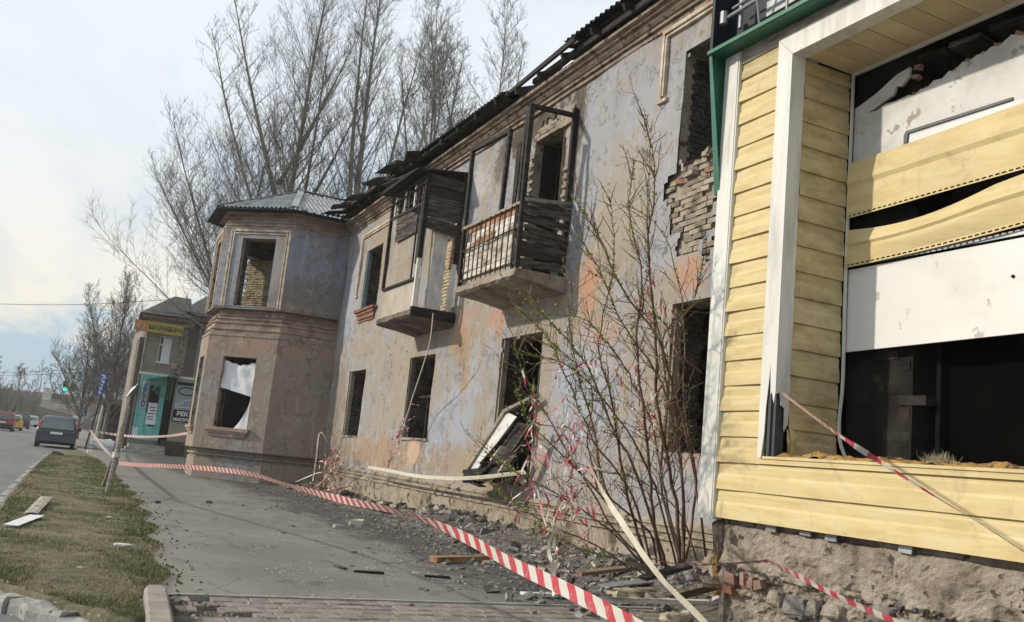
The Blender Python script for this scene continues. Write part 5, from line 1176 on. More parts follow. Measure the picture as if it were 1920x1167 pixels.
# far dusty embankment brush behind
mb = MB(); r = random.Random(2)
for k in range(9000):
    x = -70+r.random()*84; y = (152 if x < -6 else 215)+r.random()*20; h = (4.6+2.6*fbm(x*.05, 1, 1)+1.4*fbm(x*.4, 2, 1))*(.5+.7*r.random()); w_ = .9*r.random()+.2; a = r.uniform(-.4, .4)
    mb.quad((x, y, -.1), (x+.12, y, -.1), (x+a*h+w_*.3, y, h*.8), (x+a*h, y, h)); mb.tri((x+a*h*.5, y, h*.4), (x+a*h*.5+w_, y, h*.8), (x+a*h*.5+.2, y+.3, h*.3))
tag(mb.build('far_brush', pm('grey_brush', [(.13, .11, .085), (.20, .175, .14)], .2, .95, 0)), 'hazy grey-brown brush and wood edge beyond the junction', 'brush', kind='stuff')
hl = MB(); rows = []
for i in range(60):
    x = -160+i*5; rows.append([(x, 250+40*k, -.2+(3.0+2*fbm(x*.02, 2, 2))*math.sin(math.pi*min(1, k/5)*.5)) for k in range(7)])
hl.grid(rows) if False else hl.grid([[(x_, y_, z_*.35) for x_, y_, z_ in q_] for q_ in rows]); struct(hl.build('far_rise', bpy.data.materials['grey_brush'], smooth=True))

# ================================================================= SHRUB BY THE ANNEX
sh = thing('shrub', (6.2, 9.0, .15), 'budding multi-stemmed shrub growing between the ruined wall and the yellow annex, tangled with tape', 'shrub')
rs = random.Random(17); stm = []; tw = MB(); lf = MB()
def dp(*a): return a
STEMS = [  # polylines from root to tip, with root radius
 ([(5.64,7.47,0.454), (5.43,7.46,1.06), (5.20,7.41,1.87), (4.99,7.36,2.68), (4.81,7.30,3.44), (4.67,7.24,4.15), (4.56,7.17,4.78)], .026),
 ([(5.64,7.47,0.454), (5.42,7.54,1.26), (5.21,7.48,2.08), (4.98,7.42,3.00), (4.83,7.35,3.72), (4.71,7.24,4.63)], .018),
 ([(5.25,7.32,0.458), (5.10,7.30,0.946), (4.86,7.17,1.63), (4.70,7.10,2.41), (4.65,7.11,3.11), (4.44,7.10,3.70), (4.29,7.07,4.21)], .022),
 ([(5.01,7.20,0.489), (4.69,7.04,0.941), (4.45,6.96,1.40), (4.27,6.94,1.95), (4.16,7.02,2.42), (4.10,6.92,3.09), (4.03,6.84,3.72)], .018),
 ([(4.95,7.24,0.457), (4.45,7.01,1.11), (4.11,6.95,1.69), (3.96,6.93,2.19), (3.83,6.89,2.74), (3.91,6.80,3.63)], .014),
 ([(5.72,7.54,0.473), (5.54,7.48,1.27), (5.29,7.35,1.98), (4.97,7.18,2.50), (4.45,7.00,2.96), (4.01,6.92,3.32), (3.66,6.90,3.69)], .022),
 ([(5.72,7.54,0.473), (5.38,7.31,1.37), (4.97,7.14,2.14), (4.45,6.96,2.61), (3.97,6.78,2.94), (3.67,6.75,3.27)], .016),
 ([(5.21,7.22,0.47), (4.66,7.00,1.23), (4.30,6.86,1.72), (3.96,6.82,2.14), (3.60,6.81,2.51), (3.18,6.85,2.77)], .017),
 ([(5.08,7.17,0.472), (4.64,7.04,1.08), (4.20,6.94,1.52), (3.83,6.93,1.94), (3.59,6.96,2.33), (3.28,6.95,2.59)], .015),
 ([(4.98,7.11,0.476), (4.38,6.96,0.974), (3.92,6.88,1.35), (3.54,6.90,1.59), (3.29,6.86,1.83)], .013),
 ([(4.94,7.13,0.448), (4.37,7.00,0.785), (3.84,6.98,1.03), (3.39,6.93,1.21), (3.09,6.94,1.32)], .012),
 ([(4.84,7.07,0.429), (4.29,6.95,0.65), (3.84,6.92,0.762), (3.39,6.87,0.956), (3.16,6.83,1.09)], .010),
 ([(4.80,7.09,0.401), (4.35,6.94,0.563), (3.94,6.89,0.638), (3.67,6.88,0.777)], .009),
 ([(5.83,7.60,0.496), (5.65,7.54,1.28), (5.34,7.44,1.99), (5.18,7.40,2.60), (5.35,7.24,3.04), (5.40,7.14,3.47)], .018),
 ([(5.51,7.42,0.455), (5.25,7.31,1.11), (4.99,7.20,1.74), (4.64,7.06,2.20), (4.20,6.99,2.43), (3.91,6.99,2.57), (3.52,7.07,2.57)], .015),
 ([(5.51,7.42,0.455), (4.89,7.10,1.34), (4.33,6.93,1.86), (3.80,6.91,2.12), (3.44,6.94,2.22)], .013),
 ([(5.93,7.65,0.546), (5.67,7.49,1.49), (5.49,7.46,2.11), (5.28,7.42,2.83), (5.00,7.51,3.68), (4.81,7.54,3.98)], .015),
 ([(5.40,7.36,0.459), (4.98,7.28,0.744), (4.56,7.18,1.11), (4.26,7.13,1.52), (4.12,7.11,2.03), (3.86,7.16,2.39)], .014),
 ([(5.19,7.24,0.443), (4.61,7.12,0.74), (4.18,7.13,1.18), (3.85,7.20,1.62), (3.58,7.24,2.06), (3.41,7.27,2.33)], .013),
 ([(5.94,7.66,0.493), (5.61,7.62,0.952), (5.17,7.66,1.23), (4.72,7.75,1.29), (4.32,7.81,1.36)], .011),
 ([(5.39,7.13,2.30), (5.17,7.20,2.48), (4.99,7.24,2.77), (4.74,7.24,2.78), (4.55,7.38,2.51)], .014),
]
def cluster(p, d, s, n=5):
    for _ in range(n):
        a = Vector((rs.gauss(0, 1), rs.gauss(0, 1), rs.gauss(.4, 1))).normalized(); b_ = (d*.6+a).normalized(); sd_ = b_.orthogonal().normalized()
        if rs.random() < .5: sd_ = b_.cross(sd_)
        l_ = s*rs.uniform(.6, 1.3); w_ = l_*.3; m_ = p+b_*l_*.5
        i = len(lf.v); lf.v += [tuple(p), tuple(m_+sd_*w_), tuple(p+b_*l_), tuple(m_-sd_*w_)]; lf.f.append((i, i+1, i+2, i+3))
def shoots(P, rad, lev):
    n = len(P)-1; L = sum((P[i+1]-P[i]).length for i in range(n)); cnt = int(L*(11 if lev == 0 else 9))
    for k in range(cnt):
        q = rs.uniform(.16, 1)*n; i = min(int(q), n-1); p = P[i].lerp(P[i+1], q-i); d = (P[i+1]-P[i]).normalized()
        ax = d.orthogonal().normalized(); ax.rotate(Matrix.Rotation(rs.random()*6.28, 3, d)); nd = d*.75+ax*rs.uniform(.4, .9)+Vector((-.08, -.02, .12))
        l_ = rs.uniform(.12, .55)*(1.0 if lev == 0 else .55)*(1.2-q/n*.6)
        s = branch_pts(p, nd, l_, 4, .03, .14, rs); r_ = max(.0028, rad*.28); tw.tube(s, [r_, r_*.85, r_*.7, r_*.6, .0018], 3)
        for m_ in range(int(l_*9)+1):
            q2 = rs.uniform(.3, 1)*4; i2 = min(int(q2), 3); cluster(s[i2].lerp(s[i2+1], q2-i2), nd.normalized(), rs.uniform(.010, .022), rs.choice((1, 2, 3)))
        if lev == 0 and l_ > .3 and rs.random() < .8: shoots(s, r_, 1)
for P, rad in STEMS:
    P = cat_rom([Vector(p)+Vector((rs.gauss(0, .035), rs.gauss(0, .06), rs.gauss(0, .012))) if i else Vector(p)+Vector((rs.gauss(0, .05), rs.gauss(0, .08), 0)) for i, p in enumerate(P)], 5); n = len(P)-1
    mb = MB(); mb.tube([p+Vector((rs.gauss(0, .006), rs.gauss(0, .006), 0)) for p in P], [max(.0035, rad*(1-i/n)**.75*.85) for i in range(n+1)], 7); mb.build('stem', 'shrubbark', sh, smooth=True)
    shoots(P, rad, 0)
    # tip growth: short spur clusters up the last third
    for k in range(int(n*2.2)):
        q = (.42+.58*rs.random())*n; i = min(int(q), n-1); p = P[i].lerp(P[i+1], q-i); cluster(p+Vector((rs.gauss(0, .008), rs.gauss(0, .008), 0)), (P[i+1]-P[i]).normalized(), rs.uniform(.014, .03), 4)
stuff(tw.build('twigs', 'shrubbark', sh)); stuff(lf.build('buds', 'bud', sh))
# little dead shrub in the corner by the bay and weed stalks along the wall
def weed(name, loc, n, H, label, cat='dry shrub', grp=None, spread=.5, rad=.006, seed=1):
    r = random.Random(seed); o = thing(name, loc, label, cat, grp); st = MB(); b = Vector(loc)
    for k in range(n):
        a = r.random()*6.28; t_ = r.random()*spread; d = Vector((math.cos(a)*t_, math.sin(a)*t_, 1)); L = H*r.uniform(.45, 1.1); P = branch_pts(b+Vector((r.gauss(0, .06), r.gauss(0, .06), 0)), d, L, 6, 0, .12, r); st.tube(P, [rad, rad*.9, rad*.8, rad*.6, rad*.5, rad*.4, rad*.25], 3)
        for m_ in range(int(5*H)):
            q = r.uniform(.3, 1)*6; i = min(int(q), 5); p = P[i].lerp(P[i+1], q-i); nd = d.normalized()+Vector((r.gauss(0, .6), r.gauss(0, .6), .2)); s = branch_pts(p, nd, L*.25, 3, 0, .2, r); st.tube(s, [rad*.5, rad*.4, rad*.3, rad*.2], 3)
    stuff(st.build('stalks', M['straw'] if cat != 'dry shrub' else M['shrubbark'], o)); return o
weed('dead_shrub', (6.45, 24.6, .1), 16, 2.1, 'leafless thin shrub in the corner between bay and facade', spread=.45, rad=.009, seed=3)
weed('dead_shrub', (6.0, 23.2, .1), 10, 1.2, 'small leafless shrub wrapped in tape near the corner of the bay', spread=.6, rad=.009, seed=4)
for k, (y, x, l) in enumerate(((21.3, 6.5, 'tuft of dry stalks below the leftmost ground-floor window'), (19.6, 6.5, 'tuft of dry stalks against the plinth below the middle window'), (17.2, 6.55, 'tuft of dry stalks against the plinth before the fallen window unit'), (15.2, 6.6, 'tuft of dry stalks at the foot of the broken opening'), (12.2, 6.5, 'tuft of dry stalks against the plinth behind the shrub'))):
    weed('dry_weed', (x, y, bank_z(x, y)), 12, .5, l, 'dry weeds', 'dry weeds along the plinth', .7, .005, 10+k)
# ================================================================= BARRIER TAPES
def tp(o, label, grp=None, cat='barrier tape'): return tag(o, label, cat, grp)
main = [(0.916,18.96,0.548), (1.21,16.90,0.623), (1.56,14.48,0.736), (1.83,12.66,0.807), (2.01,11.00,0.846), (2.13,9.50,0.821), (2.16,7.58,0.825), (2.13,5.91,0.86), (2.11,4.91,0.828), (2.06,4.16,0.779), (2.00,3.47,0.756), (1.94,2.88,0.73), (1.88,2.41,0.702)]
tp(ribbon('barrier_tape', main, .064, 'tape', [0, 8, 25, 10, 35, 50, 10, 62, 10, 4, -6, 4, 10], 14, wav=.10), 'long red and white striped barrier tape swooping across the pavement from the near grey post')
tp(ribbon('barrier_tape', [(4.93,5.45,2.00), (3.54,3.54,1.59), (3.55,3.23,1.44), (3.57,2.91,1.29), (3.55,2.66,1.19), (3.60,2.49,1.09)], lambda s: .034-.018*s, 'tapepink', [20, 35, 25, 55, 70, 75], 10, wav=.1), 'thin red and white tape tied to the torn white window post and running down right')
tp(ribbon('barrier_tape', [(4.76,6.85,0.566), (4.48,6.08,0.61), (4.37,5.57,0.668), (4.17,4.97,0.752), (4.00,4.48,0.825)], .028, 'tapepink', [40, 70, 60, 72, 60], 8, wav=.2), 'thin tape running level from the shrub to the ledge of the stone foundation')
tp(ribbon('barrier_tape', [(4.00,4.48,0.825), (3.74,3.93,0.801), (3.57,3.46,0.763), (3.43,2.97,0.728), (3.40,2.76,0.708)], .036, 'tapepink', [50, 20, 35, 15, 20], 8, wav=.15), 'tape hanging from the foundation ledge down to the lower right, below the yellow siding')
tp(ribbon('barrier_tape', [(3.90,6.66,1.40), (3.68,6.11,1.26), (3.47,5.57,1.10), (3.27,5.02,0.958), (3.01,4.38,0.829), (2.84,3.91,0.736), (2.71,3.43,0.644), (2.66,3.14,0.57)], .06, 'tapewhite', [40, 25, 10, -5, 10, 20, 30, 40], 10, wav=.15), 'broad cream-white tape curving down from the shrub to the lower edge')
tp(ribbon('barrier_tape', [(6.30,20.31,0.88), (6.30,18.60,0.87), (6.35,17.25,0.85), (6.30,15.45,0.9), (6.20,14.04,0.98), (6.10,12.82,1.08), (5.90,11.62,1.17)], .065, 'tapewhite', [10, 5, 0, 10, 20, 30, 30], 8, wav=.15), 'taut white tape strung along the plinth below the collapsed window frame')
tp(ribbon('barrier_tape', [(0.975,45.51,0.932), (1.07,37.67,0.697), (0.985,27.65,0.631), (0.866,19.63,0.671), (0.906,18.96,0.607)], .11, 'tapefar', [20, 10, 15, 30, 20], 8), 'tape slanting from the leaning sign pole down to the near grey post')
tp(ribbon('barrier_tape', [(1.07,45.48,0.895), (2.02,45.04,0.831), (2.93,43.49,0.853), (3.78,40.83,1.00), (4.08,36.17,1.21)], .10, 'tapefar', [20, 10, 10, 30, 20], 8), 'far thin striped tape stretched before the teal shop front')
tp(ribbon('barrier_tape', [(3.25,31.94,0.03), (3.50,30.20,0.02), (3.97,29.51,0.03), (4.49,28.73,0.02), (4.95,28.21,0.04)], .06, 'tapefar', [70, 60, 80, 60, 70], 8, wav=.4), 'slack striped tape lying on the asphalt before the bay')
def tangle(pts, n, spread, label, mat='tapepink', wd=.04, seed=0, L=.35):
    r = random.Random(seed); mb = MB(); mb.uv = []
    for k in range(n):
        q = r.random()*(len(pts)-1); i = int(q); c = Vector(pts[i]).lerp(Vector(pts[i+1]), q-i)+Vector((r.gauss(0, spread), r.gauss(0, spread), r.gauss(0, spread)))
        d = Vector((r.gauss(0, .45), r.gauss(0, .45), -1 if r.random() < .75 else .4)).normalized(); P = branch_pts(c, d, L*r.uniform(.4, 1.7), 5, -.12, .22, r); tw0 = r.random()*3; s = r.random()
        for m_, p in enumerate(P):
            dd = (P[min(m_+1, 5)]-P[max(0, m_-1)]).normalized(); a = dd.orthogonal().normalized(); a.rotate(Matrix.Rotation(tw0+m_*.5, 3, dd)); 
            for z_ in (-.5, .5): mb.v.append(tuple(p+a*z_*wd*.8)); mb.uv.append((s+m_*L/5, z_*wd))
            if m_: j = len(mb.v)-4; mb.f.append((j, j+1, j+3, j+2))
    return tp(mb.build('tape_tangle', mat, smooth=True), label, 'shreds of barrier tape')
tangle([(3.73,6.81,2.20), (3.83,6.84,1.80), (3.93,6.85,1.49), (3.97,6.77,1.18), (3.88,6.85,1.02)], 40, .05, 'dense bundle of red and white tape shreds hanging in the left of the shrub', seed=2, wd=.019, L=.34)
tangle([(3.56,6.86,1.14), (3.75,6.80,1.03), (3.98,6.80,1.05), (4.17,6.81,1.08)], 20, .05, 'loop of red tape shreds caught low across the shrub stems', seed=3, wd=.02, L=.34)
tangle([(4.86,7.10,2.03), (4.91,7.13,1.73), (4.96,7.15,1.49)], 10, .015, 'short vertical strand of tape knotted on a middle stem of the shrub', seed=4, L=.2, wd=.022)
tangle([(4.67,7.07,3.27), (4.81,7.15,3.05), (5.12,7.17,2.79)], 12, .03, 'pink tape shreds caught high in the shrub', seed=5, L=.25, wd=.02)
tangle([(3.54,6.96,1.86), (3.59,6.99,1.59), (3.56,6.96,1.23)], 16, .02, 'tape strand hanging along the right side of the broken opening', seed=6, L=.28, wd=.022)
tangle([(4.27,7.09,2.34), (4.52,7.00,2.18), (4.64,6.98,2.00)], 18, .1, 'sparse red tape shreds scattered in the middle of the shrub', seed=12, L=.18, wd=.017)
tangle([(3.77,6.81,0.9), (3.77,6.74,0.691), (3.74,6.66,0.571)], 7, .012, 'pale tape end hanging below the shrub onto the rubble', 'tapewhite', seed=7, L=.25)
tangle([(6.2, 22.6, .5), (6.3, 23.0, .9), (6.3, 23.6, 1.1)], 34, .12, 'striped tape wound on the small dead shrub near the bay corner', seed=8, L=.35)
tangle([(5.6, 24.2, .06), (5.9, 23.2, .08), (6.1, 22.3, .1)], 30, .12, 'heap of striped tape on the ground near the bay corner', seed=9, L=.4)
tangle([(6.40,18.30,2.39), (6.50,18.87,1.95), (6.50,19.22,1.25)], 16, .02, 'striped tape wound along the hanging rope by the middle window', seed=10, L=.3, wd=.035)
for k, (a, b, c) in enumerate((((6.1, 24.4, .3), (6.1, 24.3, 1.6), (6.3, 23.7, 1.2)), ((6.3, 23.4, 1.1), (6.3, 23.0, .3), (6.5, 22.0, .35)), ((6.3, 23.3, .8), (6.2, 24.6, .5), (5.9, 25.5, .2)), ((6.45, 22.0, .7), (6.45, 21.2, .6), (6.5, 20.6, .75)), ((6.5, 20.6, .8), (6.35, 20.4, .4), (6.3, 20.0, .12)))):
    tp(ribbon('barrier_tape', [a, tuple((a[i]+b[i])/2+(-.06 if i == 2 else 0) for i in range(3)), b, c], .035, 'tapewhite', [40, 60, 30, 50], 6, wav=.3), ('white strand strung up beside the bay wall', 'white strand looping right from the small dead shrub', 'white strand running from the small dead shrub towards the bay', 'white strand across the plinth left of the weeds', 'white strand drooping from the plinth ledge to the ground')[k])
# ================================================================= BRICK SHOP BEYOND THE BAY
M['shopbrick'] = pm('grey_silicate_brick', [(.15, .13, .11), (.25, .22, .185), (.32, .29, .245)], 2.2, .93, .6, 12)
def brickpat():
    m, t, b, pos, obj = newmat('far_brickwork')
    br = t.new('ShaderNodeTexBrick'); sp = t.sep(pos); cx = t.new('ShaderNodeCombineXYZ'); t.put(cx.inputs[0], t.math('ADD', sp[0], sp[1])); t.put(cx.inputs[1], sp[2]); t.put(br.inputs['Vector'], cx.outputs[0])
    br.inputs['Scale'].default_value = 1; br.inputs['Brick Width'].default_value = .26; br.inputs['Row Height'].default_value = .09; br.inputs['Mortar Size'].default_value = .012
    t.put(br.inputs['Color1'], (.27, .235, .19)); t.put(br.inputs['Color2'], (.19, .165, .135)); t.put(br.inputs['Mortar'], (.34, .32, .28))
    c = t.mix(t.step(t.noise(pos, 1.2, 6, .6), .4, .65, 0, .45), br.outputs[0], (.13, .11, .095)); t.put(b.inputs['Base Color'], c); b.inputs['Roughness'].default_value = .93; return m
M['farbrick'] = brickpat(); M['sidewing'] = pm('dark_grey_brick', [(.08, .07, .06), (.15, .13, .11)], 3, .93, .5)
M['tealpanel'] = pm('turquoise_panel', [(.10, .36, .33), (.16, .46, .42), (.22, .50, .46)], 1.6, .45, .1, 12, var=.06)
bs = thing('brick_shop', (4, 52, 0), 'two-storey grey brick building with turquoise shop front behind the corner bay', 'shop building')
def Q(mb, n, m, p=bs, **k): return mb.build(n, m, p, **k)
SY = 50.0
mb = MB()
ul = lines(2.95, 4.95, 5, [3.62, 4.22]); vl = lines(4.0, 7.0, 5, [4.65, 6.03]); wall_grid(mb, lambda u, v: (u, SY, v), ul, vl, lambda u, v: 3.62 < u < 4.22 and 4.65 < v < 6.03); Q(mb, 'wall', 'farbrick'); mb = MB(); mb.quad((2.95, SY, 0), (2.95, 53, 0), (2.95, 53, 7.0), (2.95, SY, 7.0)); Q(mb, 'side_wall', 'sidewing')
mb = MB(); mb.box(2.72, 2.94, 51.0, 53.5, 0, 5.9); Q(mb, 'side_wing', 'sidewing')
mb = MB(); mb.box(4.95, 12, 50.9, 64, 0, 7.3); Q(mb, 'rear_wall', 'farbrick'); mb = MB(); mb.box(3.0, 12, 52.8, 64, 0, 7.0); Q(mb, 'rear_wall', 'farbrick')
mb = MB(); mb.box(4.62, 4.95, SY-.06, 50.9, 4.1, 7.3); Q(mb, 'pilaster', 'cornice'); mb = MB(); mb.box(2.93, 3.02, SY-.05, SY+.1, 4.1, 6.6); Q(mb, 'pilaster', 'cornice'); mb = MB(); mb.box(2.97, 5.2, SY+.05, SY+.6, 6.6, 7.3); Q(mb, 'parapet_fill', 'farbrick')
mb = MB(); mb.hexa([(2.7, SY-.25, 6.85), (4.9, SY-.25, 6.85), (4.9, SY+.4, 6.85), (2.7, SY+.4, 6.85), (2.6, SY-.35, 7.0), (4.95, SY-.35, 7.05), (4.95, SY+.4, 7.05), (2.6, SY+.4, 7.0)]); Q(mb, 'cornice', 'cornice')
mb = MB(); mb.hexa([(4.85, 50.3, 7.1), (12, 50.3, 7.1), (12, 51, 7.1), (4.85, 51, 7.1), (4.7, 50.2, 7.42), (12, 50.2, 7.42), (12, 51, 7.42), (4.7, 51, 7.42)]); Q(mb, 'cornice', 'cornice')
for i, (P0, P1, P2, P3) in enumerate((((2.45, 49.55, 7.02), (5.0, 49.55, 7.08), (5.2, 54, 8.7), (4.3, 54, 8.7)), ((2.45, 49.55, 7.02), (4.3, 54, 8.7), (4.3, 60, 8.7), (2.9, 60, 7.02)), ((4.4, 49.9, 7.45), (12.4, 49.9, 7.45), (12.4, 56, 9.6), (6.6, 56, 9.6)))):
    mb = MB(); mb.quad(P0, P1, P2, P3); mb.quad(*[tuple(Vector(p)-Vector((0, 0, .06))) for p in (P0, P1, P2, P3)]); Q(mb, 'roof', pm('dark_slate_roof', [(.05, .05, .048), (.10, .10, .095)], 3, .9, .4) if i == 0 else bpy.data.materials['dark_slate_roof'])
# window
mb = MB(); mb.box(3.64, 4.20, SY+.14, SY+.17, 4.68, 6.0); wf = Q(mb, 'window', 'glass')
for (a, b, c, d) in ((3.62, 3.68, 4.65, 6.03), (4.16, 4.22, 4.65, 6.03), (3.68, 4.16, 4.65, 4.71), (3.68, 4.16, 5.97, 6.03), (3.68, 4.16, 5.55, 5.60), (3.80, 3.84, 4.71, 5.97)):
    mb = MB(); mb.box(a, b, SY+.10, SY+.14, c, d); mb.build('frame', 'white', wf)
mb = MB(); mb.box(3.84, 4.16, SY+.125, SY+.13, 4.72, 5.94); mb.build('blind', 'fabric', wf)
mb = MB(); mb.box(3.56, 4.28, SY-.06, SY+.1, 4.60, 4.65); Q(mb, 'window_sill', 'post')
mb = MB(); mb.quad((3.62, SY, 4.65), (3.62, SY+.2, 4.65), (3.62, SY+.2, 6.03), (3.62, SY, 6.03)); mb.quad((4.22, SY, 4.65), (4.22, SY+.2, 4.65), (4.22, SY+.2, 6.03), (4.22, SY, 6.03)); mb.box(3.4, 4.4, SY+.19, SY+.22, 4.5, 6.2); stuff(Q(mb, 'window_reveal', 'plinth'))
# ground-floor front
mb = MB(); mb.box(2.9, 5.6, SY-.05, SY+.1, 3.95, 4.07); Q(mb, 'ledge', 'post')
mb = MB(); mb.box(2.9, 5.6, SY+.01, SY+.3, -.1, 3.96); Q(mb, 'front_wall', 'greyint')
for i, (a, b, c, d) in enumerate(((3.0, 3.12, .8, 3.95), (3.12, 3.5, 3.0, 3.95), (3.5, 4.3, 3.45, 3.95), (3.12, 3.5, 1.9, 3.0), (3.12, 3.5, 1.3, 1.9), (3.12, 3.55, .65, 1.3), (4.05, 4.3, 1.9, 3.45), (4.0, 4.3, .65, 1.9), (3.55, 4.0, .65, 1.35), (3.5, 3.7, 1.35, 2.0))):
    mb = MB(); mb.box(a+.008, b-.008, SY-.03, SY, c+.008, d-.008); Q(mb, 'cladding_panel', 'tealpanel')
mb = MB(); mb.box(3.02, 3.26, SY-.036, SY-.031, .75, 1.25); Q(mb, 'pale_notice', 'board')
mb = MB(); mb.box(3.56, 4.0, SY-.02, SY+.0, 1.4, 3.4); dr = Q(mb, 'door', 'blackpaint')
mb = MB(); mb.box(3.58, 4.02, SY-.045, SY-.036, 1.45, 2.55); Q(mb, 'paper_notice', 'fabric')
for (z, x0, x1) in ((2.3, 3.66, 3.93), (2.15, 3.7, 3.96), (1.98, 3.62, 3.95), (1.82, 3.62, 3.9), (1.70, 3.62, 3.92)):
    mb = MB(); mb.box(x0, x1, SY-.05, SY-.046, z, z+.045); stuff(Q(mb, 'notice_print', 'navy'))
mb = MB(); mb.box(4.3, 4.72, SY-.01, SY+.0, .5, 3.95); Q(mb, 'dark_doorway', 'blackpaint')
mb = MB(); mb.box(4.72, 5.6, SY-.06, SY-.01, .7, 3.95); Q(mb, 'beige_front', pm('beige_front_paint', [(.26, .23, .17), (.34, .30, .22)], 2, .8, .2))
mb = MB(); mb.box(4.4, 5.6, SY-.3, SY-.06, -.1, .72); Q(mb, 'dark_base', pm('maroon_base', [(.045, .03, .026), (.09, .06, .05)], 3, .8, .3))
ps = MB(); ps.box(4.80, 5.6, SY-.085, SY-.062, 1.7, 3.8); pso = Q(ps, 'poster', pm('grey_blue_poster', [(.25, .29, .33), (.36, .41, .45)], .8, .5, 0))
mb = MB(); mb.box(4.80, 5.6, SY-.095, SY-.088, 3.62, 3.78); mb.build('poster_band', 'navy', pso); mb = MB(); mb.box(4.80, 5.6, SY-.095, SY-.088, 1.72, 2.35); mb.build('poster_band', M['navy'], pso)
mb = MB(); ring = [(5.32+.40*math.cos(a*.2618), SY-.097, 3.32+.20*math.sin(a*.2618)) for a in range(25)]; mb.tube(ring, .03, 5); mb.build('poster_ring', 'navy', pso)
mb = MB(); mb.tube(cat_rom([(4.85, SY-.095, 2.52), (5.0, SY-.095, 2.64), (5.15, SY-.095, 2.68), (5.3, SY-.095, 2.85), (5.6, SY-.095, 2.9)], 3), .028, 4); mb.tube([(4.86, SY-.095, 2.46), (5.6, SY-.095, 2.5)], .02, 4); mb.build('poster_car_drawing', 'white', pso)
def text(s, loc, size, mat, parent, name='lettering', rot=(R(90), 0, 0), ext=.006, spacing=1, bold=0, align='LEFT', sy=1):
    c = bpy.data.curves.new(name, 'FONT'); c.body = s; c.size = size; c.extrude = ext; c.space_line = spacing; c.offset = bold; c.align_x = align; c.resolution_u = 3
    o = bpy.data.objects.new('tmp', c); C.objects.link(o); dg = bpy.context.evaluated_depsgraph_get(); me = bpy.data.meshes.new_from_object(o.evaluated_get(dg)); bpy.data.objects.remove(o)
    me.name = name; me.materials.clear(); me.materials.append(M[mat]); o = bpy.data.objects.new(name, me); C.objects.link(o); o.rotation_euler = rot; o.scale = (sy, 1, 1)
    off = Vector((0, 0, 0)); q = parent
    while q is not None: off += q.location; q = q.parent
    o.parent = parent; o.location = Vector(loc)-off; return o
text('РЕК', (4.98, SY-.096, 2.05), .30, 'white', pso, bold=.012); text('ИНСТРУ', (4.84, SY-.096, 1.78), .20, 'white', pso, bold=.008)
# vertical car-parts sign, name board
av = thing('vertical_sign', (3.25, SY-.1, 2.2), 'narrow white vertical sign with slanted blue letters АВТО on the turquoise front', 'sign')
mb = MB(); mb.prism([(3.13,49.90,3.58), (3.46,49.90,3.60), (3.44,49.90,2.23), (3.13,49.90,2.25)], (0, .04, 0)); mb.build('sign_board', 'board', av)
for k, (ch, px_, py_) in enumerate((('А', 0, 0), ('В', 0, 0), ('Т', 0, 0), ('О', 0, 0))):
    top = Vector((3.30,49.86,3.52)); bot = Vector((3.29,49.86,2.30)); c_ = top.lerp(bot, (k+.5)/4); text(ch, (c_.x, c_.y, c_.z-.15), .42, 'bluesign', av, align='CENTER', bold=.02, sy=.62)
mr = thing('shop_name_board', (3.4, 49.3, 6.3), 'ochre and yellow supermarket name board with green letters on the brick shop', 'sign')
mb = MB(); mb.hexa([(2.3, 49.30, 6.07), (4.58, 49.30, 6.07), (4.58, 49.5, 6.07), (2.3, 49.5, 6.07), (2.26, 49.3, 6.60), (4.6, 49.3, 6.60), (4.6, 49.5, 6.60), (2.26, 49.5, 6.60)]); mb.build('board', pm('ochre_board', [(.42, .26, .05), (.50, .34, .08)], 1.5, .5, .1), mr)
mb = MB(); mb.box(2.28, 2.85, 49.285, 49.3, 6.08, 6.59); mb.build('orange_field', pm('orange_field', [(.42, .20, .05), (.5, .26, .07)], 1.5, .5, 0), mr)
mb = MB(); mb.tube([(2.58+.17*math.cos(a*.35), 49.275, 6.34+.17*math.sin(a*.35)) for a in range(19)], .022, 4); mb.tube([(2.46, 49.275, 6.30), (2.58, 49.275, 6.42), (2.70, 49.275, 6.30)], .02, 4); mb.build('emblem', pm('red_emblem', [(.42, .09, .03)], 1, .5, 0), mr)
text('МАРИЯ-РА', (2.94, 49.29, 6.22), .30, 'green', mr, bold=.014, sy=1.04)
mb = MB(); mb.tube([(4.5, 49.4, 6.5), (5.1, 50.0, 6.5)], .02, 5); mb.tube([(2.4, 49.4, 6.6), (3.0, 50.0, 6.65)], .02, 5); mb.build('bracket', 'darkmetal', mr)
# arched lattice awning and a lamp
aw = thing('lattice_awning', (4.2, 49, 3.5), 'dark green wrought lattice awning arching over the shop doorway', 'awning')
def arc(a, b, sag, n=9): 
    a = Vector(a); b = Vector(b); return [a.lerp(b, i/n)+Vector((0, 0, sag*math.sin(math.pi*i/n))) for i in range(n+1)]
a0 = (3.58,48.60,3.16); a1 = (4.74,49.80,4.17); b0 = (3.73,49.30,3.04); b1_ = (4.51,49.50,2.73)
mb = MB(); mb.tube(arc(a0, a1, .22), .035, 5); mb.tube(arc(b0, a1, .1), .02, 4); mb.tube([a0, b1_], .025, 4); mb.tube([b0, b1_], .02, 4); mb.build('arched_rib', 'green', aw)
U = arc(a0, a1, .22); 
mb = MB()
for i in range(2, 9): mb.tube([U[i], Vector(a0).lerp(Vector(b1_), min(1, i/7))], .016, 4); mb.tube([U[i], Vector(a0).lerp(Vector(b1_), min(1, (i-1.5)/7))], .012, 4)
stuff(mb.build('lattice_bars', 'green', aw))
mb = MB(); mb.hexa([(3.2, 48.7, 3.62), (4.9, 49.2, 4.06), (4.9, 50, 4.06), (3.3, 50, 3.75), (3.2, 48.7, 3.65), (4.9, 49.2, 4.09), (4.9, 50, 4.09), (3.3, 50, 3.78)]) ; mb.build('awning_sheet', 'green', aw)
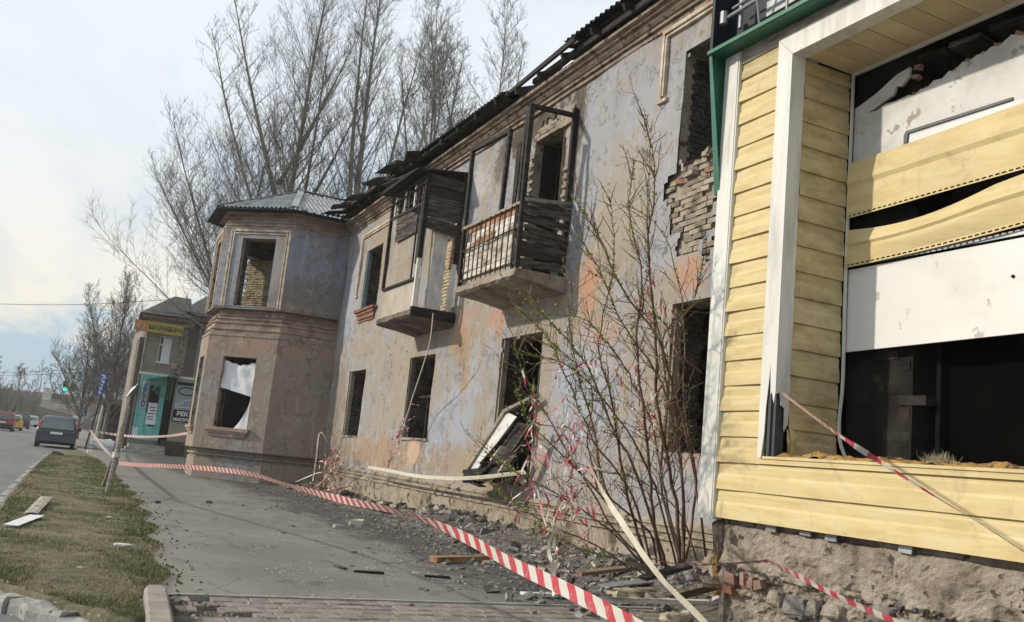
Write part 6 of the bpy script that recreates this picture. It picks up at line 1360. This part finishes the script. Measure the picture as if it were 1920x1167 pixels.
aw2 = thing('side_awning', (2.6, 49.5, 3), 'small grey and green awning at the left corner of the brick shop', 'awning')
mb = MB(); mb.quad((2.42,49.00,2.66), (2.82,49.00,3.27), (3.02,50.50,3.56), (2.65,50.50,3.13)); mb.quad((2.43,49.00,2.61), (2.83,49.00,3.21), (3.03,50.50,3.51), (2.66,50.50,3.08)); mb.build('awning_sheet', 'post', aw2)
mb = MB(); mb.tube([(2.43,49.00,2.61), (2.84,49.00,3.11)], .03, 4); mb.tube([(2.67,49.30,3.37), (2.99,49.30,3.22)], .05, 4); mb.build('awning_frame', 'green', aw2)
mb = MB(); mb.tube([(5.62, 50.7, .2), (5.62, 50.7, 7.2)], .06, 6); Q(mb, 'drainpipe', 'greymetal')
mb = MB(); mb.tube([(4.45, 49.7, 4.55), (4.45, 49.64, 4.55)], .15, 12); tag(mb.build('round_sign', pm('pink_red_disc', [(.38, .17, .15), (.45, .33, .30)], 3, .5, 0)), 'small round pinkish sign on the wall above the lattice awning', 'sign')
for i in range(3):
    mb = MB(); mb.box(2.9-.15*i, 4.6, SY-.9-.35*i, SY-.05-.35*i if i else SY-.05, -.1, .42-.14*i); Q(mb, 'step', 'kerb')
# ================================================================= STREET FURNITURE
pl = thing('wooden_post', (0.8,17.05,0), 'short weathered grey post leaning in the grass with barrier tape tied round it', 'post')
mb = MB(); b0 = Vector((0.86,18.42,-0.1)); t0 = Vector((0.993,18.84,1.63)); mb.tube([b0, b0.lerp(t0, .3)+Vector((.004, 0, 0)), b0.lerp(t0, .7), t0], [.05, .05, .047, .045], 8); mb.build('post_body', 'greywood', pl)
mb = MB(); b1p = Vector((0.9,20.09,-0.1))+Vector((-.07, .02, 0)); t1p = Vector((1.02,19.01,1.24))+Vector((-.04, 0, -.1)); mb.beam(b1p, t1p, .05, .05, j=.006); mb.build('stake', 'greywood', pl)
mb = MB(); c = b0.lerp(t0, .46)
for k in range(5): mb.tube([c+Vector((.062*math.cos(a*.7), .062*math.sin(a*.7), .018*k-.03+.01*math.sin(a+k))) for a in range(10)], .012, 4)
tp(mb.build('tape_knot', M['tapepink']), 'knot of barrier tape wound round the near grey post')
sp = thing('leaning_sign', (0.82,41.38,0), 'leaning roadside pole with a narrow blue parking sign, at the far end of the verge', 'road sign')
mb = MB(); b0 = Vector((0.95,48.00,-0.2)); t0 = Vector((1.33,44.86,3.57)); mb.tube([b0, t0], [.045, .04], 8); mb.build('pole', 'darkmetal', sp)
s0 = Vector((1.11,45.04,2.53)); s1 = Vector((1.20,44.81,3.52)); ax = (s1-s0); L_ = ax.length; ax.normalize(); sr = Vector((.75, -.42, 0)).normalized(); sr = (sr-ax*sr.dot(ax)).normalized(); nr = ax.cross(sr)
if nr.y > 0: nr = -nr
wd = .27
pan = [s0-sr*wd*.5, s0+sr*wd*.5, s1+sr*wd*.5, s1-sr*wd*.5]
mb = MB(); mb.prism(pan, -nr*.05); bx_ = mb.build('sign_box', 'navy', sp)
mb = MB(); mb.poly([p+nr*.004 for p in pan]); mb.build('sign_face', 'bluesign', sp)
mb = MB()
for (u, v, w_, h) in ((-.12, .86, .2, .05), (.05, .80, .2, .05), (0, .72, .22, .03), (-.1, .62, .06, .1), (.08, .58, .12, .1), (-.06, .46, .18, .04), (.05, .38, .06, .09), (-.12, .30, .06, .09), (.0, .26, .18, .04), (-.04, .17, .05, .11), (.06, .08, .14, .05), (-.10, .09, .05, .08)):
    c = s0+ax*L_*v+sr*u*wd*1.6; mb.poly([c-sr*w_*.5*.8-ax*h*.5+nr*.009, c+sr*w_*.5*.8-ax*h*.5+nr*.009, c+sr*w_*.5*.8+ax*h*.5+nr*.009, c-sr*w_*.5*.8+ax*h*.5+nr*.009])
stuff(mb.build('sign_pictograms', 'white', sp))
def bag(loc, s, lab):
    mb = MB(); rock(mb, loc, s, s, s*.7, 3); return tag(mb.build('rag', 'board'), lab, 'rag')
bag((1.04,41.83,0.05), .11, 'pale rag or paper caught at the foot of the leaning sign')
mb = MB(); rock(mb, (-0.16,36.34,0.05), .16, .10, .09, 2); rock(mb, Vector((-0.04,35.57,0.05)), .10, .08, .07, 4); tag(mb.build('trash', 'ash'), 'dark rubbish lying on the kerb tip of the verge behind the blue car', 'rubbish')
# traffic light on its mast with a crossing sign
tl = thing('traffic_light', (3.4, 84, 0), 'traffic light showing green, hung on a mast arm over the junction', 'traffic light')
mb = MB(); mb.tube([(3.4, 84, -.1), (3.4, 84, 4.6)], .08, 8); mb.tube([(3.4, 84, 4.25), tuple(Vector((-0.669,87.12,4.12)))], .04, 6); mb.build('mast', 'greymetal', tl)
c = Vector((-0.621,87.11,4.08)); mb = MB(); mb.box(c.x-.17, c.x+.17, c.y-.12, c.y+.12, c.z-.42, c.z+.45); mb.build('housing', 'blackpaint', tl)
gm = bpy.data.materials.new('green_signal_lens'); gm.use_nodes = True; bb = gm.node_tree.nodes['Principled BSDF']; bb.inputs['Base Color'].default_value = (.0, .35, .22, 1); bb.inputs['Emission Color'].default_value = (.02, 1, .55, 1); bb.inputs['Emission Strength'].default_value = 2.2
for k, (dz, mt) in enumerate(((.29, 'blackpaint'), (.02, 'blackpaint'), (-.25, gm))):
    mb = MB(); mb.tube([(c.x, c.y-.12, c.z+dz), (c.x, c.y-.14, c.z+dz)], .15 if k == 2 else .11, 12); mb.build('lens', mt, tl)
c = Vector((0.0412,86.79,4.10)); sg = thing('crossing_sign', tuple(c), 'small pedestrian crossing sign hung beside the traffic light', 'road sign')
mb = MB(); mb.box(c.x-.30, c.x+.30, c.y-.03, c.y, c.z-.30, c.z+.30); mb.build('backing', pm('yellow_green_border', [(.25, .42, .10)], 1, .5, 0), sg)
mb = MB(); mb.box(c.x-.25, c.x+.25, c.y-.04, c.y-.032, c.z-.25, c.z+.25); mb.build('sign_face', 'green', sg); mb = MB(); mb.tri((c.x-.19, c.y-.05, c.z-.17), (c.x+.19, c.y-.05, c.z-.17), (c.x, c.y-.05, c.z+.19)); mb.build('white_triangle', 'white', sg)
mb = MB(); mb.box(c.x-.02, c.x+.03, c.y-.055, c.y-.052, c.z-.1, c.z+.06); mb.tri((c.x-.09, c.y-.055, c.z-.15), (c.x+.1, c.y-.055, c.z-.15), (c.x, c.y-.055, c.z-.02)); stuff(mb.build('pictogram', 'blackpaint', sg))
c = Vector((0.943,75.57,1.96)); sg = thing('crossing_sign', (c.x, c.y, 0), 'blue and white crossing sign on a thin pole beyond the leaning sign', 'road sign')
mb = MB(); mb.tube([(c.x, c.y+.03, -.1), (c.x, c.y+.03, c.z+.3)], .035, 6); mb.build('pole', 'greymetal', sg); mb = MB(); mb.box(c.x-.3, c.x+.3, c.y-.02, c.y, c.z-.3, c.z+.3); mb.build('sign_face', 'bluesign', sg)
mb = MB(); mb.tri((c.x-.2, c.y-.025, c.z-.2), (c.x+.2, c.y-.025, c.z-.2), (c.x, c.y-.025, c.z+.2)); mb.build('white_triangle', 'white', sg)
for k, (px_, d) in enumerate(((184, 60), (197, 66), (207, 74))):
    pass
for (loc, h, lab) in (((1.74,64.17,1.04), 2.4, 'thin pale pole beside the street trees, left of the others'), ((2.35,68.36,1.08), 2.3, 'thin pale pole beside the street trees, right of the others')):
    mb = MB(); mb.tube([(loc[0], loc[1], -.1), (loc[0]+.15, loc[1], h)], .05, 6); tag(mb.build('thin_pole', 'whitepaint'), lab, 'pole', 'thin poles by the street trees')
# overhead cables
for k, (a, b, lab) in enumerate((((-7.09,69.21,8.22), (4.97,61.08,9.52), 'overhead cable crossing the sky left of the spreading poplar'), ((-11.67,127.78,5.85), (1.65,110.10,7.19), 'upper of two faint far cables over the junction'), ((-11.82,130.14,5.61), (0.934,110.53,6.70), 'lower of two faint far cables over the junction'))):
    mb = MB(); P = [Vector(a).lerp(Vector(b), i/12)-Vector((0, 0, .25*math.sin(math.pi*i/12))) for i in range(13)]; mb.tube(P, .018 if k == 0 else .022, 4); tag(mb.build('cable', 'blackpaint'), lab, 'cable')
# ================================================================= FAR BUILDINGS AND FENCES
fbm_ = pm('dusty_far_wall', [(.12, .105, .085), (.17, .15, .125)], .2, .95, 0)
fbd = thing('long_low_building', (-3, 160, 0), 'long low brown building behind the traffic light across the junction', 'building')
L0 = (-5.49,180.92,5.64); L1 = (9.26,162.85,5.46)
mb = MB(); mb.prism([(L0[0]-12, L0[1], -.2), (L1[0]+6, L1[1], -.2), (L1[0]+6, L1[1], L1[2]), (L0[0], L0[1], L0[2]), (L0[0]-12, L0[1], L0[2]-.4)], (0, 9, 0)); mb.build('wall', fbm_, fbd)
for (px_, w_, z0, z1) in ((84, 1.2, 3.0, 6.2), (100, 3.5, 1.6, 2.8), (143, .9, 4.2, 5.4)):
    pass
for p, w_, h in (((-3.77,178.70,4.21), 1.3, 4.4), ((-3.46,178.81,2.85), 7.0, 1.6), ((0.862,171.41,4.62), 1.3, 1.6), ((-1.39,174.97,3.23), 2.0, 1.2)):
    mb = MB(); mb.box(p[0]-w_/2, p[0]+w_/2, p[1]-1.6, p[1]+.3, p[2]-h/2, p[2]+h/2); mb.build('pale_block', pm('pale_far_block', [(.30, .27, .22)], 1, .9, 0) if 'pale_far_block' not in bpy.data.materials else bpy.data.materials['pale_far_block'], fbd)
kx = (2.48,68.29,1.10)
mb = MB(); mb.box(kx[0]-.2, kx[0]+1.6, kx[1]+5, kx[1]+9, -.1, 2.6); mb.box(kx[0]-.3, kx[0]+1.7, kx[1]+4.8, kx[1]+9.2, 2.6, 2.75); ksk = tag(mb.build('kiosk', 'darkint'), 'small dark kiosk under the street trees left of the brick shop', 'kiosk')
p = (1.46,42.22,0.3); mb = MB(); rock(mb, (p[0]+.3, p[1]+8, .2), .6, .5, .3, 5); tag(mb.build('snow_heap', 'panelwhite'), 'small whitish heap by the kiosk at the roadside', 'heap')
mb = MB(); p = (2.33,49.03,0); mb.box(p[0], p[0]+1.2, p[1]+3, p[1]+3.2, 0, .35); tag(mb.build('low_wall', 'kerb'), 'low concrete wall stub left of the shop steps', 'low wall')
# ================================================================= VEHICLES
M['tyre'] = pm('tyre_rubber', [(.012, .012, .012), (.03, .03, .03)], 5, .9, 0); M['redlens'] = pm('red_lens', [(.35, .012, .012), (.42, .02, .02)], 2, .25, 0, spec=.6); M['carglass'] = pm('car_glass', [(.05, .07, .075), (.12, .16, .165)], 1, .12, 0, spec=.8)  # car glass base colour is lightened in place of a sky reflection
M['trimblack'] = pm('car_trim', [(.015, .016, .018), (.028, .028, .03)], 3, .6, 0)
def car(loc, label, paint, W_=1.7, H=1.5, L_=4.1, kind='hatch', scale=1, rot=0, cat='car', lights=None):
    o = thing('parked_car' if False else 'car', (0, 0, 0), label, cat, 'cars on the road'); w = W_/2
    bz = .22; belt = H*.60
    if kind == 'hatch': secs = [(0, .50, .80, .80, .95, .90), (.06, .28, belt-.02, belt+.02, .99, .92), (.30, bz, belt+.01, H-.18, 1, .86), (.55, bz, belt+.01, H-.03, 1, .80), (1.6, bz, belt, H, 1, .80), (2.5, bz, belt-.03, H-.06, 1, .80), (3.1, bz, belt-.08, belt+.02, 1, .86), (3.9, bz+.05, belt-.2, belt-.18, .95, .85), (L_, .35, .6, .62, .80, .7)]
    elif kind == 'suv': secs = [(0, .45, .9, .9, .97, .92), (.04, .3, belt, belt+.1, 1, .93), (.12, bz, belt, H-.08, 1, .88), (.3, bz, belt, H, 1, .86), (2.8, bz, belt, H-.02, 1, .86), (3.4, bz, belt-.05, belt+.02, 1, .88), (4.3, bz, belt-.15, belt-.12, .96, .86), (L_, .4, .7, .72, .85, .7)]
    else: secs = [(0, .42, 1.0, 1.0, .98, .95), (.03, .35, 1.3, H-.1, 1, .97), (.08, .35, 1.3, H, 1, .97), (L_-1.6, .35, 1.3, H, 1, .97), (L_-1, .35, 1.3, H-.4, 1, .9), (L_, .4, 1.0, 1.05, .9, .8)]
    mb = MB(); rows = []
    for (y, b_, be, ro, kw, kr) in secs:
        a = w*kw; c = w*kr*(.96); 
        prof_ = [(a*.90, b_), (a*.985, b_+.10), (a, (b_+be)/2), (a*.985, be), (c, ro-.06 if ro-be > .15 else ro-.01), (c*.82, ro), (0, ro+.012)]
        rows.append([(x, y, z) for x, z in prof_]+[(-x, y, z) for x, z in prof_[-2::-1]])
    mb.grid(rows); mb.poly(rows[0][::-1]); mb.poly(rows[-1]); mb.quad((w*.9, 0, .3), (-w*.9, 0, .3), (-w*.9, L_, .3), (w*.9, L_, .3)); bd = mb.build('body', paint, o, smooth=True)
    bd.data.polygons.foreach_set('use_smooth', [len(p_.vertices) == 4 for p_ in bd.data.polygons])
    y1 = .08 if kind != 'hatch' else .10
    if kind == 'hatch': gl = [(w*.80, .045, belt+.0), (-w*.80, .045, belt+.0), (-w*.70, .36, H-.10), (w*.70, .36, H-.10)]
    elif kind == 'suv': gl = [(w*.8, .02, belt+.05), (-w*.8, .02, belt+.05), (-w*.76, .12, H-.14), (w*.76, .12, H-.14)]
    else: gl = [(w*.5, -.01, 1.4), (-w*.5, -.01, 1.4), (-w*.5, 0.01, H-.4), (w*.5, 0.01, H-.4)]
    mb = MB(); mb.poly([(x, y-.05, z) for x, y, z in gl]); mb.build('rear_window', 'carglass', o)
    for s in (-1, 1):
        mb = MB(); mb.quad((s*w*1.0, .75, belt+.03), (s*w*1.0, 2.5, belt-.0), (s*w*.86, 2.3, H-.12), (s*w*.85, .85, H-.12)); mb.build('side_window', 'carglass', o)
        for yy in (.72, L_-.85):
            wh = MB(); wh.tube([(s*(w-.02), yy, .31), (s*(w-.2), yy, .31)], .31, 16); whl = wh.build('wheel', 'tyre', o); h_ = MB(); h_.tube([(s*(w-.015), yy, .31), (s*(w-.03), yy, .31)], .19, 12); h_.build('rim', 'greymetal', whl)
        mb = MB()
        if kind == 'hatch': mb.hexa([(s*w*.84, .03, belt-.22), (s*w*1.0, .12, belt-.22), (s*w*1.0, .22, belt-.2), (s*w*.84, .12, belt-.2), (s*w*.80, .18, H-.30), (s*w*.92, .24, H-.32), (s*w*.92, .34, H-.3), (s*w*.80, .3, H-.28)])
        else: mb.box(s*w*.82, s*w*1.0, -.012, .1, .75, 1.05)
        mb.build('tail_light', 'redlens', o)
        mb = MB(); mb.obox((s*(w+.10), 2.65, belt+.02), .18, .08, .13); mb.build('mirror', 'trimblack', o)
    mb = MB(); mb.hexa([(-w*.96, -.06, .30), (w*.96, -.06, .30), (w*.98, .3, .28), (-w*.98, .3, .28), (-w*.97, -.05, .56), (w*.97, -.05, .56), (w*.99, .3, .58), (-w*.99, .3, .58)]); mb.build('bumper', 'trimblack' if kind != 'hatch' else paint, o)
    mb = MB(); mb.box(-.26, .26, -.075, -.03, .66, .77); mb.build('number_plate', 'white', o)
    mb = MB(); mb.box(-w*.82, w*.82, .0, .06, .18, .30); mb.build('underbody', 'blackpaint', o)
    o.location = loc; o.rotation_euler = (0, 0, R(rot)); o.scale = (scale,)*3; return o
car((-0.35,48.72,-0.12), 'dark blue hatchback driving away beside the verge, nearest car on the road', pm('blue_grey_car_paint', [(.025, .035, .055), (.035, .048, .072)], 1, .3, 0, spec=.6), W_=1.78, H=1.52)
car((-4.70,85.22,-0.12), 'red car at the left edge of the photo, taillights lit', pm('red_car_paint', [(.22, .015, .02), (.28, .03, .03)], 1, .3, 0, spec=.6), kind='suv', H=1.55)
car(Vector((-4.37,93.27,-0.12)), 'yellow car half hidden behind the red one', pm('yellow_car_paint', [(.50, .32, .03), (.55, .38, .05)], 1, .3, 0, spec=.6), H=1.4, W_=1.6)
car((-4.43,109.83,-0.12), 'dark brown off-roader ahead of the yellow car', pm('brown_black_car_paint', [(.03, .026, .022), (.045, .04, .035)], 1, .35, 0, spec=.5), kind='suv', H=1.75, W_=1.75)
car((-4.24,138.32,-0.12), 'dusty white car far ahead of the brown off-roader', pm('white_car_paint', [(.45, .44, .42), (.55, .54, .52)], 1, .35, 0, spec=.5), kind='hatch', H=1.5)
car(Vector((1.42,164.49,-0.12)), 'white van far ahead, right of the blue hatchback', bpy.data.materials['white_car_paint'], kind='van', W_=1.7, H=2.2, L_=5, cat='van')
# ================================================================= LOOSE DEBRIS
DB = 'planks and scraps of the ruin lying about'
def plank(a, b, w_, h, mat, label, name='plank', j=.006, grp=None):
    mb = MB(); mb.beam(a, b, w_, h, j=j); return tag(mb.build(name, mat), label, name.replace('_', ' '), grp)
plank((4.21,10.52,0.04), (5.06,10.83,0.05), .13, .07, 'brownwood', 'brown board lying on the asphalt below the striped tape')
plank((2.90,9.40,0.01), (3.20,9.31,0.02), .04, .02, 'char', 'charred lath on the open asphalt, longest of the dark scraps')
plank((2.81,9.78,0.01), (2.85,9.52,0.02), .05, .02, 'charh', 'short dark wood scrap left of the charred lath')
plank((3.64,9.28,0.01), (3.90,9.20,0.01), .05, .02, 'char', 'flat dark lath below the brown board')
plank((-0.37,11.56,0.06), (-0.14,12.70,0.08), .16, .012, 'panelwhite', 'flat white board lying on the verge', 'board')
mb = MB(); a = Vector((-0.3,13.09,0.06)); b_ = Vector((-0.17,15.25,0.06)); mb.grid([[tuple(a.lerp(b_, t_/6)+Vector((.16*q, 0, .012*math.sin(q*3.1)+.05*t_/6))) for q in (0, .33, .66, 1)] for t_ in range(7)]); tag(mb.build('curved_board', 'greywood'), 'curved brownish sheet lying behind the white board on the verge', 'sheet')
def chunk(p, sx, sy, sz, mat, label, name='chunk', seed=1, rot=0):
    mb = MB(); r = random.Random(seed); n = r.choice((5, 6)); base = []
    for i in range(n): a = 6.283*i/n+r.uniform(-.3, .3)+rot; base.append((p[0]+math.cos(a)*sx*r.uniform(.4, .55), p[1]+math.sin(a)*sy*r.uniform(.4, .55), p[2]))
    top = [(p[0]+(x-p[0])*r.uniform(.7, 1), p[1]+(y-p[1])*r.uniform(.7, 1), z+sz*r.uniform(.7, 1.1)) for x, y, z in base]
    i0 = 0; mb.v = base+top; mb.f = [tuple(range(n))[::-1], tuple(range(n, 2*n))]+[(i, (i+1) % n, n+(i+1) % n, n+i) for i in range(n)]
    return tag(mb.build(name, mat), label, name.replace('_', ' '))
chunk((4.68,15.28,0), .34, .26, .09, pm('pale_yellow_plaster', [(.45, .40, .30), (.58, .54, .44)], 5, .9, .6), 'pale cream plaster lump on the asphalt, largest near the middle', seed=3)
chunk((4.14,14.46,0), .26, .2, .05, 'debris', 'grey slate piece left of the cream plaster lump', seed=4)
chunk((0.71,10.42,0.03), .22, .12, .025, 'panelwhite', 'white scrap on the green part of the verge, larger one', 'scrap', seed=5); chunk((0.7,13.39,0.03), .12, .08, .02, 'panelwhite', 'white scrap on the verge nearer the leaning post', 'scrap', seed=6)
chunk((1.62,17.00,0), .13, .1, .05, 'ash', 'dark lump on the asphalt right of the near grey post', seed=7); chunk((2.59,17.86,-0), .14, .1, .05, 'ash', 'dark lump on the asphalt farther right, in front of the bay', seed=8)
chunk((1.17,7.98,0), .07, .05, .015, 'debris', 'small grey flake on the asphalt just above the pavers', 'flake', seed=9); chunk((0.3,8.65,0.03), .12, .08, .02, 'debris', 'small grey flake in the grass left of the kerbstone', 'flake', seed=10)
chunk((5.24,8.96,0.02), .10, .10, .11, 'ash', 'sooty half brick under the striped tape, right one of two', 'half_brick', seed=11); chunk((5.22,9.29,0.02), .12, .1, .08, 'ash', 'sooty half brick under the striped tape, left one of two', 'half_brick', seed=12)
chunk((4.82,10.74,0), .12, .08, .05, 'rubble', 'pale stone touching the brown board', seed=13)
chunk((2.84,7.49,0), .06, .05, .02, 'rubble', 'small pale stone on the pavers', 'pebble', seed=14); chunk((3.88,7.23,0), .06, .05, .03, 'rubble', 'small pale stone on the pavers near the lower tape', 'pebble', seed=15)
plank((4.24,8.17,0.03), (4.71,8.13,0.03), .10, .03, 'board', 'dirty white board piece at the edge of the pavers', 'board')
plank((4.80,7.70,0.07), (5.81,7.30,0.13), .05, .05, 'whitewood', 'long pale batten lying across the rubble below the shrub', 'batten')
plank((5.46,9.19,0.12), (6.48,9.20,0.25), .14, .04, 'brownwood', 'brown plank half buried under the shrub', 'plank')
plank((5.27,8.35,0.1), (6.45,8.77,0.16), .16, .02, 'greymetal', 'bluish grey sheet strip in the rubble below the shrub', 'sheet')
plank((4.40,5.94,0.382), (4.38,5.47,0.534), .18, .03, 'ash', 'dark slab leaning against the corner of the stone foundation', 'slab')
plank((4.66,7.02,0.52), (4.67,6.47,0.443), .06, .04, 'char', 'charred stick in the rubble under the shrub stems', 'stick')
plank((4.51,6.55,0.426), (5.03,6.62,0.545), .10, .03, 'char', 'charred board tilted at the base of the shrub', 'board')
for k, (p, s_, lb) in enumerate((((5.47,8.30,0.05), .16, 'yellowish wool wad beyond the long pale batten, larger one'), ((5.79,8.43,0.06), .12, 'yellowish wool wad beyond the long pale batten, smaller one'), ((4.93,6.65,0.1), .12, 'yellowish wool wad at the bottom edge near the foundation corner'), ((4.58,6.84,0.05), .11, 'yellowish wool wad below the long pale batten'))):
    mb = MB(); rock(mb, p, s_, s_*.6, s_*.32, k+40); rock(mb, (p[0]+s_*.8, p[1], p[2]), s_*.6, s_*.4, s_*.3, k+50); 
    for q in range(260):
        a = rs.random()*6.28; e_ = rs.random()*1.4; c = Vector(p)+Vector((rs.gauss(.04, s_*.6), rs.gauss(0, s_*.35), s_*.15)); d = Vector((math.cos(a)*math.cos(e_), math.sin(a)*math.cos(e_), math.sin(e_)))*.04; mb.tri(c, c+Vector((.003, .002, 0)), c+d)
    tag(mb.build('wool_wad', 'wool'), lb, 'wool')
# heap of rubble chunks by the wall, in front of the broken opening and around the shrub
r = random.Random(9); n_ = 0
def heap(n, fn, name, mats, smin, smax, label, cat):
    mb = {m_: MB() for m_ in mats}
    for k in range(n):
        x, y = fn(); s_ = r.uniform(smin, smax)**1; z = bank_z(x, y)+s_*.15; m_ = r.choice(mats)
        mb[m_].obox((x, y, z), s_*r.uniform(.6, 1.6), s_*r.uniform(.6, 1.4), s_*r.uniform(.25, .7), (r.uniform(-.6, .6), r.uniform(-.6, .6), r.random()*3), s_*.12)
    for m_ in mats: tag(mb[m_].build(name, m_), label+' ('+{'rubble': 'pale grey pieces', 'ash': 'sooty pieces', 'darkbrick': 'dark brick bits', 'charh': 'charred board ends', 'brick': 'brick bits', 'debris': 'slate pieces', 'greywood': 'grey wood ends', 'stone': 'stone pieces'}[m_]+')', cat, kind='stuff')
heap(230, lambda: (6.75-abs(r.gauss(0, .28)), 13.2+r.random()*4.3), 'wall_foot_rubble', ['rubble', 'ash', 'brick'], .03, .17, 'rubble heaped against the plinth before the broken opening', 'rubble')
heap(260, lambda: (5.9+r.gauss(0, .6), 7.4+r.random()*4.6), 'shrub_foot_rubble', ['rubble', 'ash', 'debris', 'greywood'], .02, .10, 'rubble strewn round the foot of the shrub', 'rubble')
heap(120, lambda: (6.6-abs(r.gauss(0, .3)), 17.5+r.random()*9), 'wall_foot_debris', ['ash', 'charh', 'rubble'], .04, .16, 'scattered debris along the plinth towards the bay', 'rubble')
heap(60, lambda: (5.0+r.gauss(0, .5), 6.9+r.random()*1.6), 'near_corner_rubble', ['rubble', 'stone', 'debris'], .03, .12, 'loose rubble at the near corner of the stone foundation', 'rubble')
lbs = ['charred lath in the rubble by the broken opening, nearest the wall', 'charred lath lying left of the fallen window unit', 'charred lath among slate chips, middle of the pavement edge', 'charred lath pointing to the bay', 'charred lath beside the shrub rubble', 'charred lath under the white strung tape', 'charred lath at the far end of the rubble', 'charred lath below the leftmost ground-floor window', 'charred lath below the middle ground-floor window', 'charred lath near the striped tape crossing']
for k in range(10):
    y = 9.5+k*1.55; x = 6.3-abs(r.gauss(0, .5)); a = r.random()*3.14; l_ = r.uniform(.25, .7); z = bank_z(x, y)+.05
    plank((x, y, z), (x+math.cos(a)*l_, y+math.sin(a)*l_, z+.06), .05, .025, r.choice(('char', 'charh', 'greywood')), lbs[k], 'lath')
# ================================================================= DUSTY AIR
HZ = 0.0008
if HZ:
    mb = MB(); mb.box(-420, 420, -40, 520, -1.3, 36.0); hz = mb.build('haze', 'white'); m = bpy.data.materials.new('dusty_air'); m.use_nodes = True; nt = m.node_tree; nt.nodes.remove(nt.nodes['Principled BSDF'])
    pv_ = nt.nodes.new('ShaderNodeVolumePrincipled'); pv_.inputs['Color'].default_value = (.92, .90, .86, 1); pv_.inputs['Density'].default_value = HZ; pv_.inputs['Anisotropy'].default_value = .3
    nt.links.new(pv_.outputs[0], nt.nodes['Material Output'].inputs['Volume']); hz.data.materials.clear(); hz.data.materials.append(m); hz['kind'] = 'stuff'
